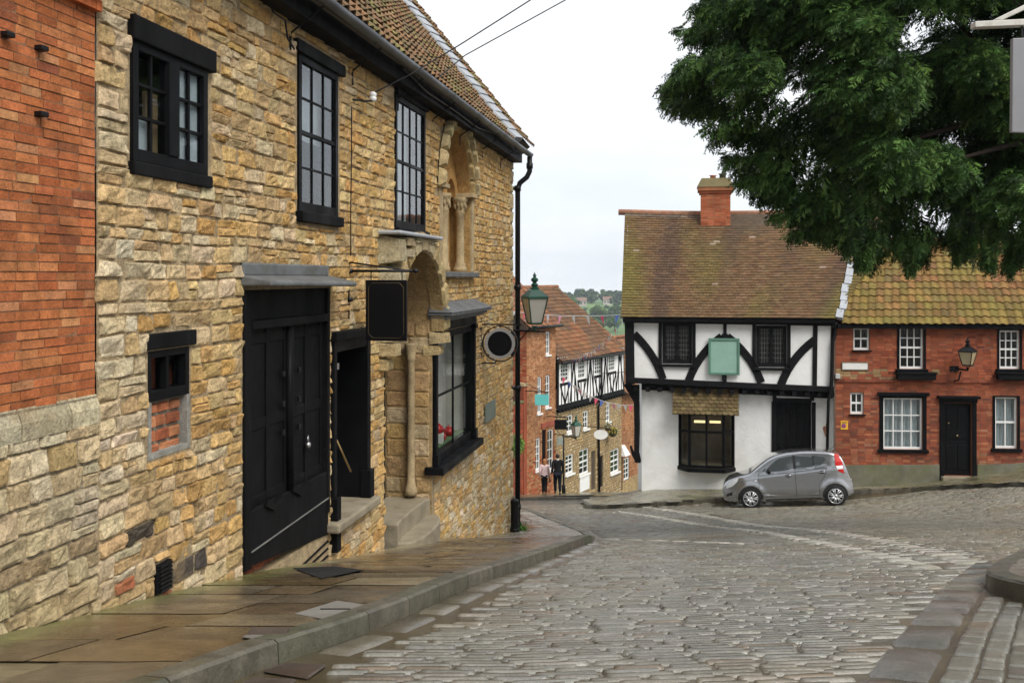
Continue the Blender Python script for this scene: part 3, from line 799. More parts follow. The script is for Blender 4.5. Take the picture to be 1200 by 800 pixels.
# quoins: long pale blocks at both ends
v = -6.2
def qmap(u, v, w): return LF.pt(u, v, w)
while v < EV + .1:
    if v > EV - .3: break
    ch = R.uniform(.2, .42); a = R.choice([.40, .43]); gr = vg(UQ)
    if False: stone(wall, qmap, UQ + .012, UQ + a - .012, v + .012, v + ch - .012, 9, 9, .035, vcol(R.choice([(.50, .44, .32), (.54, .47, .33), (.45, .37, .24), (.40, .33, .22)]), .14), rough=.7, jit=.04, pw=12, tilt=.02)
    if v + ch > vg(UE): 
        stone(wall, qmap, UE - .32, UE + .01, v + .008, v + ch - .008, 4, 4, .045, vcol((.44, .35, .2), .2), rough=.4, jit=.03, pw=5)
        def gmap_(u, v, w): return LF.pt(UE + w, v, -u)
        stone(wall, gmap_, -.02, R.uniform(.3, .55), v + .008, v + ch - .008, 3, 3, .04, vcol((.44, .37, .25), .2), rough=.4, jit=.03, pw=5)
    v += ch
# arch rings
oc = lambda: vcol(R.choice([(.43, .33, .17), (.38, .27, .12), (.47, .38, .23)]), .15)
voussoirs(wall, LF, unc, vns, rn, rn + .13, 11, .02, .06, lambda: vcol((.40, .29, .13), .12))
voussoirs(wall, LF, unc, vns, rn + .13, rn + .30, 13, .05, .09, lambda: vcol((.44, .35, .19), .12))
print('stones', nst, len(wall.f))
wall.build('wall', M['rubble'], SH, smooth_=False, fix=False)

# ---- round headed doorway with the chimney breast it carries
ring = MB((.42, .34, .2))
PJ = .20; RT = .26
voussoirs(ring, LF, uac, vas, ra - .02, ra + RT, 11, PJ, .04, oc, rough=.4, nn=6)
def ringsoff(r, w0, w1, c):
    P = [(uac - r * math.cos(math.pi * k / 18), vas + r * math.sin(math.pi * k / 18)) for k in range(19)]
    soffit(ring, LF, P, w0, w1, c)
ringsoff(ra - .02, PJ, 0, (.37, .26, .12)); ringsoff(ra + RT, 0, PJ, (.42, .34, .2))
# corbels under the ring
for uu, s_ in ((ua0, -1), (ua1, 1)):
    a, b = (uu - RT - .02, uu + .03) if s_ < 0 else (uu - .03, uu + RT + .02)
    stone(ring, lambda u, v, w: LF.pt(u, v, PJ + w), a, b, vas - .2, vas - .004, 6, 5, .04, (.43, .33, .18), rough=.5, base=-PJ - .03, pw=6)
    stone(ring, lambda u, v, w: LF.pt(u, v, PJ * .5 + w), a, b, vas - .38, vas - .206, 6, 5, .03, (.40, .30, .15), rough=.5, base=-PJ - .03, pw=5)
o = ring.build('door_arch', M['rubble'], SH, smooth_=False, fix=False)
br = MB((.42, .35, .22)); vb0 = vas + ra + RT - .04; vtop = LF.v(478, 277, .2); ub0, ub1 = LF.u(456, .15), LF.u(511, .22)
for k in range(5):
    a, b = lerp(ub0, ub1, k / 5), lerp(ub0, ub1, (k + 1) / 5); m_ = (a + b) / 2
    lo_ = vas + math.sqrt(max(.0, (ra + RT * .8) ** 2 - (m_ - uac) ** 2))
    for j in range(2):
        v0_, v1_ = lerp(lo_ - .06, vtop, j / 2), lerp(lo_ - .06, vtop, (j + 1) / 2)
        c = vcol(R.choice([(.45, .38, .25), (.40, .34, .23), (.36, .30, .2)]), .12)
        stone(br, lambda u, v, w: LF.pt(u, v, PJ + .02 + w), a + .006, b - .006, v0_ + .006, v1_ - .006, 6, 5, .05, c, rough=.5, jit=.02, base=-PJ - .04, pw=8)
br.build('chimney_breast', M['rubble'], SH, fix=False)
slab(LF, SH, 'lead_cap', ub0 - .05, ub1 + .05, vtop, vtop + .05, 0, PJ + .12, 'lead_bright', .02)
# jamb masonry inside the doorway
jm = MB((.36, .26, .13)); v = -6.5
def jmap(u, v, w): return LF.pt(ua1 - w, v, -u)
while v < vas + .1:
    ch = R.uniform(.22, .36); x = .03
    while x < .72:
        l = R.uniform(.22, .4); l = .74 - x if .74 - x - l < .15 else l
        stone(jm, jmap, x, x + l - .008, v + .005, v + ch - .005, 6, 6, .014, vcol(R.choice([(.44, .29, .12), (.38, .25, .12), (.46, .35, .21)]), .12), rough=.9, jit=.02, base=-.01, pw=12, tight=.4); x += l
    v += ch
jm.build('door_jamb', M['rubble'], SH, smooth_=False, fix=False)
col = MB(); cu, cw = ua1 - .11, -.30; zb = LF.v(478, 600) ; zt = vas - .18
col.lathe([(.10, zb - .02), (.095, zb + .06), (.075, zb + .12), (.06, zb + .2), (.06, zt - .26), (.075, zt - .24), (.065, zt - .21), (.095, zt - .06), (.10, zt - .03), (.10, zt)], LF.pt(cu, 0, cw), 12)
col.build('column', M['ashlar'], SH, smooth_=True)
# back of the doorway
dd = MB(); dd.fbox(LF, ua0 - .1, ua1 + .1, -8, vas + ra, -.80, -.74); dd.build('door', M['black_old'], SH)
pi_ = MB(); pu = ua0 + .35
pi_.fbox(LF, ua1 - .42, ua1 - .30, vg(ua1) + .3, vas + .5, -.74, -.66); pi_.build('door_frame', M['black'], SH, bevel=.006)
# steps at the doorway
st = MB(); s0 = vg(ua0)
def stepmap(u, v, w): return LF.pt(u, w, v)
def step(name, uc, hw_, depth, ztop, zbot, back=-.7, n=10):
    P = [(uc - hw_, back)] + [(uc - hw_ * math.cos(math.pi * k / n), depth * math.sin(math.pi * k / n) ** .75) for k in range(n + 1)] + [(uc + hw_, back)]
    m_ = MB(); a = [m_.add(LF.pt(u, zbot, w)) for u, w in P]; b = [m_.add(LF.pt(u, ztop + .008 * nz(u * 4, w * 4), w)) for u, w in P]
    m_.face(*a[::-1]); m_.face(*b)
    for k in range(len(P)): m_.face(a[k], a[(k + 1) % len(P)], b[(k + 1) % len(P)], b[k])
    m_.build(name, M['step'], SH, bevel=.03, segs=3)
zs = vg(uac)
step('doorstep', uac + .35, ra * .72, .26, zs + .14, zs - .6, back=-.5); step('doorstep', uac + .3, ra * .7, -.06, zs + .40, zs - .3)

# ---- twin window niche
nb = MB(); backing(nb, LF, (un0 - .05, un1 + .05), (vnb - .05, vns + rn), [], -.36, (.42, .26, .09))
nb.build('niche_panel', M['ashlar_ochre'], SH)
lun = MB(); r2 = rn * .46
for s_ in (-1, 1):
    c = unc + s_ * rn * .5
    P = [(c - r2 * math.cos(math.pi * k / 12), vns + r2 * math.sin(math.pi * k / 12)) for k in range(13)]
    for ra_, rb_, w0 in ((r2 * .62, r2, -.22),):
        for k in range(12):
            a, b = math.pi * k / 12, math.pi * (k + 1) / 12
            q = [(c - rr * math.cos(t), vns + rr * math.sin(t)) for rr, t in ((ra_, a), (ra_, b), (rb_, b), (rb_, a))]
            lun.hexa([LF.pt(*p, -.36) for p in q] + [LF.pt(*p, w0) for p in q])
n = 14
q0 = [(unc - rn * math.cos(math.pi * k / n), vns + rn * math.sin(math.pi * k / n)) for k in range(n + 1)]
for k in range(n):
    lun.quad(LF.pt(q0[k][0], vns + .0, -.26), LF.pt(q0[k + 1][0], vns, -.26), LF.pt(*q0[k + 1], -.26), LF.pt(*q0[k], -.26)) if abs((q0[k][0] + q0[k + 1][0]) / 2 - unc) < .01 else None
    zA = max(vns, vns + math.sqrt(max(0, r2 * r2 - min(abs(q0[k][0] - unc - rn * .5), abs(q0[k][0] - unc + rn * .5)) ** 2))); zB = max(vns, vns + math.sqrt(max(0, r2 * r2 - min(abs(q0[k + 1][0] - unc - rn * .5), abs(q0[k + 1][0] - unc + rn * .5)) ** 2)))
    lun.quad(LF.pt(q0[k][0], zA, -.25), LF.pt(q0[k + 1][0], zB, -.25), LF.pt(*q0[k + 1], -.25), LF.pt(*q0[k], -.25))
lun.build('tympanum', M['ashlar_ochre'], SH)
def shaft(u, w, z0, z1, r=.075):
    m_ = MB(); H = z1 - z0
    m_.lathe([(r * 1.7, z0), (r * 1.7, z0 + .07), (r * 1.25, z0 + .1), (r * 1.35, z0 + .14), (r, z0 + .18), (r, z1 - .30), (r * 1.2, z1 - .28), (r * 1.05, z1 - .25), (r * 1.5, z1 - .1), (r * 1.9, z1 - .06), (r * 1.9, z1)], LF.pt(u, 0, w), 12)
    for k in range(10):                                  # carved leaves of the capital
        a = k * .628; c = LF.pt(u, z1 - .16 + .03 * (k % 2), w) + Vector((math.cos(a), math.sin(a), 0)) * r * 1.35
        m_.ell(c, (.03, .03, .06), 6, 4)
    m_.build('column', M['ashlar'], SH, smooth_=True)
shaft(unc, -.24, vnb, vns); shaft(un1 - .12, -.16, vnb, vns); shaft(un0 + .12, -.16, vnb, vns); shaft(unc + rn * .52, -.33, vnb, vns, .05); 
for a, b in ((un0 - .24, un0 + .2), (un1 - .2, un1 + .24)): imp = MB(); imp.fbox(LF, a, b, vns - .005, vns + .07, -.34, .1); imp.build('impost', M['ashlar'], SH, bevel=.012)
for a, b in ((un0 - .19, un0 - .002), (un1 + .002, un1 + .19)): jb = MB(); jb.fbox(LF, a, b, vnb, vns - .01, -.05, .035); jb.build('niche_jamb', M['ashlar'], SH, bevel=.01)
slab(LF, SH, 'niche_sill', un0 - .2, un1 + .2, vnb - .09, vnb - .005, -.3, .13, 'lead', .012)

# ---- windows
# two-light casement near the brick wall
w1 = window(LF, SH, hw1, 2, 3, w=.03, fw=.07, bar=.026, dep=.15, m='black', mull=.15, room='room_pale', rd=.34, pd=.03, ie=.04)
slab(LF, w1, 'lintel', hw1[0] - .03, hw1[1] + .10, hw1[3] - .01, hw1[3] + .17, -.1, .06, 'black_old', .012)
slab(LF, w1, 'sill', hw1[0] - .02, hw1[1] + .05, hw1[2] - .10, hw1[2] - .002, -.1, .05, 'black_old', .01)
mb = MB(); mb.fbox(LF, hw1[0] + .3, hw1[0] + .56, hw1[2], hw1[2] + .55, -.08, -.06); mb.build('cardboard', mat('brown_cardboard', (.33, .2, .09), .8), w1)
mb = MB(); mb.fbox(LF, hw1[0] + .05, hw1[0] + .3, hw1[2], hw1[2] + .33, -.05, -.045); mb.build('paper', M['white'], w1)
curtain(LF, w1, hw1[0] + .58, hw1[1] + .05, hw1[2] - .1, hw1[3] + .1, -.035, 3, 'blind', M['net'], .004); curtain(LF, w1, hw1[0] - .1, hw1[0] + .5, hw1[2] + .35, hw1[3], -.62, 3, 'curtain', M['net'], .02)
# tall sashes
w2 = window(LF, SH, hw2, 3, 4, w=.025, fw=.075, bar=.024, dep=.15, m='black', split=True, pd=.028)
slab(LF, w2, 'lintel', hw2[0] - .10, hw2[1] + .16, hw2[3] + .0, hw2[3] + .13, -.1, .06, 'black_old', .012)
slab(LF, w2, 'sill', hw2[0] - .04, hw2[1] + .05, hw2[2] - .11, hw2[2] - .002, -.1, .08, 'black_old', .01)
um2 = (hw2[2] + hw2[3]) / 2; curtain(LF, w2, hw2[0] - .05, hw2[1] + .05, um2, hw2[3] + .05, -.21, 4, 'blind', M['net'], .008); curtain(LF, w2, hw2[0] - .05, hw2[0] + .42, hw2[2] - .1, um2, -.26, 3)
w3 = window(LF, SH, hw3, 4, 4, w=.025, fw=.075, bar=.024, dep=.15, m='black', split=True, pd=.028)
slab(LF, w3, 'lintel', hw3[0] - .02, hw3[1] + .06, hw3[3], hw3[3] + .10, -.1, .06, 'black_old', .012)
slab(LF, w3, 'sill', hw3[0] - .04, hw3[1] + .05, hw3[2] - .11, hw3[2] - .002, -.1, .08, 'black_old', .01)
curtain(LF, w3, hw3[0] - .05, hw3[1] - .2, hw3[2] - .1, hw3[3] + .1, -.21, 5)
# small blocked window
hb = (hblk[0], hblk[1], LF.v(173, 472), hblk[3])
w4 = window(LF, SH, hb, 2, 1, w=-.0, fw=.055, bar=.04, dep=.1, m='black', room='dark')
slab(LF, w4, 'lintel', hblk[0] - .06, hblk[1] + .07, hblk[3] + .01, hblk[3] + .13, -.1, .03, 'black_old', .01)
inf = MB((.22, .2, .17)); vb_, vt_ = hblk[2] + .02, hb[2] - .02
backing(inf, LF, (hblk[0], hblk[1]), (hblk[2], hb[2]), [], -.07, (.2, .17, .13))
masonry(inf, LF, hblk[0] + .05, hblk[1] - .05, vb_, vt_, [], (.1, .125), (.14, .24), lambda u, v: vcol(R.choice([(.36, .13, .06), (.40, .17, .08), (.28, .09, .045)]), .2), .02, 4, 4, .3, .006, .02, w=-.06, pw=8)
for a, b, c, d in ((hblk[0], hblk[0] + .045, hblk[2], hb[2] - .003), (hblk[1] - .045, hblk[1], hblk[2], hb[2] - .003), (hblk[0] + .045, hblk[1] - .045, hblk[2], hblk[2] + .04)): inf.fbox(LF, a, b, c, d, -.08, .005, (.26, .25, .22))
inf.build('brick_infill', M['brick'], SH, fix=False)
# shop window
w5 = window(LF, SH, hshop, 2, 2, w=.02, fw=.1, bar=.035, dep=.16, m='black', room='room_pale', pd=.035, rd=.75, gl='glass_shop', ie=.01)
for a, b in ((hshop[0] - .03, hshop[0] + .09), (hshop[1] - .09, hshop[1] + .03)):
    pl = MB(); pl.fbox(LF, a, b, hshop[2] + .18, hshop[3] - .05, .021, .07); pl.fbox(LF, a - .03, b + .03, hshop[2], hshop[2] + .18, .021, .10); pl.fbox(LF, a - .03, b + .03, hshop[3] - .05, hshop[3] + .03, .021, .10)
    pl.build('pilaster', M['black'], w5, bevel=.008)
slab(LF, w5, 'fascia', hshop[0] - .03, hshop[1] + .03, hshop[3] + .03, hshop[3] + .18, -.1, .085, 'black', .01)
slab(LF, w5, 'sill', hshop[0] - .12, hshop[1] + .1, hshop[2] - .12, hshop[2] - .002, -.1, .2, 'black', .012)
hd = MB(); u0, u1, vt = hshop[0] - .06, hshop[1] + .1, hshop[3] + .18
for k, (w_, z0, z1) in enumerate(((.16, 0, .05), (.26, .05, .1), (.34, .1, .15))): hd.fbox(LF, u0 - .03 * k, u1 + .03 * k, vt + z0, vt + z1 - .002, -.05, w_)
hd.hexa([LF.pt(u0 - .08, vt + .15, .36), LF.pt(u1 + .08, vt + .15, .36), LF.pt(u1 + .08, vt + .15, -.03), LF.pt(u0 - .08, vt + .15, -.03), LF.pt(u0 - .04, vt + .18, .30), LF.pt(u1 + .02, vt + .18, .30), LF.pt(u1 + .02, vt + .32, -.03), LF.pt(u0 - .04, vt + .32, -.03)])
hd.build('hood', M['lead'], w5, bevel=.01)
# goods on the shelf in the shop window
sh_ = MB(); sh_.fbox(LF, hshop[0] + .1, hshop[1] - .1, hshop[2] + .12, hshop[2] + .15, -.475, -.12); sh_.build('window_shelf', mat('green_shelf_cloth', (.09, .16, .06), .9), w5)
shelfz = hshop[2] + .15
bd_ = MB(); bd_.fbox(LF, hshop[0] + .02, hshop[1] - .02, hshop[2] + .0, hshop[3] - .02, -.50, -.48); bd_.build('window_backboard', mat('pale_pink_display_board', (.72, .66, .62), .9, var=.08), w5)

# ---- the big black double door
BD = MB(); u0, u1, v0, v1 = hbig[0], hbig[1], vg(hbig[0]) + .02, hbig[3]
um = (u0 + u1) / 2
fr = MB()
fr.fbox(LF, u0, u0 + .13, v0, v1, -.18, .03); fr.fbox(LF, u1 - .07, u1, v0 + .05, v1, -.18, .03); fr.fbox(LF, u0 + .13, u1 - .07, v1 - .28, v1, -.18, .0)
fr.fbox(LF, u0 + .12, u1 - .06, v1 - .36, v1 - .28, -.18, .05)
df = fr.build('door_frame', M['black_old'], SH, bevel=.008)
vbm = LF.v(300, 595, 0); vbd = vbm
for a, b in ((u0 + .13, um + .02), (um + .025, u1 - .07)):
    l = MB(); l.fbox(LF, a, b, vbd, v1 - .36, -.1, -.04)
    m_ = (a + b) / 2; H = v1 - .36 - vbd
    for x0, x1 in ((a, a + .09), (b - .09, b), (m_ - .04, m_ + .04)): l.fbox(LF, x0, x1, vbd + .002, v1 - .362, -.04, -.024)
    for t in (0, .47, 1): 
        z = vbd + .05 + t * (H - .14); l.fbox(LF, a + .09, m_ - .04, z - .05, z + .05, -.04, -.028); l.fbox(LF, m_ + .04, b - .09, z - .05, z + .05, -.04, -.028)
    lf = l.build('door_leaf', M['black'], SH, bevel=.006)
    for z in (.35, .52, .7):
        kn = MB(); kn.fbox(LF, b - .2 if a < um - .1 else a + .2, b - .14 if a < um - .1 else a + .26, vbd + H * z, vbd + H * z + .05, -.012, .008); kn.build('hinge', M['iron'], lf)
pst = MB(); pst.tube([LF.pt(um + .02, vbd - .02, -.01), LF.pt(um + .02, v1 - .37, -.01)], .045, 10); pst.build('door_post', M['black'], SH, smooth_=True)
gb = MB(); gb.hexa([LF.pt(u0 + .1, v0 + .02, .02), LF.pt(u1 - .03, vg(u1) + .28, .02), LF.pt(u1 - .03, vg(u1) + .28, -.12), LF.pt(u0 + .1, v0 + .02, -.12), LF.pt(u0 + .1, vbd - .0, .02), LF.pt(u1 - .03, vbd - .0, .02), LF.pt(u1 - .03, vbd, -.12), LF.pt(u0 + .1, vbd, -.12)])
gbo = gb.build('lower_board', M['black_old'], SH, bevel=.01)
rl = MB(); z0 = lerp(v0, vbd, .42); rl.strip(LF, [(u0 + .12, z0 - .07), (u1 - .04, z0 + .0)], .016, .02, .035); rl.build('rail', mat('worn_grey_edge', (.12, .12, .11), .5, var=.4), gbo, bevel=.006)
for uu in (u0 + .6, u0 + 1.25): bk = MB(); bk.strip(LF, [(uu - .18, vbd + .02), (uu, vbd - .06), (uu + .17, vbd)], .07, .02, .05); bk.build('bracket', M['black'], gbo)
pk = MB(); pc = LF.pt(LF.u(359), LF.v(359, 521), .02); pk.ell(pc, (.03, .035, .035), 10, 6); pk.tube([pc + Vector((0, -.02, .03)), pc + Vector((0, -.02, .075)), pc + Vector((0, .0, .095)), pc + Vector((0, .02, .075)), pc + Vector((0, .02, .03))], .007, 6)
pk.build('padlock', mat('steel', (.5, .5, .5), .35, metal=.9), SH, smooth_=True)
ho = MB(); a, b, vt = u0 - .05, u1 + .06, LF.v(282, 338)
ho.hexa([LF.pt(a, vt + .02, .3), LF.pt(b, vt, .32), LF.pt(b, vt, -.04), LF.pt(a, vt + .02, -.04), LF.pt(a, vt + .07, .3), LF.pt(b, vt + .045, .32), LF.pt(b, vt + .13, -.04), LF.pt(a, vt + .13, -.04)])
ho.fbox(LF, a, b - .12, vt + .11, vt + .23, -.03, .04)
ho.build('door_hood', M['lead'], SH, bevel=.02, segs=3)
lo_ = MB((.3, .1, .05))
masonry(lo_, LF, u0 + .1, u1, v0 - .15, v0 + .34, [], (.07, .08), (.2, .24), lambda u, v: vcol((.33, .12, .06), .25), .012, 3, 3, .2, .005, .02, w=-.13, pw=8); lo_.build('brick_footing', M['brick'], SH, fix=False)
# dark grating behind the lower board
gt = MB(); gt.fbox(LF, lerp(u0, u1, .62), u1, vg(u1) - .1, vg(u1) + .26, -.1, -.02)
for k in range(3): gt.tube([LF.pt(lerp(u0, u1, .6), vg(u1) + .02 + .07 * k - .03, .0), LF.pt(u1, vg(u1) + .04 + .08 * k, .0)], .014, 6)
gt.build('cellar_hatch', M['black_old'], SH)

# ---- the open black side door
u0, u1, v1 = hsmall[0], hsmall[1], hsmall[3]; zt = vg(u0) + .42
fr = MB(); fr.fbox(LF, u0, u0 + .09, zt - .3, v1, -.5, .05); fr.fbox(LF, u1 - .12, u1, zt, v1, -.5, .04); fr.fbox(LF, u0 + .09, u1 - .12, v1 - .13, v1, -.3, .03)
fr.fbox(LF, u0 - .02, u0 + .11, zt - .35, zt + .25, -.05, .09); fr.fbox(LF, u1 - .14, u1 + .02, zt, zt + .34, -.05, .08)
fr.build('door_frame', M['black'], SH, bevel=.008)
lf = MB(); lf.fbox(LF, u0 + .09, u1 - .12, zt + .02, v1 - .13, -.50, -.45)
for a, b in ((.1, .42), (.55, .95)):
    z0, z1 = lerp(zt, v1, a), lerp(zt, v1, b) - .1
    for x0, x1, y0, y1 in ((u0 + .2, u0 + .24, z0, z1), (u1 - .27, u1 - .23, z0, z1), (u0 + .24, u1 - .27, z1 - .04, z1), (u0 + .24, u1 - .27, z0, z0 + .04)): lf.fbox(LF, x0, x1, y0, y1, -.455, -.43)
dl = lf.build('door_leaf', M['black'], SH, bevel=.005)
hn = MB(); hp = LF.pt(u0 + .3, LF.v(400, 512), -.4); hn.lathe([(.03, 0), (.03, .02), (.012, .03), (.012, .07), (.035, .09), (.03, .12), (.0, .125)], hp, 10, ax=LF.n); hn.tube([LF.pt(u0 + .12, LF.v(400, 512) + .02, .02), LF.pt(u0 + .5, LF.v(412, 548), .06)], .012, 6)
hn.build('handle', mat('brass', (.55, .38, .15), .35, metal=.9), dl, smooth_=True)
lt = MB(); lt.fbox(LF, u0 + .1, u0 + .25, LF.v(398, 432), LF.v(398, 432) + .07, .0, .012); lt.build('letter_plate', mat('pewter', (.4, .4, .38), .4, metal=.8), dl)
hd2 = MB(); hd2.fbox(LF, u0 - .03, u1 + .03, v1, v1 + .1, -.05, .09); hd2.build('door_head', M['black_old'], SH, bevel=.01)
sp = MB(); sp.fbox(LF, u0 - .14, u1 + .05, zt - .11, zt, -.5, .16); sp.build('doorstep', M['step'], SH, bevel=.03, segs=3)

# ---- small fittings of the house
vr = LF.rect(180, 663, 697, 197); vt_ = MB(); vt_.fbox(LF, vr[0], vr[1], vr[2], vr[3], -.02, .03)
for k in range(7): z = lerp(vr[2], vr[3], (k + .5) / 7); vt_.fbox(LF, vr[0] + .02, vr[1] - .02, z - .01, z + .01, .03, .05)
vt_.build('air_vent', M['iron'], SH)
# roof: hand made clay pantiles
sa = rad(51); RW0 = .30; RZ0 = 2.80
RA = LF.d; RB = (-LF.n * math.cos(sa) + UP * math.sin(sa)); RN = (LF.n * math.sin(sa) + UP * math.cos(sa))
def rmap(o, A, B, N): return lambda a, b, h: o + A * a + B * b + N * h
rf = MB((.1, .08, .05)); RO = LF.pt(6.4, RZ0, RW0); mp = rmap(RO, RA, RB, RN); RL = UE + .12 - 6.4; RH = 6.2
rf.hexa([mp(0, 0, -.1), mp(RL, 0, -.1), mp(RL, RH, -.1), mp(0, RH, -.1), mp(0, 0, -.01), mp(RL, 0, -.01), mp(RL, RH, -.01), mp(0, RH, -.01)]); rf.hexa([mp(RL - 1.22, .02, 0), mp(RL, .02, 0), mp(RL, RH, 0), mp(RL - 1.22, RH, 0), mp(RL - 1.22, .02, .13), mp(RL, .02, .13), mp(RL, RH, .13), mp(RL - 1.22, RH, .13)])
def pantiles(rf, mp, L, H, tw, gauge, pal, amp=.035, lift=.03, seg=6, keep=None):
    nA = int(L / tw); nB = int(H / gauge)
    for j in range(nB):
        for i in range(nA):
            if keep and not keep((i + .5) * tw, (j + .5) * gauge): continue
            c = pal((i + .5) * tw, (j + .5) * gauge); b0, b1 = j * gauge - .03, (j + 1) * gauge + .02; dl = R.uniform(-.008, .012); da = R.uniform(-.006, .006); row0 = []; row1 = []; row2 = []
            for k in range(seg + 1):
                t = k / seg; hh = amp * (math.cos(2 * math.pi * (t - .28)) * .5 + .5) + .008
                row0.append(rf.add(mp(i * tw + t * tw * 1.04 + da, b0, hh + lift + dl), c)); row1.append(rf.add(mp(i * tw + t * tw * 1.04 + da, b1, hh + .0), c)); row2.append(rf.add(mp(i * tw + t * tw * 1.04 + da, b0 + .005, hh + lift - .028 + dl), tuple(x * .8 for x in c)))
            for k in range(seg):
                rf.face(row0[k], row0[k + 1], row1[k + 1], row1[k]); rf.face(row2[k], row2[k + 1], row0[k + 1], row0[k])
def pal_old(a, b):
    t = R.random(); c = (.17, .10, .05) if t < .4 else (.21, .115, .055) if t < .65 else (.13, .095, .05) if t < .85 else (.16, .13, .045)
    return vcol(c, .25, .06)
pantiles(rf, mp, RL - 1.75, RH, .21, .235, pal_old, amp=.05, lift=.045)
def mp2(a, b, h): return mp(a + RL - 1.24, b, h + .14)
pantiles(rf, mp2, 1.27, RH, .21, .235, pal_old, amp=.05, lift=.045)
rf.build('roof', M['pantile'], SH, fix=False)
fl = MB()
for k in range(26):
    b0 = k * .24; j = R.uniform(-.05, .05)
    fl.hexa([mp(RL - 1.80 + j, b0, .02), mp(RL - 1.2, b0, .02), mp(RL - 1.2, b0 + .25, .0), mp(RL - 1.80 + j, b0 + .25, .0), mp(RL - 1.77 + j, b0, .125), mp(RL - 1.25, b0, .20), mp(RL - 1.25, b0 + .25, .17), mp(RL - 1.77 + j, b0 + .25, .10)])
fl.build('lead_flashing', M['lead_bright'], SH)
rb_ = MB(); rb_.quad(mp(0, RH, 0), mp(RL, RH, 0), mp(RL, RH, 0) - LF.n * 4 - UP * 4.5, mp(0, RH, 0) - LF.n * 4 - UP * 4.5); rb_.build('rear_roof', M['wood_dark'], SH)
# soffit board, gutter with brackets, downpipe
sf = MB(); sf.fbox(LF, 6.5, UE + .05, RZ0 - .26, RZ0 - .03, .0, .22); sf.build('eaves_board', M['black_old'], SH)
gu = MB(); GW, GZ, GRr = .37, RZ0 - .05, .075; n = 8
for k in range(len([0])):
    ring0 = []; ring1 = []
    for r_ in (GRr, GRr - .012):
        for q in range(n + 1):
            t = math.pi + math.pi * q / n
            ring0.append(gu.add(LF.pt(6.45, GZ + r_ * math.sin(t), GW + r_ * math.cos(t)))); ring1.append(gu.add(LF.pt(UE + .25, GZ + r_ * math.sin(t), GW + r_ * math.cos(t))))
    for q in range(n): gu.face(ring0[q], ring0[q + 1], ring1[q + 1], ring1[q]); o_ = n + 1; gu.face(ring0[o_ + q], ring1[o_ + q], ring1[o_ + q + 1], ring0[o_ + q + 1])
    gu.face(*(ring1[:n + 1] + ring1[n + 1:][::-1]))
    for a in (0, n): gu.face(ring0[a], ring1[a], ring1[a + n + 1], ring0[a + n + 1])
u = 8.0
while u < UE + .2:
    gu.tube([LF.pt(u - .03, GZ + .005 , GW + GRr), LF.pt(u - .03, GZ - GRr - .01, GW), LF.pt(u - .03, GZ + .0, GW - GRr - .01)], .014, 6); u += 1.83
gut = gu.build('gutter', M['gutter'], SH, smooth_=True)
u = 8.2
while u < UE:
    b_ = MB(); b_.tube([LF.pt(u, GZ - .08, GW), LF.pt(u, GZ - .34, .01)], .011, 6); b_.tube([LF.pt(u, GZ - .34, .02), LF.pt(u, GZ - .5, .02)], .011, 6); b_.build('gutter_bracket', M['iron'], gut); u += 1.83
dp = MB(); ub = UE + .10; pz = GZ - .07; gz = vg(UE)
pts = [LF.pt(UE + .16, pz, GW), LF.pt(UE + .16, pz - .32, GW), LF.pt(UE + .14, pz - .45, GW - .06), LF.pt(UE + .1, pz - .58, .16), LF.pt(UE + .1, pz - .72, .11), LF.pt(UE + .1, gz - .1, .11)]
dp.tube(pts, .058, 12)
for z in (pz - .2, pz - .7, lerp(pz, gz, .35), lerp(pz, gz, .62), gz + .5): 
    c = LF.pt(UE + .1, z, .11) if z < pz - .6 else LF.pt(UE + .16, z, GW); dp.lathe([(.072, -.06), (.075, .06)], c, 12)
    if z < pz - .6: dp.fbox(LF, UE - .04, UE + .24, z - .03, z + .03, .0, .06)
dp.build('downpipe', M['iron'], SH, smooth_=True)

# ================================================================ brick house at the near end of the row
BH = thing('brick_house', 'orange red brick house on a pale stone base adjoining the stone house', 'house', LF.pt(4.0, -2.2, 0))
bw = MB((.34, .24, .16)); U0 = 1.5; VT = 4.6
def vplinth(u): return lerp(LF.v(0, 492), LF.v(113, 470), (u - LF.u(0)) / (UQ - LF.u(0)))
vp = LF.v(60, 481)
backing(bw, LF, (U0, UQ - .01), (vp, VT), [], -.006, (.24, .125, .07))
bp = [(5, (.41, .135, .050)), (3, (.45, .168, .066)), (3, (.35, .108, .042)), (1, (.46, .21, .095)), (.8, (.24, .08, .038))]
masonry(bw, LF, 4.6, UQ - .012, vp - .02, 2.9, [], (.056, .062), (.18, .22), lambda u, v: vcol(pick(bp), .13, .06), .003, 1, 1, 0, .0048, .02, w=-.004, wav=.012, tilt=.0035, base=-.006)
bw.quad(LF.pt(U0, -4, 0), LF.pt(U0, VT, 0), LF.pt(U0, VT, -6), LF.pt(U0, -4, -6)); bw.quad(LF.pt(UQ, 2, 0), LF.pt(UQ, VT, 0), LF.pt(UQ, VT, -6), LF.pt(UQ, 2, -6))
bw.build('wall', M['brick'], BH, smooth_=False, fix=False)
pw_ = MB(MORT); backing(pw_, LF, (U0, UQ - .01), (-4.5, vp + .04), [], .01, (.30, .25, .17))
palp = lambda u, v: vcol(R.choice([(.56, .46, .30), (.60, .51, .35), (.52, .41, .245), (.50, .35, .17), (.47, .39, .26)]) if v > vg(u) + .45 else R.choice([(.44, .35, .20), (.36, .28, .16), (.5, .40, .24)]), .13)
masonry(pw_, LF, 4.4, UQ - .0, vg, vp - .13, [], (.11, .175), (.15, .35), palp, .022, 9, 8, 1.0, .006, .05, w=.016, wav=.014, pw=14, tilt=.012, base=-.010, tight=.4)
x = 4.4
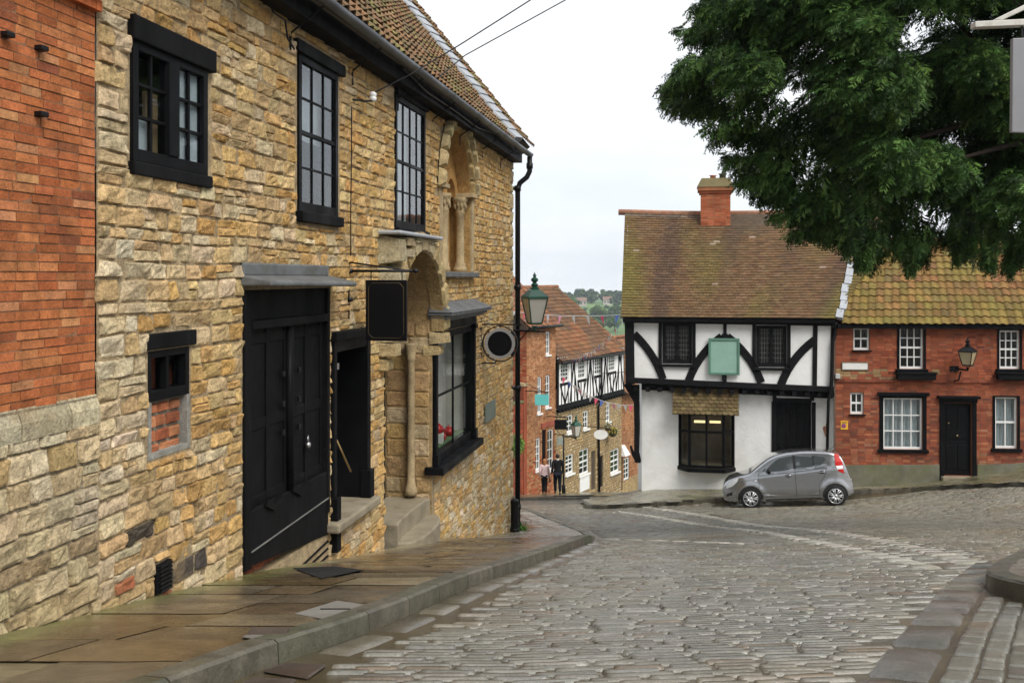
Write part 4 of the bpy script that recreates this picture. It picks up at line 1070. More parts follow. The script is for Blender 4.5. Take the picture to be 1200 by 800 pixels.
while x < UQ - .05:
    l = min(R.uniform(.4, .6), UQ - x); c = vcol((.47, .40, .27), .15)
    pw_.hexa([LF.pt(x + .006, vp - .14, .035), LF.pt(x + l - .006, vp - .14, .035), LF.pt(x + l - .006, vp - .14, 0), LF.pt(x + .006, vp - .14, 0), LF.pt(x + .006, vp - .04, .035), LF.pt(x + l - .006, vp - .04, .035), LF.pt(x + l - .006, vp + .05, -.0), LF.pt(x + .006, vp + .05, -.0)], c); x += l
pw_.build('stone_base', M['rubble'], BH, smooth_=False, fix=False)
cn = MB((.45, .14, .045)); uc0 = LF.u(60); 
for k, (w_, z) in enumerate(((.05, LF.v(113, 15)), (.09, LF.v(113, 15) + .08))):
    x = uc0 - .5
    while x < UQ - .01: cn.fbox(LF, x, min(UQ - .01, x + .218), z, z + .07, -.02, w_ , vcol((.44, .13, .045), .2)); x += .226
cn.build('brick_band', M['brick'], BH)
for px, py in ((5, 41), (45, 57), (45, 134)):
    p = MB(); u_, v_ = LF.uv(px, py); p.fbox(LF, u_ - .035, u_ + .035, v_ - .016, v_ + .016, -.02, .05); p.build('iron_pin', M['iron'], BH, bevel=.006)
rr_ = MB(); rr_.quad(LF.pt(U0, VT, .1), LF.pt(UQ, VT, .1), LF.pt(UQ, VT + 3, -3), LF.pt(U0, VT + 3, -3)); rr_.quad(LF.pt(U0, VT, -6), LF.pt(UQ, VT, -6), LF.pt(UQ, VT + 3, -3), LF.pt(U0, VT + 3, -3)); rr_.build('roof', M['wood_dark'], BH)
# ================================================================ timber-framed house across the street
TH = thing('timber_framed_house', 'white limewashed house with black timber frame and brown tiled roof on the street corner', 'house', TF.pt(3, G(6, 30), 0))
JW = -.34                                               # ground floor stands back under the jetty
zE = TF.v(733, 371); zJ0, zJ1 = TF.v(740, 449), TF.v(740, 443); TW = TF.u(977); TD = 6.6
def tz(y, px=850): return TF.v(px, y)
def tzj(y, px=850): return TF.v(px, y, JW)
tw1 = TF.rect(776, 378, 426, 811); tw2 = TF.rect(886, 381, 430, 922)
up = MB(); up_holes = [tw1, tw2]
backing(up, TF, (0, TW), (zJ0 + .02, zE + .12), up_holes, 0.0, (1, 1, 1))
for h in up_holes: reveal(up, TF, h, .1, 0, (1, 1, 1))
up.quad(TF.pt(0, zJ0, 0), TF.pt(0, zE + .3, 0), TF.pt(0, zE + .3, -TD), TF.pt(0, zJ0, -TD)); up.quad(TF.pt(TW, -9, 0), TF.pt(TW, zE, 0), TF.pt(TW, zE, -TD), TF.pt(TW, -9, -TD))
up.quad(TF.pt(0, zJ0 + .02, 0), TF.pt(TW, zJ0 + .02, 0), TF.pt(TW, zJ0 + .02, -.6), TF.pt(0, zJ0 + .02, -.6))
for uu in (0, TW): up.face(*[up.add(TF.pt(uu, z, w_)) for z, w_ in ((zE, 0), (zE, -TD), (zE + 3.4, -TD / 2))])
up.build('upper_wall', M['plaster'], TH, fix=False)
gw0 = TF.u(752, JW)
bayo = TF.rect(795, 482, 545, 861, JW); tdo = TF.rect(909, 471, 560, 951, JW); tdo = (tdo[0], tdo[1], G(TF.pt(tdo[0], 0, JW).x, TF.pt(tdo[0], 0, JW).y) + .16, tdo[3])
gw = MB(); backing(gw, TF, (gw0, TW + .25), (-9.5, zJ1), [bayo, tdo], JW, (1, 1, 1))
reveal(gw, TF, bayo, .1, JW, (1, 1, 1)); reveal(gw, TF, tdo, .2, JW, (1, 1, 1))
gw.quad(TF.pt(gw0, -9.5, JW), TF.pt(gw0, zJ1, JW), TF.pt(gw0, zJ1, -TD), TF.pt(gw0, -9.5, -TD)); gw.quad(TF.pt(0, -9.5, -TD), TF.pt(TW, -9.5, -TD), TF.pt(TW, zE, -TD), TF.pt(0, zE, -TD))
gw.build('ground_floor_wall', M['plaster'], TH, fix=False)
def beam(name, pts, width, w0=-.02, w1=.045, m='timber', fc=TF, wo=0.0):
    mb = MB(); mb.strip(fc, [fc.uv(px, py, wo) for px, py in pts], width, wo + w0, wo + w1); return mb.build(name, M[m], TH, bevel=.012)
beam('wall_plate', [(730, 374), (979, 378)], .2)
beam('corner_post', [(737.5, 374), (738.5, 450)], .28, w1=.06)
beam('jetty_beam', [(734, 445), (800, 448), (975, 456)], .17, w1=.075)
for k in range(17):
    jo = MB(); u_ = .25 + k * .36; z_ = lerp(TF.v(740, 455), TF.v(975, 462), u_ / TW) + .02; jo.fbox(TF, u_, u_ + .13, z_ - .10, z_ + .04, -.3, .03); jo.build('joist_end', M['timber'], TH, bevel=.01)
beam('bressumer', [(752, 451), (850, 455), (975, 461)], .27, w0=-.05, w1=.12, wo=JW)
beam('post', [(849.5, 378), (849.5, 450)], .10); beam('post', [(955.5, 381), (954.5, 453)], .13); beam('post', [(976, 378), (974, 460)], .10)
def arc(p0, p1, bul, n=7):
    p0 = Vector(p0); p1 = Vector(p1); c = (p0 + p1) / 2; q = Vector((p1.y - p0.y, p0.x - p1.x)).normalized() * bul
    return [tuple(p0 * (1 - t) ** 2 + (c + q * 2) * 2 * t * (1 - t) + p1 * t * t) for t in [k / n for k in range(n + 1)]]
for a in (arc((743, 391), (777, 444), 4), arc((846, 394), (807, 446), -5), arc((852, 394), (892, 448), 5), arc((955, 398), (915, 451), -5)): beam('brace', a, .235, w1=.04)
tf_ = MB(); tf_.prism([TF.pt(*TF.uv(px, py), -.02) for px, py in ((841, 397), (849.5, 388), (858, 397))], TF.n * .06); tf_.build('brace_head', M['timber'], TH)
# leaded casements
def leaded(h, label=None):
    o = window(TF, TH, h, 1, 1, w=-.03, fw=.10, bar=.014, dep=.1, m='timber', mull=.09, gl='glass_dull', room='room', rd=.8)
    lm_ = MB(); c_ = (h[0] + h[1]) / 2
    for x0, x1 in ((h[0] + .1, c_ - .045), (c_ + .045, h[1] - .1)):
        for k in range(1, 4): lm_.fbox(TF, lerp(x0, x1, k / 4) - .007, lerp(x0, x1, k / 4) + .007, h[2] + .13, h[3] - .1, -.087, -.078)
        for k in range(1, 7): z_ = lerp(h[2] + .13, h[3] - .1, k / 7); lm_.fbox(TF, x0, x1, z_ - .007, z_ + .007, -.088, -.079)
    lm_.build('leading', M['lead'], o)
    slab(TF, o, 'sill', h[0] - .07, h[1] + .07, h[2] - .09, h[2] - .003, -.06, .09, 'timber'); 
    return o
leaded(tw1); leaded(tw2)
for h in (tw1, tw2):
    for x0, x1 in ((h[0] - .11, h[0] - .003), (h[1] + .003, h[1] + .11)): slab(TF, TH, 'window_post', x0, x1, h[2] - .05, zE - .03, -.02, .04, 'timber')
# canted bay window with a tiled pent roof
u0, u1, v0, v1 = bayo; BO = .33; ci = .32
bay = MB(); P = [(u0, 0), (u0 + ci, BO), (u1 - ci, BO), (u1, 0)]
def bp(k, z, o=0.0): return TF.pt(P[k][0], z, JW + P[k][1] + o)
class Sub(Fac):
    def __init__(s, a, b):
        s.o = Vector((a.x, a.y, 0)); d = Vector((b.x - a.x, b.y - a.y, 0)); s.L = d.length; s.d = d.normalized(); s.n = Vector((s.d.y, -s.d.x, 0))
        if s.n.dot(TF.n) < 0: s.n = -s.n
BW_ = None
for k in range(3):
    f = Sub(bp(k, 0), bp(k + 1, 0)); h = (0, f.L, v0, v1)
    if k == 1:
        o = window(f, TH, h, 2, 1, w=.0, fw=.06, bar=.06, dep=.08, m='black', interior_=False, gl='glass_dull', name='bay_window')
        ins = MB(); zt = lerp(v0, v1, .66); ins.fbox(f, .05, f.L - .05, zt - .035, zt + .035, -.07, -.0055); ins.build('transom', M['black'], o)
    else:
        o = window(f, TH, h, 1, 1, w=.0, fw=.05, bar=.04, dep=.08, m='black', interior_=False, gl='glass_dull', name='bay_window')
        ins = MB(); zt = lerp(v0, v1, .66); ins.fbox(f, .04, f.L - .04, zt - .03, zt + .03, -.07, -.0055); ins.build('transom', M['black'], o)
sl_ = MB(); a = [sl_.add(TF.pt(u, v0 - .12, JW + w_)) for u, w_ in ((u0 - .07, -.05), (u0 + ci - .03, BO + .09), (u1 - ci + .03, BO + .09), (u1 + .07, -.05))]; b = [sl_.add(TF.pt(u, v0 - .004, JW + w_)) for u, w_ in ((u0 - .07, -.05), (u0 + ci - .03, BO + .09), (u1 - ci + .03, BO + .09), (u1 + .07, -.05))]
sl_.face(*a[::-1]); sl_.face(*b); [sl_.face(a[k], a[(k + 1) % 4], b[(k + 1) % 4], b[k]) for k in range(4)]; sl_.build('bay_sill', M['black'], TH, bevel=.01)
rm = MB(); e = .0
rm.quad(TF.pt(u0, v0, JW - 1.2), TF.pt(u1, v0, JW - 1.2), TF.pt(u1, v1, JW - 1.2), TF.pt(u0, v1, JW - 1.2)); rm.quad(TF.pt(u0, v0, JW), TF.pt(u1, v0, JW), TF.pt(u1, v0, JW - 1.2), TF.pt(u0, v0, JW - 1.2)); rm.quad(TF.pt(u0, v1, JW), TF.pt(u1, v1, JW), TF.pt(u1, v1, JW - 1.2), TF.pt(u0, v1, JW - 1.2))
for uu in (u0, u1): rm.quad(TF.pt(uu, v0, JW), TF.pt(uu, v1, JW), TF.pt(uu, v1, JW - 1.2), TF.pt(uu, v0, JW - 1.2))
rm.quad(TF.pt(u0, v0 - .002, JW), bp(1, v0 - .002), bp(2, v0 - .002), TF.pt(u1, v0 - .002, JW)); rm.quad(TF.pt(u0, v1 + .002, JW), bp(1, v1 + .002), bp(2, v1 + .002), TF.pt(u1, v1 + .002, JW))
rm.build('bay_interior', mat('warm_shop_room', (.34, .27, .18), .9, var=.35, vscale=2.5, spec=.1), TH)
# the lit strip of shop lighting seen through the transom lights
for k in range(2):
    lm = MB(); lm.fbox(TF, lerp(u0, u1, .28 + .28 * k), lerp(u0, u1, .48 + .28 * k), v1 - .40, v1 - .33, JW - .55, JW - .50)
    em = bpy.data.materials.get('strip_light') or mat('strip_light', (1, .85, .6), .5, var=0); em.node_tree.nodes['Principled BSDF'].inputs['Emission Color'].default_value = (1, .72, .34, 1); em.node_tree.nodes['Principled BSDF'].inputs['Emission Strength'].default_value = 1.7
    lm.build('strip_light', em, TH)
hz0, hz1 = tzj(483, 826), tzj(455, 826); h0, h1 = TF.u(788, JW + .5), TF.u(866, JW + .5)
sl2 = math.atan2(hz1 - hz0, .34); B2 = (-TF.n * math.cos(sl2) + UP * math.sin(sl2)); N2 = TF.n * math.sin(sl2) + UP * math.cos(sl2); HL = (hz1 - hz0) / math.sin(sl2)
hm = rmap(TF.pt(h0, hz0, JW + .50), TF.d, B2, N2); ht = MB((.1, .07, .04))
ht.hexa([hm(0, 0, -.05), hm(h1 - h0, 0, -.05), hm(h1 - h0, HL, -.05), hm(0, HL, -.05), hm(0, 0, 0), hm(h1 - h0, 0, 0), hm(h1 - h0, HL, 0), hm(0, HL, 0)])
def plain_tiles(mb, mp, L, H, tw, gauge, pal, lift=.022, sag=None, rnd=False):
    nB = int(round(H / gauge)); gauge = H / nB
    for j in range(nB):
        off = (tw / 2 if j % 2 else 0); x = -off
        while x < L - .01:
            a0, a1 = max(0, x), min(L, x + tw); x += tw
            if a1 - a0 < .02: continue
            c = pal((a0 + a1) / 2, j * gauge); l = lift + R.uniform(-.005, .007); b0, b1 = j * gauge - .012 + R.uniform(-.004, .004), (j + 1) * gauge + .02; g = .0025
            s0 = sag(a0, b0) if sag else 0; s1 = sag(a1, b0) if sag else 0
            if rnd:
                m = (a0 + a1) / 2; P_ = [(a0 + g, b0 + .045), (lerp(a0, m, .35), b0 + .012), (m, b0), (lerp(m, a1, .65), b0 + .012), (a1 - g, b0 + .045)]
                t = [mb.add(mp(p, q, l), c) for p, q in P_]; lo = [mb.add(mp(p, q, l - .022), c) for p, q in P_]; tp = [mb.add(mp(a1 - g, b1, .004), c), mb.add(mp(a0 + g, b1, .004), c)]
                mb.face(*t, *tp); [mb.face(lo[k], lo[k + 1], t[k + 1], t[k]) for k in range(4)]
            else:
                i = [mb.add(mp(p, q, h_), c) for p, q, h_ in ((a0 + g, b0, l + s0), (a1 - g, b0, l + s1), (a1 - g, b1, .003 + s1), (a0 + g, b1, .003 + s0), (a0 + g, b0, l - .02 + s0), (a1 - g, b0, l - .02 + s1))]
                mb.face(i[0], i[1], i[2], i[3]); mb.face(i[4], i[5], i[1], i[0])
plain_tiles(ht, hm, h1 - h0, HL, .165, .115, lambda a, b: vcol(R.choice([(.13, .095, .04), (.11, .075, .035), (.15, .11, .05)]), .2), .03, rnd=True)
ht.build('bay_roof', M['tile'], TH, fix=False)
# boarded door
u0, u1, v0, v1 = tdo; dr = MB();
for k in range(5):
    a, b = lerp(u0, u1, k / 5), lerp(u0, u1, (k + 1) / 5); dr.fbox(TF, a + .004, b - .004, v0, v1, JW - .14, JW - .1)
for z in (.15, .5, .85): dr.fbox(TF, u0 + .05, u1 - .05, lerp(v0, v1, z) - .05, lerp(v0, v1, z) + .05, JW - .1, JW - .085)
td = dr.build('door', M['black_old'], TH, bevel=.006)
kn = MB(); kn.ell(TF.pt(u0 + .13, lerp(v0, v1, .48), JW - .07), (.03, .03, .03)); kn.build('handle', M['iron'], td)
df = MB(); df.fbox(TF, u0 - .12, u0 - .002, v0, v1 + .02, JW - .12, JW + .035); df.fbox(TF, u1 + .002, u1 + .12, v0, v1 + .02, JW - .12, JW + .035); df.fbox(TF, u0 - .002, u1 + .002, v1, v1 + .13, JW - .12, JW + .03); df.build('door_frame', M['timber'], TH, bevel=.01)
beam('door_beam', [(906, 459), (955, 461)], .14, w1=.10, wo=JW); beam('bracket', [(907.5, 456), (907.5, 471)], .1, w1=.14, wo=JW); beam('bracket', [(951.5, 457), (951.5, 469)], .1, w1=.14, wo=JW)
# carved bracket carrying the jettied corner
cp = MB(); cz = TF.v(745, 452)
pts = [TF.uv(px, py, JW + .06) for px, py in ((745, 451), (746, 470), (746.5, 500), (746, 530), (747.5, 541))]
cp.strip(TF, pts, [.22, .17, .17, .15, .2], JW - .1, JW + .12); cp.build('corner_post', M['timber'], TH, bevel=.02)
cb = MB(); cb.strip(TF, [TF.uv(px, py, JW + .1) for px, py in ((735, 449), (740, 459), (744, 468), (746, 474))], [.24, .2, .14, .08], JW - .08, JW + .14); cb.build('bracket', M['timber'], TH, bevel=.02)
cf = MB(); cf.strip(TF, [TF.uv(px, py, JW + .05) for px, py in ((739, 522), (742, 532), (747, 540), (751, 541))], [.05, .09, .12, .05], JW - .05, JW + .12); cf.build('foot_bracket', M['timber'], TH, bevel=.01)
# roof
zr0 = TF.v(729, 371, .3) ; ridz = TF.v(820, 247) * 1.11; RWW = .3
ra_ = math.atan2(ridz - zr0, TD / 2 + RWW); TB = (-TF.n * math.cos(ra_) + UP * math.sin(ra_)); TN = TF.n * math.sin(ra_) + UP * math.cos(ra_); TL = (TD / 2 + RWW) / math.cos(ra_)
ul, ur = TF.u(727.5, .3), TF.u(982, .3); tm = rmap(TF.pt(ul, zr0, RWW), TF.d, TB, TN); RLn = ur - ul; tm0 = tm
def shear(a, b): return -.012 * b * (1 - a / RLn) + .24 * b * (a / RLn)
def tmap(a, b, h): return tm(a + shear(a, b), b, h + .03 * nz(a * .5, b * .5, 8) - .06 * math.sin(math.pi * a / RLn) * (b / TL))
def pal_t(a, b):
    t = R.random(); c = (.130, .075, .036) if t < .45 else (.142, .084, .042) if t < .7 else (.115, .066, .035) if t < .9 else (.15, .092, .048)
    m = clamp((nz(a * .9, b * .25, 3) - .05) * 2.2) * .75 + smooth(.8, .0, RLn - a) * .75 * clamp(.7 + nz(b * .8, a)) + smooth(.5, 0, a) * .35
    k = clamp((nz(a * 1.3, b * .18, 9) - .1) * 2.5) * .5
    m = clamp(m) * .75
    c = tuple(lerp(c[i], (.135, .118, .026)[i], m) for i in range(3)); c = tuple(lerp(c[i], (.06, .038, .034)[i], k) for i in range(3))
    if b > TL - .35: c = tuple(lerp(c[i], (.14, .12, .10)[i], .6) for i in range(3))
    if R.random() < .006: c = (.26, .19, .13)
    return vcol(c, .13, .05)
def tm(a, b, h): return tm0(a + shear(a, b), b, h - .06 * math.sin(math.pi * clamp(a / RLn)) * (b / TL))
rf = MB((.08, .06, .04)); rf.hexa([tm(.05, .02, -.12), tm(RLn - .02, .02, -.12), tm(RLn - .02, TL, -.12), tm(.05, TL, -.12), tm(.05, .02, -.05), tm(RLn - .02, .02, -.05), tm(RLn - .02, TL, -.09), tm(.05, TL, -.09)])
plain_tiles(rf, tmap, RLn, TL, .165, .118, pal_t, .026)
rf.build('roof', M['tile'], TH, fix=False)
rg = MB((.28, .13, .075)); x = -.15
while x < RLn:
    p0, p1 = tmap(x, TL, .0), tmap(min(RLn, x + .32), TL, .0); c = vcol((.30, .15, .09), .2)
    rg.tube([p0 + UP * -.02, p1 + UP * -.02], .10, 10, c); x += .325
rg.build('ridge_tiles', M['tile'], TH)
bkr = MB(); bkr.quad(tm(0, TL, -.05), tm(RLn, TL, -.05), tm(RLn, TL, -.05) - TF.n * 3.5 - UP * 3.6, tm(0, TL, -.05) - TF.n * 3.5 - UP * 3.6); bkr.build('rear_roof', M['wood_dark'], TH)
eb = MB(); eb.fbox(TF, .0, TW, zr0 - .14, zr0 - .02, .02, .26); eb.build('eaves_board', M['timber'], TH)
# chimney
cu0, cu1 = TF.u(821, -3.3), TF.u(855.5, -3.3); cz0 = ridz - .5; cz1 = TF.v(838, 210, -3.3)
ch = MB((.3, .2, .13)); nb_ = int((cz1 - .45 - cz0) / .075)
CF = Fac(TF.o.x, TF.o.y, TF.d.x, TF.d.y, TF.n.x, TF.n.y)
ccol = lambda u, v: vcol(R.choice([(.42, .12, .055), (.36, .095, .04), (.45, .15, .07)]), .18)
for fc_, a, b, w_ in ((TF, cu0, cu1, -2.85),):
    backing(ch, fc_, (a, b), (cz0, cz1 - .4), [], w_, (.3, .2, .13)); masonry(ch, fc_, a, b, cz0, cz1 - .42, [], (.07, .078), (.2, .23), ccol, .007, 1, 1, 0, .006, .01, w=w_, pw=8, tilt=.004)
for uu in (cu0, cu1): ch.quad(TF.pt(uu, cz0, -2.85), TF.pt(uu, cz1 - .4, -2.85), TF.pt(uu, cz1 - .4, -3.7), TF.pt(uu, cz0, -3.7), (.36, .11, .05))
ch.quad(TF.pt(cu0, cz0, -3.7), TF.pt(cu1, cz0, -3.7), TF.pt(cu1, cz1 - .4, -3.7), TF.pt(cu0, cz1 - .4, -3.7), (.36, .11, .05))
for k, (o_, a, b, c) in enumerate(((.05, .50, .42, (.38, .11, .05)), (.10, .42, .30, (.33, .13, .06)))): ch.fbox(TF, cu0 - o_, cu1 + o_, cz1 - a, cz1 - b, -3.7 - o_, -2.85 + o_, c)
ch.hexa([TF.pt(cu0 - .12, cz1 - .30, -2.73), TF.pt(cu1 + .12, cz1 - .30, -2.73), TF.pt(cu1 + .12, cz1 - .30, -3.82), TF.pt(cu0 - .12, cz1 - .30, -3.82), TF.pt(cu0 + .03, cz1, -2.88), TF.pt(cu1 - .03, cz1, -2.88), TF.pt(cu1 - .03, cz1, -3.67), TF.pt(cu0 + .03, cz1, -3.67)], (.17, .14, .07))
cho = ch.build('chimney', M['brick_far'], TH, fix=False)
for f_, r_, h_, c in ((.42, .13, .12, (.42, .17, .09)), (.75, .15, .17, (.09, .08, .05))):
    p = MB(c); p.lathe([(r_ * .75, -.02), (r_ * .7, h_ * .7), (r_, h_), (r_ * .8, h_), (r_ * .55, 0)], TF.pt(lerp(cu0, cu1, f_), cz1, -3.25), 12, c); p.build('chimney_pot', M['tile'], cho, smooth_=True)
# lead flashing along the right hand verge, downpipe
lf_ = MB(); 
for k in range(14):
    b0, b1 = TL * k / 14, TL * (k + 1) / 14; j = R.uniform(-.03, .03)
    lf_.hexa([tm(RLn - .02, b0, -.04), tm(RLn + .15, b0, -.12), tm(RLn + .15, b1, -.12), tm(RLn - .02, b1, -.04), tm(RLn - .05 + j, b0, .07), tm(RLn + .15 + j, b0, .03), tm(RLn + .15 + j, b1, .01), tm(RLn - .05 + j, b1, .05)])
lf_.build('lead_flashing', M['lead_bright'], TH)
dp = MB(); gz = G(9.4, 29.3) + .12
dpts = [TF.pt(*TF.uv(979, 380, .1), .1), TF.pt(*TF.uv(979, 392, .1), .1), TF.pt(*TF.uv(976, 400, .1), .1), TF.pt(*TF.uv(973.5, 455, .1), .1), TF.pt(*TF.uv(971, 470, .1), .06), TF.pt(*TF.uv(969, 545, .06), .06)]
dp.tube(dpts, .045, 8); dp.lathe([(.08, -.12), (.1, .1)], dpts[0], 8)
dp.build('downpipe', M['iron'], TH, smooth_=True)
dmp = MB(); un, vn = TF.uv(967, 505, JW); dmp.prism([TF.pt(un + .02 + .07 * math.cos(t) * (1 + .5 * math.sin(3 * t)), vn + .19 * math.sin(t) * (1 + .35 * math.cos(5 * t)), JW + .001) for t in [2 * math.pi * k / 14 for k in range(14)]], TF.n * .006); dmp.build('bare_brick_patch', mat('bare_brick', (.34, .15, .09), .9, var=.4), TH)

# pale green sign board on the front
SG = thing('sign_board', 'blank pale green board framed in darker green on the timber front', 'sign', TF.pt(*TF.uv(848, 418), .1))
a = TF.rect(831, 397, 438, 866, .12); mb = MB(); mb.fbox(TF, a[0], a[1], a[2], a[3], .06, .11); mb.build('board', mat('sage_green_paint', (.27, .44, .36), .55, var=.07), SG)
mb = MB(); fwid = .05
for x0, x1, y0, y1 in ((a[0] - .02, a[0] + fwid, a[2] - .02, a[3] + .02), (a[1] - fwid, a[1] + .02, a[2] - .02, a[3] + .02), (a[0] + fwid, a[1] - fwid, a[2] - .02, a[2] + fwid), (a[0] + fwid, a[1] - fwid, a[3] - fwid, a[3] + .02)): mb.fbox(TF, x0, x1, y0, y1, .05, .135)
mb.build('frame', mat('dark_green_paint', (.10, .22, .16), .5), SG, bevel=.008)
mb = MB(); mb.fbox(TF, (a[0] + a[1]) / 2 - .06, (a[0] + a[1]) / 2 + .06, a[2] - .2, a[2] - .022, .0, .1); mb.build('bracket', M['timber'], SG)

# ================================================================ red brick row house on the right
RH = thing('brick_row_house', 'low red brick house with mossy orange pantiles and white sash windows', 'house', RF.pt(3, G(12, 29), 0))
RU1 = 9.0; rz = RF.v(985, 378)
def gr2(u): p = RF.pt(u, 0); return G(p.x, p.y) + .12
def rw(x0, yt, yb, x1): return RF.rect(x0, yt, yb, x1)
W_a = rw(1000, 384, 410, 1019); W_b = rw(996.5, 460, 485, 1012); W_c = rw(1054, 383, 432, 1082); W_d = rw(1171, 387, 432, 1195); W_e = rw(1035, 466, 526, 1081); W_f = rw(1166, 465, 525, 1192); D_r = rw(1106, 472, 552, 1139)
off = RF.u(1288) ; W_g = (W_c[0] + off - 2.0, W_c[1] + off - 2.0, W_c[2], W_c[3])
D_r = (D_r[0], D_r[1], gr2(D_r[0]) + .12, D_r[3])
rh_holes = [W_a, W_b, W_c, W_d, W_e, W_f, D_r]
bw = MB((.2, .13, .09)); backing(bw, RF, (-.05, RU1), (-8, rz + .2), rh_holes, 0, (.17, .10, .07))
for h in rh_holes: reveal(bw, RF, h, .12, 0, (.25, .09, .05))
rp1 = [(5, (.295, .082, .040)), (3, (.335, .10, .05)), (2, (.245, .065, .034)), (.5, (.36, .12, .055)), (.35, (.18, .05, .03))]
rp2 = [(4, (.28, .08, .042)), (3, (.22, .065, .038)), (2, (.33, .12, .06)), (1.0, (.17, .065, .042)), (.4, (.30, .14, .08))]
def rpal(u, v):
    low = smooth(-2.9, -4.2, v + .6 * nz(u * .8, v)); c = pick(rp2 if R.random() < low else rp1)
    if -3.15 < v < -2.75 and u < 3 and R.random() < .5: c = (.34, .22, .11)
    return vcol(c, .14, .05)
masonry(bw, RF, .0, RU1, gr2, rz + .1, rh_holes, (.07, .08), (.19, .235), rpal, .007, 1, 1, 0, .005, .015, w=0, tilt=.005, base=-.012)
bw.quad(RF.pt(RU1, -8, 0), RF.pt(RU1, rz, 0), RF.pt(RU1, rz, -6), RF.pt(RU1, -8, -6)); bw.quad(RF.pt(-.05, -8, -6), RF.pt(RU1, -8, -6), RF.pt(RU1, rz, -6), RF.pt(-.05, rz, -6))
bw.build('wall', M['brick_far'], RH, fix=False)
# string course and plinth
sc_ = MB((.2, .06, .035)); z_ = RF.v(1100, 446.5); x = .0
while x < RU1: sc_.fbox(RF, x, x + .222, z_ - .035, z_ + .035, -.01, .05, vcol((.22, .065, .035), .25)); x += .226
sc_.build('string_course', M['brick_far'], RH)
for a, b in ((-.02, D_r[0] - .14), (D_r[1] + .14, RU1)):
    n = 6; pl = MB()
    for k in range(n):
        x0, x1 = lerp(a, b, k / n), lerp(a, b, (k + 1) / n); z0 = RF.v(1000, 545) 
        pl.hexa([RF.pt(x0, gr2(x0) - .3, .05), RF.pt(x1, gr2(x1) - .3, .05), RF.pt(x1, gr2(x1) - .3, -.02), RF.pt(x0, gr2(x0) - .3, -.02), RF.pt(x0, max(gr2(x0) + .2, z0 + .02 * x0), .05), RF.pt(x1, max(gr2(x1) + .2, z0 + .02 * x1), .05), RF.pt(x1, max(gr2(x1) + .2, z0 + .02 * x1), -.02), RF.pt(x0, max(gr2(x0) + .2, z0 + .02 * x0), -.02)])
    pl.build('plinth', M['render_grey'], RH)
def rwin(h, cols, rows, split, surround=0.0, sill=.08, cur=False, label=None, fw=.05):
    o = window(RF, RH, h, cols, rows, w=-.05, fw=fw, bar=.028, dep=.08, m='white', split=split, rd=.6, gl='glass', room='dark', bev=0)
    if surround:
        s_ = MB()
        for x0, x1, y0, y1 in ((h[0] - surround, h[0] - .002, h[2], h[3] + surround * .6), (h[1] + .002, h[1] + surround, h[2], h[3] + surround * .6), (h[0] - .002, h[1] + .002, h[3] + .002, h[3] + surround * .6)): s_.fbox(RF, x0, x1, y0, y1, -.08, .035)
        s_.build('surround', M['black'], o, bevel=.006)
    if sill: slab(RF, o, 'sill', h[0] - surround - .05, h[1] + surround + .05, h[2] - sill, h[2] - .003, -.06, .09, 'black')
    if cur: curtain(RF, o, h[0] + .03, h[1] - .03, h[2] + .03, h[3] - .03, -.2, cur, amp=.03)
    return o
rwin(W_a, 2, 2, True, 0, .04); rwin(W_b, 2, 2, True, 0, .04); oc_ = rwin(W_c, 3, 4, True, .07, .09); od_ = rwin(W_d, 3, 4, True, .06, .09)
oe_ = rwin(W_e, 4, 3, False, .11, .1, 9); of_ = rwin(W_f, 2, 2, True, .07, .1, 6)
slab(RF, oe_, 'head', W_e[0] - .17, W_e[1] + .17, W_e[3] + .07, W_e[3] + .17, -.05, .12, 'black')
for h, o in ((W_c, oc_), (W_d, od_)):
    s_ = MB(); s_.fbox(RF, h[0] - .1, h[1] + .3, h[2] - .30, h[2] - .10, .02, .22); s_.fbox(RF, h[0] - .14, h[1] + .34, h[2] - .13, h[2] - .092, .0, .25); s_.build('window_trough', M['black_old'], o, bevel=.01)
u0, u1, v0, v1 = D_r; dr = MB(); dr.fbox(RF, u0, u1, v0, v1, -.14, -.09)
for a, b in ((.08, .42), (.5, .92)):
    for x0, x1 in ((.12, .47), (.53, .88)): dr.fbox(RF, lerp(u0, u1, x0), lerp(u0, u1, x1), lerp(v0, v1, a), lerp(v0, v1, b), -.09, -.075)
do = dr.build('door', M['black'], RH, bevel=.008)
kb = MB(); kb.ell(RF.pt(lerp(u0, u1, .5), lerp(v0, v1, .55), -.05), (.03, .03, .03)); kb.ell(RF.pt(lerp(u0, u1, .2), lerp(v0, v1, .72), -.06), (.025, .025, .025)); kb.build('knob', mat('worn_brass', (.4, .3, .14), .4, metal=.8), do)
df = MB(); df.fbox(RF, u0 - .12, u0 - .002, v0 - .1, v1 + .02, -.1, .05); df.fbox(RF, u1 + .002, u1 + .12, v0 - .1, v1 + .02, -.1, .05); df.fbox(RF, u0 - .14, u1 + .14, v1 + .02, v1 + .14, -.1, .06); df.fbox(RF, u0 - .2, u1 + .2, v1 + .14, v1 + .21, -.05, .16); df.build('door_frame', M['black'], RH, bevel=.008)
sp = MB(); sp.fbox(RF, u0 - .1, u1 + .1, v0 - .4, v0 - .004, -.14, .22); sp.build('doorstep', M['step'], RH, bevel=.015)
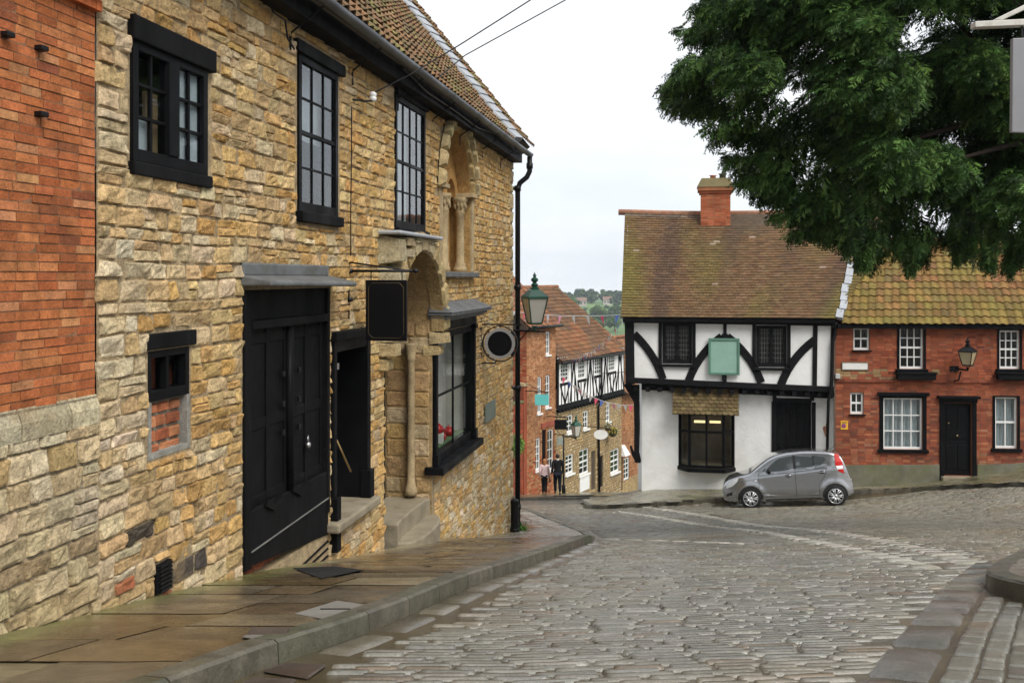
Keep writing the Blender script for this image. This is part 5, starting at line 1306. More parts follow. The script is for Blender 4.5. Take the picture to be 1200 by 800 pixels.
# pantiled roof
rsa = rad(47); RRB = -RF.n * math.cos(rsa) + UP * math.sin(rsa); RRN = RF.n * math.sin(rsa) + UP * math.cos(rsa); rm0_ = rmap(RF.pt(.10, rz - .02, .28), RF.d, RRB, RRN)
def rm_(a, b, h): return rm0_(a + .25 * b * (1 - a / (RU1 + .2)), b, h)
def rmap2(a, b, h): return rm_(a, b, h + .05 * nz(a * .5, b * .5, 2) - .0)
def pal_p(a, b):
    t = R.random(); c = (.20, .088, .036) if t < .45 else (.23, .105, .042) if t < .75 else (.165, .08, .038) if t < .9 else (.13, .075, .04)
    m = clamp(.55 + nz(a * .7, b * .9, 5) * .7 + R.uniform(-.25, .25) + .25 * smooth(1.5, 0, b))
    c = tuple(lerp(c[i], (.165, .138, .03)[i], m * .85) for i in range(3)); return vcol(c, .2, .05)
rf = MB((.08, .06, .04)); RLL, RHH = RU1 + .2, 3.45
rf.hexa([rm_(0, 0, -.14), rm_(RLL, 0, -.14), rm_(RLL, RHH, -.14), rm_(0, RHH, -.14), rm_(0, 0, -.06), rm_(RLL, 0, -.06), rm_(RLL, RHH, -.06), rm_(0, RHH, -.06)])
pantiles(rf, rmap2, RLL, RHH, .235, .275, pal_p, amp=.045, lift=.035)
rf.build('roof', M['pantile'], RH, fix=False)
b_ = MB(); b_.quad(rm_(0, RHH, -.05), rm_(RLL, RHH, -.05), rm_(RLL, RHH, -.05) - RF.n * 3.2 - UP * 3.4, rm_(0, RHH, -.05) - RF.n * 3.2 - UP * 3.4)
for aa in (0, RLL): b_.face(*[b_.add(p) for p in (rm_(aa, 0, -.1), rm_(aa, RHH, -.1), rm_(aa, RHH, -.1) - RF.n * 3.2 - UP * 3.4)])
b_.build('rear_roof', M['wood_dark'], RH)
rt = MB((.3, .14, .08)); x = 0
while x < RLL: rt.tube([rm_(x, RHH, -.02), rm_(min(RLL, x + .4), RHH, -.02)], .11, 8, vcol((.26, .12, .06), .25)); x += .405
rt.build('ridge_tiles', M['tile'], RH)
eb = MB(); eb.fbox(RF, .0, RU1, rz - .16, rz - .03, .02, .24); eb.build('eaves_board', M['timber'], RH)
# sign plates on the brick front
def plate(name, label, cat, fc, x0, yt, yb, x1, m, th=.025, w=.0):
    t = fc.rect(x0, yt, yb, x1, w); mb = MB(); mb.fbox(fc, *t, w + .006, w + th); o = mb.build(name, m, None, bevel=.004); return tag(o, label, cat)
SP = thing('street_sign', 'long blank white name plate on the red brick wall beside the black downpipe', 'sign', RF.pt(*RF.uv(1001, 428), 0))
t = RF.rect(986.5, 424.5, 433, 1017); mb = MB(); mb.fbox(RF, *t, .006, .03); mb.build('plate', mat('white_enamel', (.74, .73, .70), .5, var=.1), SP, bevel=.004)
mb = MB()
for x0, x1, y0, y1 in ((t[0] - .01, t[0] + .012, t[2] - .01, t[3] + .01), (t[1] - .012, t[1] + .01, t[2] - .01, t[3] + .01), (t[0] + .012, t[1] - .012, t[2] - .01, t[2] + .012), (t[0] + .012, t[1] - .012, t[3] - .012, t[3] + .01)): mb.fbox(RF, x0, x1, y0, y1, .004, .036)
mb.build('frame', M['render_grey'], SP)
YS = thing('notice_sign', 'small square yellow notice with a purple disc on the brick wall', 'sign', RF.pt(*RF.uv(989, 498), 0))
t = RF.rect(985, 492.5, 503, 993.5); mb = MB(); mb.fbox(RF, *t, .006, .024); mb.build('plate', mat('yellow_sign_paint', (.80, .42, .03), .5, var=.05), YS)
c = RF.pt((t[0] + t[1]) / 2 - .02, lerp(t[2], t[3], .42), .025); mb = MB(); mb.lathe([(.066, 0), (.066, .004)], c, 16, ax=RF.n); mb.build('disc', mat('purple_sign_paint', (.16, .05, .22), .5, var=0), YS)
mb = MB(); mb.lathe([(.036, .0045), (.036, .007)], c, 16, ax=RF.n); mb.build('disc_centre', mat('red_sign_paint', (.35, .06, .09), .5, var=0), YS)
mb = MB()
for z in (.72, .84): mb.fbox(RF, t[0] + .03, t[1] - .03, lerp(t[2], t[3], z), lerp(t[2], t[3], z) + .012, .0245, .027)
mb.build('mark', mat('dark_sign_print', (.08, .05, .03), .6, var=0), YS)
AB = MB(); q = RF.uv(981, 440.5); AB.fbox(RF, q[0] - .07, q[0] + .07, q[1] - .07, q[1] + .07, .0, .1); o = AB.build('junction_box', mat('grey_plastic', (.45, .45, .44), .5), None, bevel=.015); tag(o, 'small pale grey box on the brick wall under the white name plate', 'box')
# ================================================================ the silver hatchback
CAR = thing('parked_car', 'small silver grey hatchback parked facing left against the kerb', 'car')
fw_, rw_ = gp(880.5, 588.5), gp(977, 585.5)
yc = 27.75
def onroad(px):
    y = yc - (px - 880) / 97 * .45; return Vector(((px - CX) / F * y, y, 0))
A_, B_ = onroad(880), onroad(977); A_.z = G(A_.x, A_.y) + .012; B_.z = G(B_.x, B_.y) + .012
print('car', fw_, rw_, A_, B_, (B_ - A_).length)
ex = (B_ - A_).normalized(); side = Vector((-ex.y, ex.x, 0)).normalized()
q = (A_ + B_) / 2 + side * 1.4; hs = (G(q.x, q.y) - G((A_ + B_).x / 2, (A_ + B_).y / 2)) / 1.4
ey = (side + UP * hs).normalized(); ey = (ey - ex * ey.dot(ex)).normalized(); ez = ex.cross(ey)
WB = 2.40; FX = .78; CS = (B_ - A_).length / WB
org = A_ - ex * FX * CS
Mx = Matrix(((ex.x, ey.x, ez.x, org.x), (ex.y, ey.y, ez.y, org.y), (ex.z, ey.z, ez.z, org.z), (0, 0, 0, 1)))
CAR.matrix_world = Mx @ Matrix.Scale(CS, 4)
TOP = [(0, .60), (.03, .70), (.08, .78), (.2, .87), (.45, .955), (.77, 1.02), (.85, 1.06), (1.1, 1.245), (1.35, 1.415), (1.6, 1.525), (1.9, 1.58), (2.3, 1.605), (2.7, 1.595), (3.1, 1.56), (3.38, 1.50), (3.47, 1.36), (3.55, 1.12), (3.62, .90), (3.69, .72), (3.705, .60)]
BOT = [(0, .27), (.1, .215), (.5, .20), (3.2, .205), (3.55, .27), (3.705, .36)]
def tab(T, x):
    if x <= T[0][0]: return T[0][1]
    for k in range(len(T) - 1):
        if x <= T[k + 1][0]: return lerp(T[k][1], T[k + 1][1], (x - T[k][0]) / (T[k + 1][0] - T[k][0]))
    return T[-1][1]
HWID = .84
def belt(x): return .93 + .085 * x if x < 3.2 else .93 + .085 * 3.2
def halfw(x, z):
    w = HWID
    if x < .75: w -= .26 * ((.75 - x) / .75) ** 2.3
    if x > 3.0: w -= .16 * ((x - 3.0) / .7) ** 2
    b = belt(x)
    if z > b: w -= (z - b) * .36 + .02
    else: w -= .035 * smooth(b - .12, b, z) - .0
    w -= .05 * smooth(.5, .2, z)
    for cx in (FX, FX + WB):                          # flared arches
        d = math.hypot(x - cx, z - .30); w += .028 * math.exp(-((d - .38) / .07) ** 2) if z > .25 else 0
    return w
xs = [0, .015, .04, .08, .13, .2, .28] + [.36 + .06 * k for k in range(53)] + [3.52, 3.57, 3.62, 3.66, 3.69, 3.705]
xs = sorted(set(round(x, 3) for x in xs if x <= 3.705))
def section(x):
    zt, zb_ = tab(TOP, x), tab(BOT, x); r = min(.09, (zt - zb_) * .3); out = []
    n = 14
    for k in range(n + 1):
        z = lerp(zb_, zt - r, k / n); out.append((halfw(x, z), z))
    w0 = halfw(x, zt - r)
    for k in range(1, 5):
        t = math.pi / 2 * k / 4; out.append((w0 - r * 1.3 * (1 - math.cos(t)), zt - r + r * math.sin(t)))
    we = out[-1][0]
    for k in range(1, 6): out.append((we * (1 - k / 5), zt + .03 * (1 - (1 - k / 5) ** 2) * min(1, we)))
    return [(0, zb_)] + out
body = MB(); rows = []
for x in xs:
    s_ = section(x); a = [body.add((x, -y, z)) for y, z in s_]; b = [body.add((x, y, z)) for y, z in s_[1:-1]]
    rows.append(a + b[::-1])
for k in range(len(rows) - 1):
    n = len(rows[k])
    for j in range(n):
        x, y, z = body.v[rows[k][j]]
        body.face(rows[k][j], rows[k][(j + 1) % n], rows[k + 1][(j + 1) % n], rows[k + 1][j])
body.face(*rows[0]); body.face(*rows[-1][::-1])
paint = mat('silver_grey_car_paint', (.40, .405, .415), rough=.24, var=.02, metal=.9, spec=.5, coat=.8)
tint = mat('car_glass_painted_reflection', (.06, .068, .072), rough=.03, var=0, spec=1.0, coat=1.0)  # grey base stands in for pale reflections and the view through the glass
blackp = mat('black_plastic', (.012, .012, .013), rough=.6, var=.1, spec=.3)
bo = body.build('body', paint, CAR, smooth_=True, local=True)
def surf(x, z, s, o=.004): return (x, s * (halfw(x, z) + o), z)
def panel(name, poly, s, m, parent, o=.004, th=.0, smooth__=True, res=.05):
    """a polygon in side view laid onto the body side"""
    mb = MB(); zs_ = [p[1] for p in poly]; xs_ = [p[0] for p in poly]; n = max(3, int((max(zs_) - min(zs_)) / res)); 
    def span(z):
        h = []
        for k in range(len(poly)):
            (x0, z0), (x1, z1) = poly[k], poly[(k + 1) % len(poly)]
            if (z0 - z) * (z1 - z) <= 0 and z0 != z1: h.append(lerp(x0, x1, (z - z0) / (z1 - z0)))
        return (min(h), max(h)) if h else (0, 0)
    m_ = 14; ids = []
    for j in range(n + 1):
        z = lerp(min(zs_) + 1e-4, max(zs_) - 1e-4, j / n); a, b = span(z)
        ids.append([mb.add(surf(lerp(a, b, i / m_), z, s, o)) for i in range(m_ + 1)])
    for j in range(n):
        for i in range(m_): mb.face(ids[j][i], ids[j][i + 1], ids[j + 1][i + 1], ids[j + 1][i])
    return mb.build(name, m, parent, smooth_=smooth__, local=True, fix=True)
def line(name, pts, s, m, parent, r=.006, o=.0):
    mb = MB(); mb.tube([surf(x, z, s, o) for x, z in pts], r, 5); return mb.build(name, m, parent, local=True)
def dens(pts, st=.06):
    out = []
    for k in range(len(pts) - 1):
        (x0, z0), (x1, z1) = pts[k], pts[k + 1]; n = max(1, int(math.hypot(x1 - x0, z1 - z0) / st))
        out += [(lerp(x0, x1, i / n), lerp(z0, z1, i / n)) for i in range(n)]
    return out + [pts[-1]]
chrome = mat('bright_alloy', (.62, .63, .64), rough=.3, var=0, metal=.85); rubber = mat('tyre_rubber', (.012, .012, .012), rough=.75, var=.2, spec=.3)
headm = mat('headlamp_lens', (.75, .78, .8), rough=.08, var=0, spec=.7, coat=.6); redm = mat('red_lamp_lens', (.5, .012, .008), rough=.3, var=0, spec=.3); greym = mat('dark_grille', (.02, .02, .022), rough=.5, var=0)
FG_ = [(1.24, 1.04), (1.34, 1.17), (1.52, 1.33), (1.72, 1.445), (1.95, 1.475), (2.06, 1.48), (2.06, 1.105), (1.6, 1.07)]
RG_ = [(2.14, 1.48), (2.5, 1.475), (2.62, 1.47), (2.62, 1.14), (2.14, 1.11)]; QG_ = [(2.66, 1.47), (2.85, 1.455), (3.0, 1.40), (2.98, 1.32), (2.84, 1.20), (2.66, 1.145)]
TG_ = [(1.13, 1.03), (1.21, 1.035), (1.30, 1.16), (1.28, 1.17)]
for s in (-1, 1):
    frontd = [(1.05, .34), (1.05, 1.0), (1.3, 1.2), (1.6, 1.44), (1.8, 1.505), (2.09, 1.515), (2.09, .33)]
    d1 = panel('door', frontd, s, paint, CAR, .003); d2 = panel('door', [(2.105, .33), (2.105, 1.515), (2.7, 1.505), (3.02, 1.44), (3.06, 1.3), (2.95, .95), (2.75, .62), (2.72, .34)], s, paint, CAR, .003)
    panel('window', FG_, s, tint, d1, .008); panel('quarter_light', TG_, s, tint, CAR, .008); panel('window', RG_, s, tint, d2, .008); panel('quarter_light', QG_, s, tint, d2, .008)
    panel('pillar', [(2.062, 1.1), (2.062, 1.49), (2.138, 1.49), (2.138, 1.1)], s, blackp, CAR, .009)
    panel('pillar', [(2.622, 1.14), (2.622, 1.472), (2.658, 1.472), (2.658, 1.145)], s, blackp, d2, .0085)
    gap = mat('shut_line', (.008, .008, .008), .8, var=0) if not bpy.data.materials.get('shut_line') else bpy.data.materials['shut_line']
    line('shut_line', dens([(1.05, .34), (1.05, 1.0), (1.16, 1.09)]), s, gap, d1, .006); line('shut_line', dens([(2.098, 1.1), (2.098, .34)]), s, gap, d1, .006); line('shut_line', dens([(1.05, .34), (2.72, .34), (2.75, .62), (2.95, .95), (3.06, 1.28)]), s, gap, d2, .006)
    for x, z, p in ((1.90, .93, d1), (2.86, 1.0, d2)):
        h = MB(); h.tube([surf(x - .09, z, s, .01), surf(x - .05, z, s, .035), surf(x + .05, z + .005, s, .035), surf(x + .09, z + .005, s, .01)], .016, 6); h.build('handle', paint, p, local=True, smooth_=True)
        h = MB(); P = [surf(x + .085 * math.cos(t), z + .045 * math.sin(t), s, .006) for t in [2 * math.pi * k / 12 for k in range(12)]]; h.face(*[h.add(q_) for q_ in P]); h.build('handle_recess', gap, p, local=True)
    mi = MB(); c = Vector(surf(1.36, 1.08, s, .11)); mi.ell(c, (.06, .10, .075), 12, 8); mi.tube([surf(1.32, 1.03, s, 0), c], .03, 6); mi.build('mirror', blackp, CAR, local=True, smooth_=True)
    panel('headlight', [(.10, .60), (.09, .68), (.16, .76), (.36, .87), (.47, .90), (.43, .80), (.28, .66)], s, headm, CAR, .008); panel('fog_light', [(.09, .36), (.08, .44), (.27, .50), (.25, .38)], s, greym, CAR, .007)
    panel('tail_light', [(3.25, 1.50), (3.36, 1.50), (3.455, 1.25), (3.47, 1.03), (3.48, .93), (3.38, .96), (3.27, 1.06), (3.25, 1.22)], s, redm, CAR, .010); panel('reversing_light', [(3.27, 1.155), (3.445, 1.155), (3.455, 1.06), (3.28, 1.06)], s, headm, CAR, .016)
    line('sill_strip', dens([(1.2, .25), (2.8, .25)]), s, blackp, CAR, .02)
    panel('indicator', [(.93, .80), (.93, .83), (1.0, .83), (1.0, .80)], s, headm, CAR, .008)
    for cx in (FX, FX + WB):
        ar = MB(); P = [(cx + .365 * math.cos(t), max(.16, .30 + .365 * math.sin(t))) for t in [2 * math.pi * k / 40 for k in range(40)]]
        ring = [ar.add((x, s * (halfw(clamp(x, 0, 3.7), max(z, .25)) + .003), z)) for x, z in P]; c = ar.add((cx, s * .80, .30))
        for k in range(40): ar.face(c, ring[k], ring[(k + 1) % 40])
        ar.build('wheel_arch', greym, CAR, local=True)
        wy = s * .775
        t = MB(); prof = [(.20, -.085), (.27, -.09), (.293, -.075), (.302, -.04), (.302, .04), (.293, .075), (.27, .09), (.20, .085)]
        t.lathe(prof, (cx, wy, .302), 28, ax=(0, s, 0)); wh = t.build('wheel', rubber, CAR, local=True, smooth_=True)
        rm = MB(); base = Vector((cx, wy, .302)); out_ = Vector((0, s, 0))
        rm.lathe([(.205, .05), (.215, .092), (.203, .096), (.193, .075), (.19, .07)], base, 28, ax=(0, s, 0))
        for k in range(7):
            for dlt in (-.16, .16):
                a = 2 * math.pi * k / 7; d = Vector((math.cos(a + dlt), 0, math.sin(a + dlt))); e = Vector((math.cos(a + dlt * .9), 0, math.sin(a + dlt * .9)))
                rm.tube([base + e * .045 + out_ * .088, base + d * .12 + out_ * .09, base + d * .20 + out_ * .083], .017, 5)
        rm.lathe([(.0, .06), (.06, .08), (.055, .1), (.02, .105)], base, 14, ax=(0, s, 0)); rm.build('rim', chrome, wh, local=True, smooth_=True)
        dk = MB(); dk.lathe([(.19, .055), (.19, .06)], base, 24, ax=(0, s, 0)); dk.build('brake_disc', greym, wh, local=True)
# windscreen, rear window, roof details
def topglass(name, x0, x1, f, m, o=.008):
    mb = MB(); ids = []
    for k in range(9):
        x = lerp(x0, x1, k / 8); r = min(.09, (tab(TOP, x) - .2) * .3); we = (halfw(x, tab(TOP, x) - r) - r * 1.3) * f; zt = tab(TOP, x)
        ids.append([mb.add((x - o * .6 * (1 if x < 2 else -1), y_ * we, zt + .03 * (1 - y_ * y_) * we + o)) for y_ in (-1, -.6, -.2, .2, .6, 1)])
    for k in range(8):
        for j in range(5): mb.face(ids[k][j], ids[k][j + 1], ids[k + 1][j + 1], ids[k + 1][j])
    return mb.build(name, m, CAR, local=True, smooth_=True)
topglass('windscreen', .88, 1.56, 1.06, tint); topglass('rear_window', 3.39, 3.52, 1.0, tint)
wp = MB(); wp.tube([(.80, -.45, 1.055), (.93, .0, 1.145), (.9, .4, 1.13)], .008, 5); wp.tube([(.80, .1, 1.06), (.95, .5, 1.14)], .008, 5); wp.build('wiper', blackp, CAR, local=True)
ae = MB(); ae.tube([(3.2, 0, 1.57), (3.42, 0, 1.74)], .006, 5); ae.build('aerial', blackp, CAR, local=True)
gr_ = MB(); P = [(-.004 + .0, y_, z) for y_, z in ((-.42, .56), (.42, .56), (.38, .44), (-.38, .44))]; gr_.prism(P, (-.012, 0, 0)); gr_.build('grille', greym, CAR, local=True)
for x0, nm in ((-.022, 'number_plate'), (3.705, 'number_plate')):
    np_ = MB(); np_.box(x0, x0 + .018, -.26, .26, .42 if x0 < 0 else .62, .52 if x0 < 0 else .72); np_.build(nm, M['white'], CAR, local=True)

# ================================================================ houses down the hill
def gF(u): p = FF.pt(u, 0); return G(p.x, p.y) + .131
ut = FF.u(651); ue = FF.u(729.5)
BR = thing('hill_brick_house', 'tall orange brick house with narrow white windows behind the walking couple', 'house', FF.pt(1, gF(1), 0))
ze = FF.v(652, 378); 
bh = MB((.3, .15, .09)); wn = [FF.rect(*q) for q in ((639.5, 389, 416, 644.5), (629.5, 442, 485, 634.5), (639, 440, 478, 644.5), (627.5, 514, 552, 633), (641.5, 504, 552, 648.5))]
wd_ = FF.rect(635, 504, 578, 640); holes = wn + [(wd_[0], wd_[1], gF(wd_[0]), wd_[3])]
backing(bh, FF, (0, ut), (-16, ze + .1), holes, 0, (.24, .12, .07))
for h in holes: reveal(bh, FF, h, .12, 0, (.3, .12, .06))
orb = [(4, (.38, .185, .085)), (3, (.42, .22, .11)), (2, (.33, .15, .07)), (1, (.28, .11, .05))]; redb = [(4, (.36, .085, .035)), (3, (.40, .11, .05)), (2, (.28, .06, .03)), (.6, (.16, .05, .03))]
masonry(bh, FF, 0, ut, gF, ze + .05, holes, (.07, .08), (.19, .235), lambda u, v: vcol(pick(orb if v > -8.4 else redb if R.random() < .3 else orb), .16), .008, 1, 1, 0, .005, .01, tilt=.004)
GW_ = 6.0
backing(bh, FG, (0, GW_), (-16, ze + .1), [], 0, (.24, .12, .07))
masonry(bh, FG, 0, 2.6, lambda u: -11.5, ze + .05, [], (.07, .08), (.19, .235), lambda u, v: vcol(pick(redb if R.random() < .75 else orb), .16), .008, 1, 1, 0, .005, .01, tilt=.004)
bh.face(*[bh.add(FG.pt(u, v, 0)) for u, v in ((0, ze), (GW_, ze), (GW_ / 2, ze + GW_ / 2 * .88))])
bh.build('wall', M['brick_far'], BR, fix=False)
def slope_roof(root, fc, u0, u1, z0, depth, pitch, pal, over=.28, name='roof'):
    sb = -fc.n * math.cos(pitch) + UP * math.sin(pitch); sn = fc.n * math.sin(pitch) + UP * math.cos(pitch); m_ = rmap(fc.pt(u0, z0 - over * math.tan(pitch) * .6, over), fc.d, sb, sn); L = u1 - u0; H = (depth / 2 + over) / math.cos(pitch)
    r = MB((.1, .06, .04)); r.hexa([m_(0, 0, -.12), m_(L, 0, -.12), m_(L, H, -.12), m_(0, H, -.12), m_(0, 0, -.03), m_(L, 0, -.03), m_(L, H, -.03), m_(0, H, -.03)])
    def m2(a, b, h): return m_(a, b, h + .05 * nz(a * .4, b * .4, 6))
    pantiles(r, m2, L, H, .25, .30, pal, amp=.045, lift=.035, seg=5); r.build(name, M['pantile'], root, fix=False)
    q = MB(); q.quad(m_(0, H, -.03), m_(L, H, -.03), m_(L, H, -.03) - fc.n * (depth / 2) - UP * (depth / 2 * math.tan(pitch)), m_(0, H, -.03) - fc.n * (depth / 2) - UP * (depth / 2 * math.tan(pitch)))
    for a in (.06, L - .06): q.face(*[q.add(p) for p in (m_(a, 0, -.12), m_(a, H, -.1), m_(a, H, -.1) - fc.n * (depth / 2) - UP * (depth / 2 * math.tan(pitch)))])
    q.build('rear_roof', M['wood_dark'], root)
    rt = MB(); x = 0
    while x < L: rt.tube([m_(x, H, .0), m_(min(L, x + .4), H, .0)], .11, 7, vcol((.24, .11, .06), .2)); x += .405
    rt.build('ridge_tiles', M['tile'], root)
slope_roof(BR, FF, -.25, ut + .12, ze + .05, GW_, rad(41.5), lambda a, b: vcol(R.choice([(.22, .092, .046), (.25, .105, .05), (.18, .08, .044), (.16, .085, .052)]), .2))
for k, h in enumerate(wn): 
    o = window(FF, BR, h, 2, 3 if k == 0 else 4, w=-.04, fw=.07, bar=.04, dep=.06, m='white', rd=.5, bev=0, room='dark')
    slab(FF, o, 'sill', h[0] - .06, h[1] + .06, h[2] - .08, h[2] - .003, -.05, .07, 'white')
d_ = MB(); d_.fbox(FF, wd_[0], wd_[1], gF(wd_[0]), wd_[3], -.12, -.06); d_.build('door', M['black'], BR)
db = MB(); z_ = FF.v(640, 504); db.fbox(FF, FF.u(634), FF.u(649.5), FF.v(634, 502), FF.v(634, 496), .0, .06); db.build('fascia', mat('red_shop_fascia', (.30, .07, .035), .6), BR)
gtr = MB(); gtr.tube([FF.pt(-.25, ze - .12, .32), FF.pt(ut + .15, ze - .12, .32)], .07, 8); gtr.build('gutter', M['iron'], BR, smooth_=True)

# --- garden wall in front of the gable, with railings
zt = FF.v(605, 474, .02); GU0 = -7.0
GWL = thing('garden_wall', 'dark red brick garden wall with mossy coping beside the corner downpipe', 'wall', FF.pt(-1.5, gF(-1.5), -.1))
gwm = MB((.2, .08, .05)); redw = [(3, (.33, .075, .033)), (2, (.27, .06, .03)), (1, (.19, .07, .04))]
backing(gwm, FF, (GU0, -.36), (-13, zt), [], .02, (.2, .09, .06)); masonry(gwm, FF, -4.5, -.36, gF, zt, [], (.07, .08), (.19, .235), lambda u, v: vcol(pick(redw), .2), .008, 1, 1, 0, .005, .01, w=.02, tilt=.004)
gwm.quad(FF.pt(GU0, -13, -.3), FF.pt(-.36, -13, -.3), FF.pt(-.36, zt, -.3), FF.pt(GU0, zt, -.3)); gwm.quad(FF.pt(GU0, -13, .02), FF.pt(GU0, zt, .02), FF.pt(GU0, zt, -.3), FF.pt(GU0, -13, -.3)); gwm.quad(FF.pt(GU0, zt, .02), FF.pt(-.36, zt, .02), FF.pt(-.36, zt, -.3), FF.pt(GU0, zt, -.3)); gwm.build('wall', M['brick_far'], GWL, fix=False)
cpn = MB(); cpn.fbox(FF, GU0, -.36, zt + .003, zt + .12, -.34, .07); cpn.build('coping', mat('mossy_coping', (.13, .135, .06), .9, var=.3), GWL, bevel=.02)
pr = MB((.3, .08, .04)); pr.fbox(FF, -.355, -.03, -13, zt + .75, -.32, .05); pr.build('brick_pier', M['brick_far'], GWL); pc_ = MB(); pc_.fbox(FF, -.40, -.005, zt + .753, zt + .90, -.37, .10); pc_.build('pier_cap', M['ashlar'], GWL, bevel=.02)
RL_ = thing('iron_railing', 'dark iron railing standing on the coping of the red garden wall', 'railing', FF.pt(-2, zt + .12, -.12))
rm_1 = MB()
for k in range(42): rm_1.tube([FF.pt(-.45 - k * .11, zt + .10, -.12), FF.pt(-.45 - k * .11, zt + .70, -.12)], .016, 5)
rm_1.build('bars', mat('rusty_iron', (.05, .02, .015), .7, var=.3), RL_)
for z in (.2, .65): r_ = MB(); r_.fbox(FF, -5.1, -.42, zt + z, zt + z + .05, -.14, -.10); r_.build('rail', bpy.data.materials['rusty_iron'], RL_)

# --- half-timbered house over stone
HT = thing('half_timbered_house', 'long house with black and white striped timber storey over golden stone, brown pantile roof', 'house', FF.pt(7, gF(7), 0))
zE2 = FF.v(729, 409) ; zJ = FF.v(690, 470); 
lowh = [FF.rect(*q) for q in ((665.5, 487, 508, 672.5), (684.5, 482, 503.5, 690.5), (711, 475, 495, 716), (664, 534, 557, 673), (680, 528, 558, 691), (716.5, 528, 556, 726.5))]
dk = [FF.rect(694, 529, 575, 699), FF.rect(703, 535, 572, 708)]; dk = [(a, b, max(c, gF(a)), d) for a, b, c, d in dk]
st2 = MB((.28, .21, .12)); backing(st2, FF, (ut, ue), (-17, zJ), lowh + dk, -.06, (.26, .20, .12))
for h in lowh + dk: reveal(st2, FF, h, .14, -.06, (.3, .24, .15))
spal2 = lambda u, v: vcol(R.choice([(.42, .30, .14), (.38, .26, .11), (.46, .36, .20), (.34, .25, .13), (.30, .2, .09)]), .2)
masonry(st2, FF, ut, ue, gF, zJ, lowh + dk, (.09, .17), (.16, .4), spal2, .03, 2, 2, .3, .01, .05, w=-.05, wav=.04)
st2.quad(FF.pt(ue, -17, -.06), FF.pt(ue, zE2, -.06), FF.pt(ue, zE2, -7), FF.pt(ue, -17, -7), (.4, .2, .1))
st2.build('stone_wall', M['rubble'], HT, fix=False)
tm2 = MB(); upw = [FF.rect(*q) for q in ((655, 426, 449, 664.5), (675.5, 422, 445, 684), (695, 419, 440, 703), (711.5, 416, 436, 719))]
backing(tm2, FF, (ut, ue), (zJ, zE2 + .1), upw, .1, (1, 1, 1))
for h in upw: reveal(tm2, FF, h, .12, .1, (1, 1, 1))
tm2.quad(FF.pt(ut, zJ, .1), FF.pt(ue, zJ, .1), FF.pt(ue, zJ, -.1), FF.pt(ut, zJ, -.1))
zr_ = zE2 + (8.4 / 2) * math.tan(rad(38)) 
for uu in (ue,): tm2.quad(FF.pt(uu, zJ, .1), FF.pt(uu, zE2, .1), FF.pt(uu, zE2, -7), FF.pt(uu, zJ, -7))
tm2.build('plaster_wall', M['plaster'], HT, fix=False)
def fb(name, u0, z0, u1, z1, wd): mb = MB(); mb.strip(FF, [(u0, z0), (u1, z1)], wd, .09, .125); mb.build(name, M['timber'], HT)
fb('sole_beam', ut, zJ + .1, ue, zJ + .1, .24); fb('wall_plate', ut, zE2 - .08, ue, zE2 - .08, .26); zm = FF.v(664, 451)
def blocked(u, z0, z1): return any(h[0] - .05 < u < h[1] + .05 and h[2] < z1 and h[3] > z0 for h in upw)
L2 = ue - ut; nb2 = 22
for k in range(nb2 + 1):
    u = ut + .06 + (L2 - .12) * k / nb2
    hit = [h for h in upw if h[0] - .09 < u < h[1] + .09]
    if hit: fb('stud', u, zJ + .2, u, hit[0][2] - .08, .06)
    else: fb('stud', u, zJ + .2, u, zE2 - .2, .06 if k % 6 else .16)
for k, h in enumerate(upw):
    fb('rail', h[0] - .1, h[2] - .06, h[1] + .1, h[2] - .06, .13)
    nxt = upw[k + 1][0] if k < 3 else ue; c = (h[1] + nxt) / 2; m_ = (h[0] + h[1]) / 2
    fb('brace', h[1] + .12, zJ + .25, c, zE2 - .25, .10); fb('brace', nxt - .12, zJ + .25, c, zE2 - .25, .10)
    fb('brace', m_, zJ + .2, h[0] - .05, h[2] - .1, .09); fb('brace', m_, zJ + .2, h[1] + .05, h[2] - .1, .09)
u = ut + .2
while u < ue: jn = MB(); jn.fbox(FF, u, u + .12, zJ - .17, zJ - .02, -.05, .14); jn.build('joist_end', M['timber'], HT); u += .36
for h in upw: window(FF, HT, h, 3, 4, w=.07, fw=.08, bar=.04, dep=.06, m='white', rd=.5, bev=0)
for k, h in enumerate(lowh): 
    o = window(FF, HT, h, 2, 4 if k > 2 else 3, w=-.1, fw=.08, bar=.045, dep=.06, m='white', rd=.5, bev=0, split=k > 2); slab(FF, o, 'sill', h[0] - .08, h[1] + .08, h[2] - .09, h[2] - .003, -.12, .04, 'white')
wpn = MB(); h = lowh[4]; wpn.fbox(FF, h[0], h[1], FF.v(680, 577), h[2] - .1, -.07, .0); wpn.build('white_panel', M['white'], HT, bevel=.01)
for h, m_ in zip(dk, ('wood_dark', 'black')): d_ = MB(); d_.fbox(FF, h[0], h[1], h[2], h[3], -.2, -.14); d_.build('door', M[m_], HT)
slope_roof(HT, FF, ut + .1, ue + .25, zE2 + .05, 8.4, rad(38.5), lambda a, b: vcol(R.choice([(.145, .075, .039), (.165, .084, .042), (.125, .068, .039), (.11, .068, .044), (.145, .085, .044)]) if nz(a * .5, b * .4, 2) < .25 else R.choice([(.20, .10, .046), (.21, .088, .04)]), .2))
dpp = MB(); uu = FF.u(700.5); dpp.tube([FF.pt(uu, zE2 - .2, .22), FF.pt(uu, zJ - .1, .22), FF.pt(uu, zJ - .4, .04), FF.pt(uu + .12, gF(uu), .04)], .06, 8); dpp.build('downpipe', M['iron'], HT, smooth_=True)
gt2 = MB(); gt2.tube([FF.pt(ut, zE2 - .16, .36), FF.pt(ue + .2, zE2 - .16, .36)], .07, 8); gt2.build('gutter', M['iron'], HT, smooth_=True)

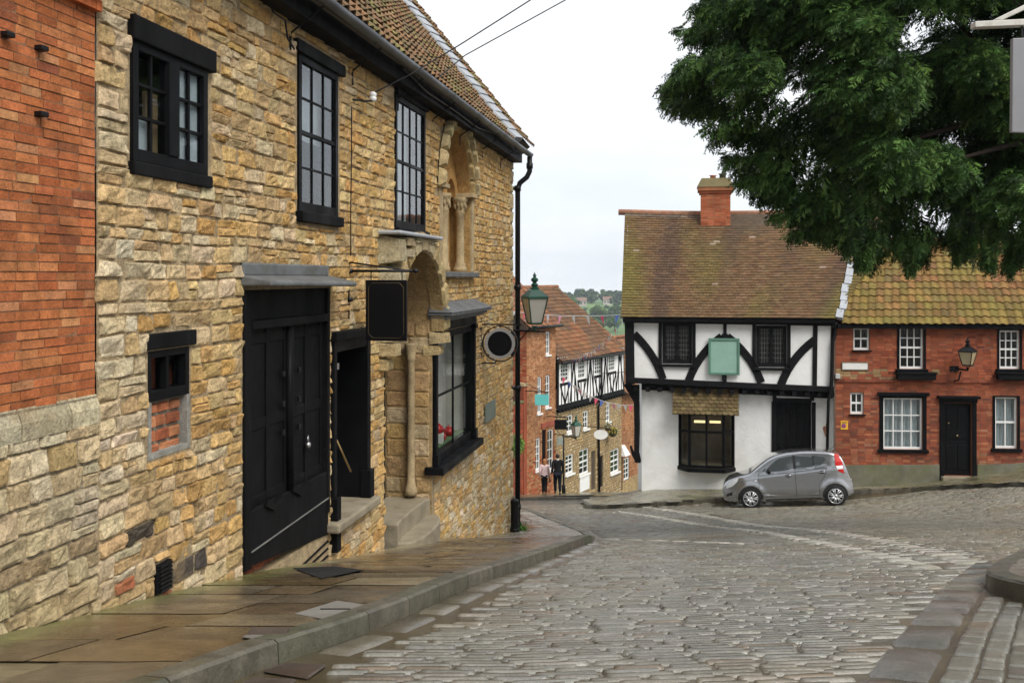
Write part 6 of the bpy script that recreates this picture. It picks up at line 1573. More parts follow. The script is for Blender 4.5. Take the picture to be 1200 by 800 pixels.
# --- the next house down, seen past the corner
NH = thing('orange_brick_house', 'narrow slice of orange brick house with brown roof beside the white corner house', 'house', FF.pt(ue + 3, gF(ue + 3), 0))
u0, u1 = ue + .05, ue + 9; z1 = FF.v(733, 456)
nw = [FF.rect(736.5, 538, 564, 743)]
nh = MB(); backing(nh, FF, (u0, u1), (-19, z1), nw, -.3, (.26, .13, .07)); masonry(nh, FF, u0, u0 + 4, gF, z1 - .0, nw, (.07, .08), (.19, .235), lambda u, v: vcol(pick(orb), .16) if v > -11.6 else vcol((.38, .28, .14), .2), .008, 1, 1, 0, .005, .01, w=-.3, tilt=.004)
nh.quad(FF.pt(u1, -19, -.3), FF.pt(u1, z1, -.3), FF.pt(u1, z1, -6), FF.pt(u1, -19, -6)); nh.build('wall', M['brick_far'], NH, fix=False)
for h in nw: window(FF, NH, h, 2, 4, w=-.34, fw=.08, bar=.045, dep=.06, m='white', rd=.5, bev=0)
d_ = MB(); a = FF.rect(730.5, 535, 572, 734); d_.fbox(FF, a[0], a[1], gF(a[0]), a[3], -.3, -.24); d_.build('door', M['black'], NH)
cp_ = MB(); cp_.hexa([FF.pt(a[0] - .15, a[3] + .05, .2), FF.pt(a[1] + .15, a[3] + .05, .2), FF.pt(a[1] + .15, a[3] + .05, -.25), FF.pt(a[0] - .15, a[3] + .05, -.25), FF.pt(a[0], a[3] + .6, -.1), FF.pt(a[1], a[3] + .6, -.1), FF.pt(a[1], a[3] + .6, -.25), FF.pt(a[0], a[3] + .6, -.25)]); cp_.build('door_canopy', M['white'], NH)
slope_roof(NH, FF, u0 + .05, u1, z1 - .1, 6.5, rad(38), lambda a, b: vcol((.22, .11, .055), .25))
gt3 = MB(); gt3.tube([FF.pt(u0, z1 - .12, .05), FF.pt(u1, z1 - .12, .05)], .07, 8); gt3.build('gutter', M['lead'], NH, smooth_=True)
# ================================================================ signs and lamps on the left house
blackboard = mat('black_sign_paint', (.004, .004, .005), .35, var=0, spec=.25)
def wall_at(px, w=0.0): return LF.u(px, w)
# hanging black sign: hangs across the street line, facing uphill
HS = thing('hanging_sign', 'blank black rectangular sign hanging from an iron bracket between the two black doors', 'sign', LF.pt(LF.u(408), LF.v(408, 340), 0))
ub = LF.u(408); HN = LF.n; HD = LF.d
def hp(w, v, t=0.0): return LF.pt(ub + t, v, w)
zb = LF.v(408, 317.5); br_ = MB()
br_.tube([hp(.0, zb - .55), hp(.0, zb + .1)], .018, 8); br_.tube([hp(-.05, zb), hp(.78, zb)], .016, 8); br_.tube([hp(.02, zb + .1), hp(.68, zb + .01)], .010, 6)
br_.lathe([(.02, 0), (.03, .03), (.006, .07)], hp(.78, zb), 8, ax=HN)
for z in (zb - .33, zb): br_.fbox(LF, ub - .02, ub + .02, z - .025, z + .025, -.02, .05)
br_.build('bracket', M['iron'], HS, smooth_=True)
def wof(px, yref=0): # outward offset at which the plane u=ub shows at a pixel column
    rx = (px - CX) / F; p = LF.pt(ub, 0, 0); return (rx * p.y - p.x) / (HN.x - rx * HN.y)
w0, w1 = wof(429), wof(477); yb = LF.pt(ub, 0, w0).y
z1, z0 = (HY - 328) / F * yb, (HY - 399) / F * yb
bd = MB(); bd.hexa([hp(w0, z0, -.02), hp(w1, z0, -.02), hp(w1, z0, .02), hp(w0, z0, .02), hp(w0, z1, -.02), hp(w1, z1, -.02), hp(w1, z1, .02), hp(w0, z1, .02)])
bd.build('board', blackboard, HS, bevel=.004)
gl_ = MB(); i = .035; r = .05
P = [(w0 + i + r, z0 + i), (w1 - i - r, z0 + i), (w1 - i, z0 + i + r), (w1 - i, z1 - i - r), (w1 - i - r, z1 - i), (w0 + i + r, z1 - i), (w0 + i, z1 - i - r), (w0 + i, z0 + i + r), (w0 + i + r, z0 + i)]
gl_.tube([hp(a, b, -.021) for a, b in P], .0022, 4); gl_.build('gilt_line', mat('dull_gilt', (.16, .12, .05), .45, var=.2, metal=.6), HS)
for w_ in (w0 + .06, w1 - .06): t = MB(); t.tube([hp(w_, z1), hp(w_, zb)], .006, 5); t.build('hanger', M['iron'], HS)
# round sign near the corner
ur_ = LF.u(563); RS = thing('round_sign', 'round black sign with a grey ring on a wall bracket beside the corner downpipe', 'sign', LF.pt(ur_, LF.v(563, 402), 0))
yb = LF.pt(ur_, 0, .37).y; HNn = HN
def rp(w, v, t=0.0): return LF.pt(ur_ + t, v, w)
def wof2(px): rx = (px - CX) / F; p = LF.pt(ur_, 0, 0); return (rx * p.y - p.x) / (HN.x - rx * HN.y)
wc = wof2(586); rr = 20.0 / F * yb; zc = (HY - 402.5) / F * yb; cc_ = rp(wc, zc)
def disc(mb, r0, r1, t0, t1, n=36):
    def q(r, t, k): a = 2 * math.pi * k / n; return rp(wc + r * math.cos(a), zc + r * math.sin(a), t)
    for k in range(n): mb.hexa([q(r0, t1, k), q(r1, t1, k), q(r1, t1, k + 1), q(r0, t1, k + 1), q(r0, t0, k), q(r1, t0, k), q(r1, t0, k + 1), q(r0, t0, k + 1)])
d_ = MB(); d_.lathe([(rr * .72, -.025), (rr * .72, .025)], cc_, 36, ax=HD); d_.build('disc', blackboard, RS)
d_ = MB(); disc(d_, rr * .725, rr * .90, -.03, .03); d_.build('ring', mat('grey_sign_ring', (.33, .32, .31), .6, var=.15), RS)
d_ = MB(); disc(d_, rr * 1.0, rr * 1.06, -.035, .035); 
for k in range(4): a = rad(45 + 90 * k); d_.tube([rp(wc + rr * .88 * math.cos(a), zc + rr * .88 * math.sin(a)), rp(wc + rr * 1.03 * math.cos(a), zc + rr * 1.03 * math.sin(a))], .012, 5)
d_.build('hoop', M['iron'], RS)
b_ = MB(); za, zd = zc + rr * 1.12, zc - rr * 1.15
b_.tube([rp(.01, za + .25), rp(.01, zd)], .014, 6); b_.tube([rp(0, za), rp(wc + rr * 1.3, za)], .014, 6); b_.tube([rp(0, zd), rp(wc - rr * .3, zd), rp(wc - rr * .22, zc - rr)], .014, 6); b_.tube([rp(wc, za), rp(wc, zc + rr * .95)], .012, 6); b_.tube([rp(.02, za + .2), rp(wc * .9, za + .02)], .006, 5)
b_.build('bracket', M['iron'], RS)
PQ = LF.rect(566, 474, 496, 577.5); mb = MB(); mb.fbox(LF, *PQ, .03, .06); o = mb.build('wall_plaque', mat('weathered_bronze_plaque', (.17, .20, .16), .55, var=.25, metal=.2), None, bevel=.006); tag(o, 'small grey green metal plaque on the stone wall below the round sign', 'plaque')

# lanterns
dark_green = mat('dark_green_gloss', (.008, .062, .038), .35, var=.1, spec=.4)
lglass = frosted_mat('lantern_glass', (.62, .60, .54), .72); lglass2 = mat('amber_lantern_glass', (.42, .34, .20), .15, var=.15, spec=.5)
def lantern(root, c, h, r, m, gm, rot=rad(20)):
    """four sided tapering lantern standing on c; h to the top of the finial"""
    c = Vector(c); hb = h * .50; rb, rt_ = r * .55, r
    def cr(k, rr, z): a = rot + math.pi / 2 * k + math.pi / 4; return c + Vector((math.cos(a) * rr * 1.2, math.sin(a) * rr * 1.2, z))
    fr = MB(); 
    for k in range(4): fr.tube([cr(k, rb, .0), cr(k, rt_, hb)], r * .055, 6); fr.tube([cr(k, rb, .01), cr(k + 1, rb, .01)], r * .06, 6); fr.tube([cr(k, rt_, hb), cr(k + 1, rt_, hb)], r * .07, 6)
    fr.prism([cr(k, rb * .98, -.02) for k in range(4)], (0, 0, .03)); fr.lathe([(r * .3, -.05), (r * .12, -.10), (r * .1, -.16)], c, 10)
    fr.build('lantern_frame', m, root)
    cap = MB(); cap.lathe([(rt_ * 1.28, hb), (rt_ * 1.22, hb + h * .03), (rt_ * .62, hb + h * .15), (rt_ * .40, hb + h * .17), (rt_ * .40, hb + h * .20), (rt_ * .30, hb + h * .21)], c, 4, rot=rot + math.pi / 4)
    cap.lathe([(rt_ * .22, hb + h * .2), (rt_ * .30, hb + h * .26), (rt_ * .14, hb + h * .30), (rt_ * .30, hb + h * .335), (rt_ * .30, hb + h * .37), (rt_ * .1, hb + h * .41), (rt_ * .16, hb + h * .44), (rt_ * .08, hb + h * .47), (.004, h)], c, 12)
    cap.build('lantern_cap', m, root, smooth_=False)
    for k in range(4):
        g = MB(); g.prism([cr(k, rb * .97, .02), cr(k + 1, rb * .97, .02), cr(k + 1, rt_ * .97, hb - .01), cr(k, rt_ * .97, hb - .01)], (c - cr(k, 1, 0) + c - cr(k + 1, 1, 0)).normalized() * .004); g.build('lantern_pane', gm, root)
    bu = MB(); bu.ell(c + UP * hb * .45, (r * .16, r * .16, r * .26), 8, 6); bu.build('bulb', M['white'], root, smooth_=True)
yl = 21.6; lc = Vector(((626.5 - CX) / F * yl, yl, (HY - 379) / F * yl)); hL = 60 / F * yl; rL = 14 / F * yl
SL = thing('wall_lamp', 'dark green four sided lantern on a bracket at the corner of the stone house', 'lamp', lc)
lantern(SL, lc, hL, rL, dark_green, lglass)
ab = MB(); cw_ = LF.pt(UE - .02, lc.z - .18, .02); ab.tube([cw_, Vector((lc.x + .22, lc.y, lc.z - .17))], .022, 8); ab.tube([cw_ + UP * -.45, cw_.lerp(lc, .35) + UP * -.25, cw_.lerp(lc, .8) + UP * -.06], .016, 6); ab.fbox(LF, UE - .1, UE + .02, lc.z - .75, lc.z - .05, .0, .05); ab.build('lamp_bracket', M['iron'], SL, smooth_=True)
# amber lantern on the brick front
q = RF.uv(1134, 428, .5); lc2 = RF.pt(q[0], RF.v(1138, 428, .5), .50); 
WL = thing('wall_lamp', 'black lantern with amber glass on a scrolled bracket over the brick house door', 'lamp', lc2)
lantern(WL, lc2, .80, .23, M['iron'], lglass2, rad(45))
ab = MB(); ab.tube([RF.pt(q[0] - .15, lc2.z - .14, .02), RF.pt(q[0], lc2.z - .14, .5)], .03, 8); ab.tube([RF.pt(q[0] - .2, lc2.z - .5, .02), RF.pt(q[0] - .14, lc2.z - .45, .2), RF.pt(q[0] - .1, lc2.z - .2, .25)], .025, 8); ab.fbox(RF, q[0] - .32, q[0] - .08, lc2.z - .22, lc2.z - .06, .0, .05); ab.build('lamp_bracket', M['iron'], WL)

# bollard at the corner
bp_ = gp(600.5, 618, .02); bp_ = Vector((.10, 21.5, 0)); bp_.x = (600.5 - CX) / F * bp_.y + .05; bp_.z = G(bp_.x, bp_.y) + pave_h(bp_.y) - .02
BL = thing('bollard', 'short black cast iron bollard at the foot of the corner downpipe', 'bollard', bp_)
mb = MB(); mb.lathe([(.105, 0), (.105, .08), (.09, .1), (.085, .60), (.095, .62), (.095, .66)], bp_, 16); mb.build('post', M['iron'], BL, smooth_=False); mb = MB(); mb.lathe([(.095, .66), (.09, .70), (.06, .725), (.0, .73)], bp_, 16); mb.build('cap', M['iron'], BL, smooth_=True)

# plants
leafg = mat('fresh_green_leaf', attr=True, rough=.55, var=.2, spec=.3)
def leaf(mb, p, d, l, w_, c, droop=.0):
    d = Vector(d).normalized(); s = d.cross(UP); s = s.normalized() if s.length > .05 else Vector((1, 0, 0)); m_ = p + d * l * .5 + UP * l * .06; e = p + d * l - UP * droop * l
    i = [mb.add(q, c) for q in (p, m_ + s * w_ / 2, e, m_ - s * w_ / 2)]; mb.face(*i)
def rdir(up=0.0):
    while True:
        v = Vector((R.uniform(-1, 1), R.uniform(-1, 1), R.uniform(-1, 1)))
        if .05 < v.length < 1: return (v.normalized() + UP * up).normalized()
wt = MB()
wc_ = LF.pt(UE - .05, vg(UE) - .02, .12)
for k in range(150): leaf(wt, wc_ + Vector((R.uniform(-.08, .18), R.uniform(-.15, .12), R.uniform(0, .03))), rdir(.9), R.uniform(.08, .26), R.uniform(.02, .04), vcol(R.choice([(.07, .18, .02), (.10, .24, .03), (.05, .13, .02)]), .2), .15)
o = wt.build('weed_tuft', leafg, None, fix=False); tag(o, 'tuft of bright green weeds growing at the corner of the stone house', 'plant')
sq = FF.uv(603.5, 521, .3); ic = FF.pt(sq[0], sq[1], .30); iv = MB()
for k in range(900):
    d = rdir(); p = ic + Vector((d.x * .42, d.y * .7, d.z * .46)) * R.random() ** .4; leaf(iv, p, rdir(-.3), R.uniform(.1, .2), R.uniform(.05, .09), vcol(R.choice([(.13, .26, .04), (.18, .32, .06), (.09, .19, .03)]), .2), .3)
IVO = thing('wall_shrub', 'bushy light green shrub growing from the red garden wall', 'shrub', FF.pt(sq[0], ic.z - .4, .02)); iv.build('foliage', leafg, IVO, fix=False)
s_ = MB()
for k in range(7): s_.tube([FF.pt(sq[0], ic.z - .35, .0), ic + rdir() * .3], .014, 5)
s_.build('stem', M['wood_dark'], IVO)

# teapots in the shop window
red_glaze = mat('red_glaze', (.42, .012, .012), .15, var=.05, spec=.6)
def teapot(px, py, s, label):
    u_ = LF.u(px, -.22); c = LF.pt(u_, shelfz + (0 if py > 518 else .16), -.24); T = thing('teapot', label, 'teapot', c, 'red teapots in the shop window')
    b = MB(); b.lathe([(.05, 0), (.085, .02), (.105, .07), (.095, .115), (.06, .14), (.05, .145)], c, 16); ob = b.build('body', red_glaze, T, smooth_=True)
    b = MB(); b.lathe([(.055, .146), (.045, .16), (.012, .17), (.018, .185), (.0, .195)], c, 12); b.build('lid', red_glaze, T, smooth_=True)
    b = MB(); b.tube([c + HD * -.09 + UP * .06, c + HD * -.15 + UP * .09, c + HD * -.17 + UP * .13], [.022, .015, .012], 8); b.build('spout', red_glaze, T, smooth_=True)
    b = MB(); b.tube([c + HD * .09 + UP * .11, c + HD * .15 + UP * .11, c + HD * .15 + UP * .06, c + HD * .095 + UP * .04], .01, 6); b.build('handle', red_glaze, T, smooth_=True)
st_ = MB(); uu = LF.u(514, -.22); cst = LF.pt(uu, shelfz + .001, -.26); st_.box(cst.x - .12, cst.x + .12, cst.y - .12, cst.y + .12, cst.z, cst.z + .158); o = st_.build('display_box', M['room_pale'], None, bevel=.01); tag(o, 'small pale display box under the raised red teapot in the shop window', 'box')
teapot(514, 511, 1, 'red teapot raised on a box at the near side of the shop window'); teapot(517.5, 524, 1, 'red teapot low on the shop window shelf nearest the pane edge'); teapot(527, 521, 1, 'red teapot at the far side of the shop window shelf')

# covers, gratings and the mat
def flat(name, label, cat, pts, m, th=.012, bars=0, hl=.0):
    P = [gp(px, py, .14 if pv else .01) for px, py, pv in pts]; 
    def hh(p, pv): return G(p.x, p.y) + (pave_h(p.y) if pv else 0)
    Q = [Vector((p.x, p.y, hh(p, pv) + hl)) for p, (_, _, pv) in zip(P, pts)]
    T = thing(name, label, cat, (Q[0] + Q[2]) / 2); mb = MB()
    if not bars: mb.prism(Q, (0, 0, th)); mb.build('plate', m, T, bevel=.003)
    else:
        fr = MB()
        for k in range(4): fr.tube([Q[k] + UP * th, Q[(k + 1) % 4] + UP * th], .009, 4)
        fr.build('rim', m, T); b = MB()
        for k in range(1, bars): t = k / bars; b.tube([Q[0].lerp(Q[1], t) + UP * th, Q[3].lerp(Q[2], t) + UP * th], .008, 4)
        b.build('bars', m, T); pit = MB(); pit.prism([q_ - UP * .012 for q_ in Q], (0, 0, .006)); pit.build('pit', M['dark'], T)
    return T
old_iron = mat('worn_cast_iron', (.06, .045, .034), .45, .7, bump=.003, bscale=60, var=.4, spec=.4)
con = mat('concrete_cover', (.17, .16, .14), .5, .75, bump=.004, bscale=30, var=.25)
flat('door_mat', 'dark mat lying on the pavement before the black doors', 'mat', ((343, 663, 1), (392, 661, 1), (426, 665, 1), (376, 675, 1)), mat('black_rubber_mat', (.012, .012, .013), .5, .7, bump=.004, bscale=60, var=.3, spec=.4), .003, 0, .007)
cv = flat('inspection_cover', 'pale square concrete cover with a slot in the pavement near the kerb', 'cover', ((345, 715, 1), (395, 700, 1), (438, 706, 1), (385, 722, 1)), con, .008)
sl3 = MB(); p = cv.location + UP * .009; sl3.hexa([p + Vector(q_) for q_ in ((-.1, -.01, 0), (.1, -.01, 0), (.1, .01, 0), (-.1, .01, 0), (-.1, -.01, .003), (.1, -.01, .003), (.1, .01, .003), (-.1, .01, .003))]); sl3.build('slot', M['dark'], cv)
cv = flat('stopcock_cover', 'small dark iron cover set in a concrete square on the pavement', 'cover', ((283, 741, 1), (312, 731, 1), (342, 735, 1), (312, 746, 1)), con, .006)
ir = MB(); p = cv.location; ir.hexa([p + Vector(q_) for q_ in ((-.11, -.09, .004), (.11, -.09, .004), (.11, .09, .004), (-.11, .09, .004), (-.11, -.09, .012), (.11, -.09, .012), (.11, .09, .012), (-.11, .09, .012))]); ir.build('lid', old_iron, cv)
flat('drain_grate', 'iron drain grate in the road channel nearest the bottom edge of the picture', 'drain', ((278, 802, 0), (298, 793.5, 0), (345, 795, 0), (327, 810, 0)), old_iron, .006, 9, -.004)
flat('drain_grate', 'second iron drain grate, just up the channel from the one at the bottom edge', 'drain', ((310, 784, 0), (334, 776, 0), (380, 778, 0), (360, 792, 0)), old_iron, .006, 9, -.004)

# ================================================================ wires and insulators
INS = thing('insulator', 'white ceramic insulator on an iron arm high on the stone wall', 'insulator', LF.pt(*LF.uv(424, 113), 0)); ip = LF.pt(*LF.uv(422, 113), .16)
mb = MB(); mb.lathe([(.03, -.07), (.045, -.05), (.045, -.02), (.035, -.01), (.045, .0), (.045, .03), (.02, .05)], ip, 12); mb.build('body', M['white'], INS, smooth_=True); mb = MB(); mb.tube([LF.pt(LF.u(412), ip.z - .09, .0), LF.pt(LF.u(417), ip.z - .09, .12), ip - UP * .06], .012, 6); mb.build('arm', M['iron'], INS)
def wire(name, label, pts, r=.008, sag=.0, m='iron'):
    out = []
    for k in range(len(pts) - 1):
        for j in range(10): t = j / 10; out.append(Vector(pts[k]).lerp(Vector(pts[k + 1]), t) - UP * sag * 4 * t * (1 - t))
    out.append(Vector(pts[-1])); mb = MB(); mb.tube(out, r, 5); o = mb.build(name, M[m], None, smooth_=True); return tag(o, label, 'cable')
def at(px, py, y): return Vector(((px - CX) / F * y, y, (HY - py) / F * y))
wire('overhead_cable', 'thin black overhead cable rising from the white insulator across the sky', [ip + UP * .03, at(480, 88, 12.6), at(540, 52, 13), at(622, 0, 13.4), at(760, -95, 14)], .009)
wire('overhead_cable', 'lower of the two thin black cables crossing the sky above the roof', [LF.pt(LF.u(478), LF.v(478, 108), .2), at(545, 65, 15.2), at(663, 0, 15.2), at(820, -88, 15.2)], .009)
wire('wall_cable', 'slack black cable looped under the gutter of the stone house', [LF.pt(u_, v_, .26) for u_, v_ in [LF.uv(px, py, .26) for px, py in ((470, 78), (500, 108), (530, 128), (560, 150), (590, 160), (607, 172))]], .016)
wire('wall_cable', 'thin dark cable running down the stone wall from the white insulator', [LF.pt(*LF.uv(px, py, .09), .09) for px, py in ((412, 125), (412, 180), (411, 240), (411, 300))], .007)
wire('wall_cable', 'dark cable hanging from the eaves above the tall middle window', [LF.pt(*LF.uv(px, py, .09), .09) for px, py in ((316, 0), (320, 14), (334, 24), (337, 45), (345, 58))], .010)

# ================================================================ sign at the right edge
ES = thing('hanging_sign', 'grey hanging sign cut by the right edge of the picture under a white timber arm', 'sign', at(1290, 800, 6.2))
white_old = mat('weathered_white_paint', (.55, .53, .48), .6, bump=.003, bscale=20, var=.2, stain=(.22, .18, .12), sscale=6, spread=(.5, .75))
yS = 6.2
def sp_(px, py, dy=0.0): return at(px, py, yS) + Vector((0, dy, 0))
mb = MB(); mb.prism([sp_(1143, 25), sp_(1330, 16), sp_(1330, 24), sp_(1143, 32)], (0, .07, 0)); mb.build('arm', white_old, ES, bevel=.004)
mb = MB(); mb.prism([sp_(1165, 23, .01), sp_(1176, 23, .01), sp_(1330, -48, .01), sp_(1330, -58, .01)], (0, .05, 0)); mb.build('brace', white_old, ES, bevel=.004)
mb = MB(); mb.prism([sp_(1187, 45), sp_(1290, 41), sp_(1290, 158), sp_(1186, 155)], (0, .035, 0)); mb.build('board', mat('pale_grey_sign_paint', (.23, .23, .24), .45, var=.06), ES, bevel=.004)
for px in (1200, 1275): mb = MB(); mb.tube([sp_(px, 46, .017), sp_(px, 24, .03)], .006, 5); mb.build('hanger', M['iron'], ES)
mb = MB(); p = sp_(1335, 0); g_ = G(p.x, p.y); mb.box(p.x - .06, p.x + .06, p.y - .04, p.y + .10, g_ - .05, 2.2); mb.build('post', white_old, ES, bevel=.01)
# ================================================================ signs, lamp and flowers down the hill
def fsign(name, label, cat, x0, yt, yb, x1, m, w=.9, arm=True):
    """a board hung out from the facade, facing up the hill; its pixels give place and size"""
    u_ = FF.u((x0 + x1) / 2, w); c = FF.pt(u_, FF.v((x0 + x1) / 2, (yt + yb) / 2, w), w); y = c.y; wd = (x1 - x0) / F * y * 1.02; h = (yb - yt) / F * y
    T = thing(name, label, cat, c); f = Fac(c.x - wd / 2, c.y, 1, 0, 0, -1)
    mb = MB(); mb.fbox(f, 0, wd, c.z - h / 2, c.z + h / 2, -.03, .03); mb.build('board', m, T, bevel=.008)
    if arm:
        a = MB(); a.tube([FF.pt(u_, c.z + h / 2 + .12, 0), FF.pt(u_, c.z + h / 2 + .12, w + wd * .5)], .02, 6); a.tube([FF.pt(u_, c.z + h / 2 + .5, 0), FF.pt(u_, c.z + h / 2 + .14, w)], .014, 6)
        for t in (-.35, .35): a.tube([c + Vector((wd * t, 0, h / 2)), c + Vector((wd * t, 0, h / 2 + .12))], .012, 5)
        a.tube([c + Vector((-wd * .5, 0, h / 2 + .12)), c + Vector((wd * .5, 0, h / 2 + .12))], .018, 6)
        a.build('bracket', M['iron'], T)
    return T, c
fsign('hanging_sign', 'blank turquoise sign hanging in front of the orange brick house', 'sign', 627, 462, 474.5, 643, mat('turquoise_paint', (.12, .50, .48), .5, var=.05), .9)
fsign('hanging_sign', 'blank black sign at the joint of brick house and golden stone house', 'sign', 650, 491.5, 503, 664, blackboard, .75)
fsign('hanging_sign', 'small pale grey green sign on the golden stone wall under the black sign', 'sign', 653, 512, 521, 660, mat('pale_sage_paint', (.36, .42, .38), .6, var=.1), .35)
# oval sign on its bracket
u_ = FF.u(704, .9); c = FF.pt(u_, FF.v(704, 509, .9), .9); OS = thing('oval_sign', 'white oval sign hanging from the drainpipe side of the golden stone house', 'sign', c)
mb = MB(); n = 28; ra1, rb1 = 8.3 / F * c.y, 5.6 / F * c.y; mb.prism([c + Vector((ra1 * math.cos(2 * math.pi * k / n), -.025, rb1 * math.sin(2 * math.pi * k / n))) for k in range(n)], (0, .05, 0)); mb.build('board', M['white'], OS)
mb = MB(); mb.tube([c + UP * rb1, c + UP * (rb1 + .12)], .012, 5); mb.tube([FF.pt(u_, c.z + rb1 + .12, -.06), FF.pt(u_, c.z + rb1 + .12, 1.2)], .018, 6); mb.build('bracket', M['iron'], OS)
# lamp standing by the walking man
u_ = FF.u(675, 1.15); pl_ = FF.pt(FF.u(660.5, 1.0), 0, 1.0); gz = G(pl_.x, pl_.y) + .13; zl = (HY - 511) / F * pl_.y
LP = thing('street_lamp', 'green lantern on a slim dark post beside the walking man', 'street lamp', (pl_.x, pl_.y, gz))
mb = MB(); mb.lathe([(.09, 0), (.09, .35), (.05, .42), (.04, 1.2), (.035, zl - gz + .1)], (pl_.x, pl_.y, gz), 10); arm_x = (675 - 660.5) / F * pl_.y; lcc = Vector((pl_.x + arm_x, pl_.y, zl)); mb.tube([Vector((pl_.x, pl_.y, zl - .02)), Vector((pl_.x + arm_x * .5, pl_.y, zl + .0)), lcc - UP * .1], .03, 6); mb.build('post', M['iron'], LP, smooth_=True)
lantern(LP, lcc, 26 / F * pl_.y, 5.4 / F * pl_.y, dark_green, lglass, rad(30))
# flowers
fl_m = mat('flower_petal', attr=True, rough=.6, var=.1, spec=.2)
def flowers(name, label, px, py, r, cols, green, w=.35):
    u_ = FF.u(px, w); c = FF.pt(u_, FF.v(px, py, w), w); T = thing(name, label, 'flowers', c)
    mb = MB()
    for k in range(260):
        d = rdir(.2); p = c + Vector((d.x, d.y, d.z * .7)) * r * R.random() ** .4; leaf(mb, p, rdir(), r * .35, r * .2, vcol(R.choice(green), .2), .2)
    mb.build('foliage', leafg, T, fix=False); mb = MB()
    for k in range(60):
        d = rdir(.6); p = c + Vector((d.x, d.y, d.z * .7)) * r * .95; mb.ell(p, (r * .09, r * .09, r * .08), 5, 3, vcol(R.choice(cols), .15))
    if cols: mb.build('blossom', fl_m, T, fix=False)
    mb = MB(); mb.lathe([(r * .25, -r * 1.05), (r * .62, -r * .8), (r * .72, -r * .35), (r * .66, -r * .32)], c, 12); mb.build('basket', M['wood_dark'], T); mb = MB(); mb.tube([FF.pt(u_, c.z + r * 1.5, -.04), FF.pt(u_, c.z + r * 1.5, w), c + UP * r * .2], .012, 5); mb.build('bracket', M['iron'], T)
flowers('hanging_basket', 'hanging basket of yellow flowers and dark leaves on the golden stone wall', 718, 505, .30, [(.65, .42, .05), (.7, .5, .1)], [(.05, .11, .025), (.04, .08, .02)])
flowers('hanging_basket', 'hanging basket of cream flowers beside the oval sign', 712, 499, .24, [(.75, .62, .42), (.8, .7, .55)], [(.14, .16, .05)])

# ================================================================ bunting
cloth = mat('bunting_cloth', attr=True, rough=.8, var=.05, spec=.1); cord_m = mat('white_cord', (.6, .6, .58), .8, var=0)
BCOL = [(.75, .74, .72), (.70, .12, .18), (.12, .2, .55), (.72, .72, .72), (.75, .30, .42), (.74, .72, .70)]
def bunting(label, p0, p1, sag, n, size=.24, g='bunting strings over the street'):
    T = thing('bunting', label, 'bunting', p0, g); pts = [p0.lerp(p1, t) - UP * sag * 4 * t * (1 - t) for t in [k / 40 for k in range(41)]]
    mb = MB(); mb.tube(pts, .012, 4); mb.build('cord', cord_m, T); k = 0
    for j in range(n):
        t = (j + .5) / n; p = p0.lerp(p1, t) - UP * sag * 4 * t * (1 - t); d = (p1 - p0).normalized(); sw = Vector((R.uniform(-.1, .1), R.uniform(-.12, .12), 0)); c = BCOL[j % len(BCOL)]
        f = MB(c); a, b, e = p - d * size * .45, p + d * size * .45, p - UP * size + sw; nn = Vector((0, .004, 0)); f.prism([a, b, e], nn, c); f.build('flag', cloth, T)
bunting('upper string of pink, white and blue bunting running level across the brown roof', at(597, 364, 40), at(733, 368.5, 31.2), .12, 9, .30)
bunting('bunting string climbing from the half timbered wall to the corner house eave', at(668, 421, 50), at(732, 372, 31), .35, 22, .28)
bunting('lowest string of bunting hanging across the black and white timber storey', at(652, 434, 49), at(750, 474, 45), .55, 15, .30)
wire('overhead_cable', 'thin dark cable strung from the half timbered house to the corner house', [at(690, 434, 54), at(738, 434.5, 30.6)], .012, .1)

# ================================================================ people
def skin(verts, edges, radii, sub=2):
    me = bpy.data.meshes.new('tmp'); me.from_pydata([tuple(v) for v in verts], edges, []); o = bpy.data.objects.new('tmp', me); COL.objects.link(o)
    m_ = o.modifiers.new('s', 'SKIN'); m_.use_smooth_shade = True
    for k, r in enumerate(radii):
        r = r if isinstance(r, tuple) else (r, r); me.skin_vertices[0].data[k].radius = r
    me.skin_vertices[0].data[0].use_root = True
    s_ = o.modifiers.new('d', 'SUBSURF'); s_.levels = sub; s_.render_levels = sub
    dg = bpy.context.evaluated_depsgraph_get(); ev = o.evaluated_get(dg); out = bpy.data.meshes.new_from_object(ev)
    bpy.data.objects.remove(o); return out
def put_mesh(name, me, m, parent):
    me.materials.clear(); me.materials.append(m); o = bpy.data.objects.new(name, me); COL.objects.link(o); o.parent = parent; return o
def merge(me, mb):
    bm = bmesh.new(); bm.from_mesh(me); off = len(bm.verts); vs = [bm.verts.new(v) for v in mb.v]
    for f in mb.f:
        try: bm.faces.new([vs[k] for k in f]).smooth = True
        except ValueError: pass
    bm.to_mesh(me); bm.free()
skin_m = mat('skin', (.42, .24, .16), .6, var=.08, spec=.3)
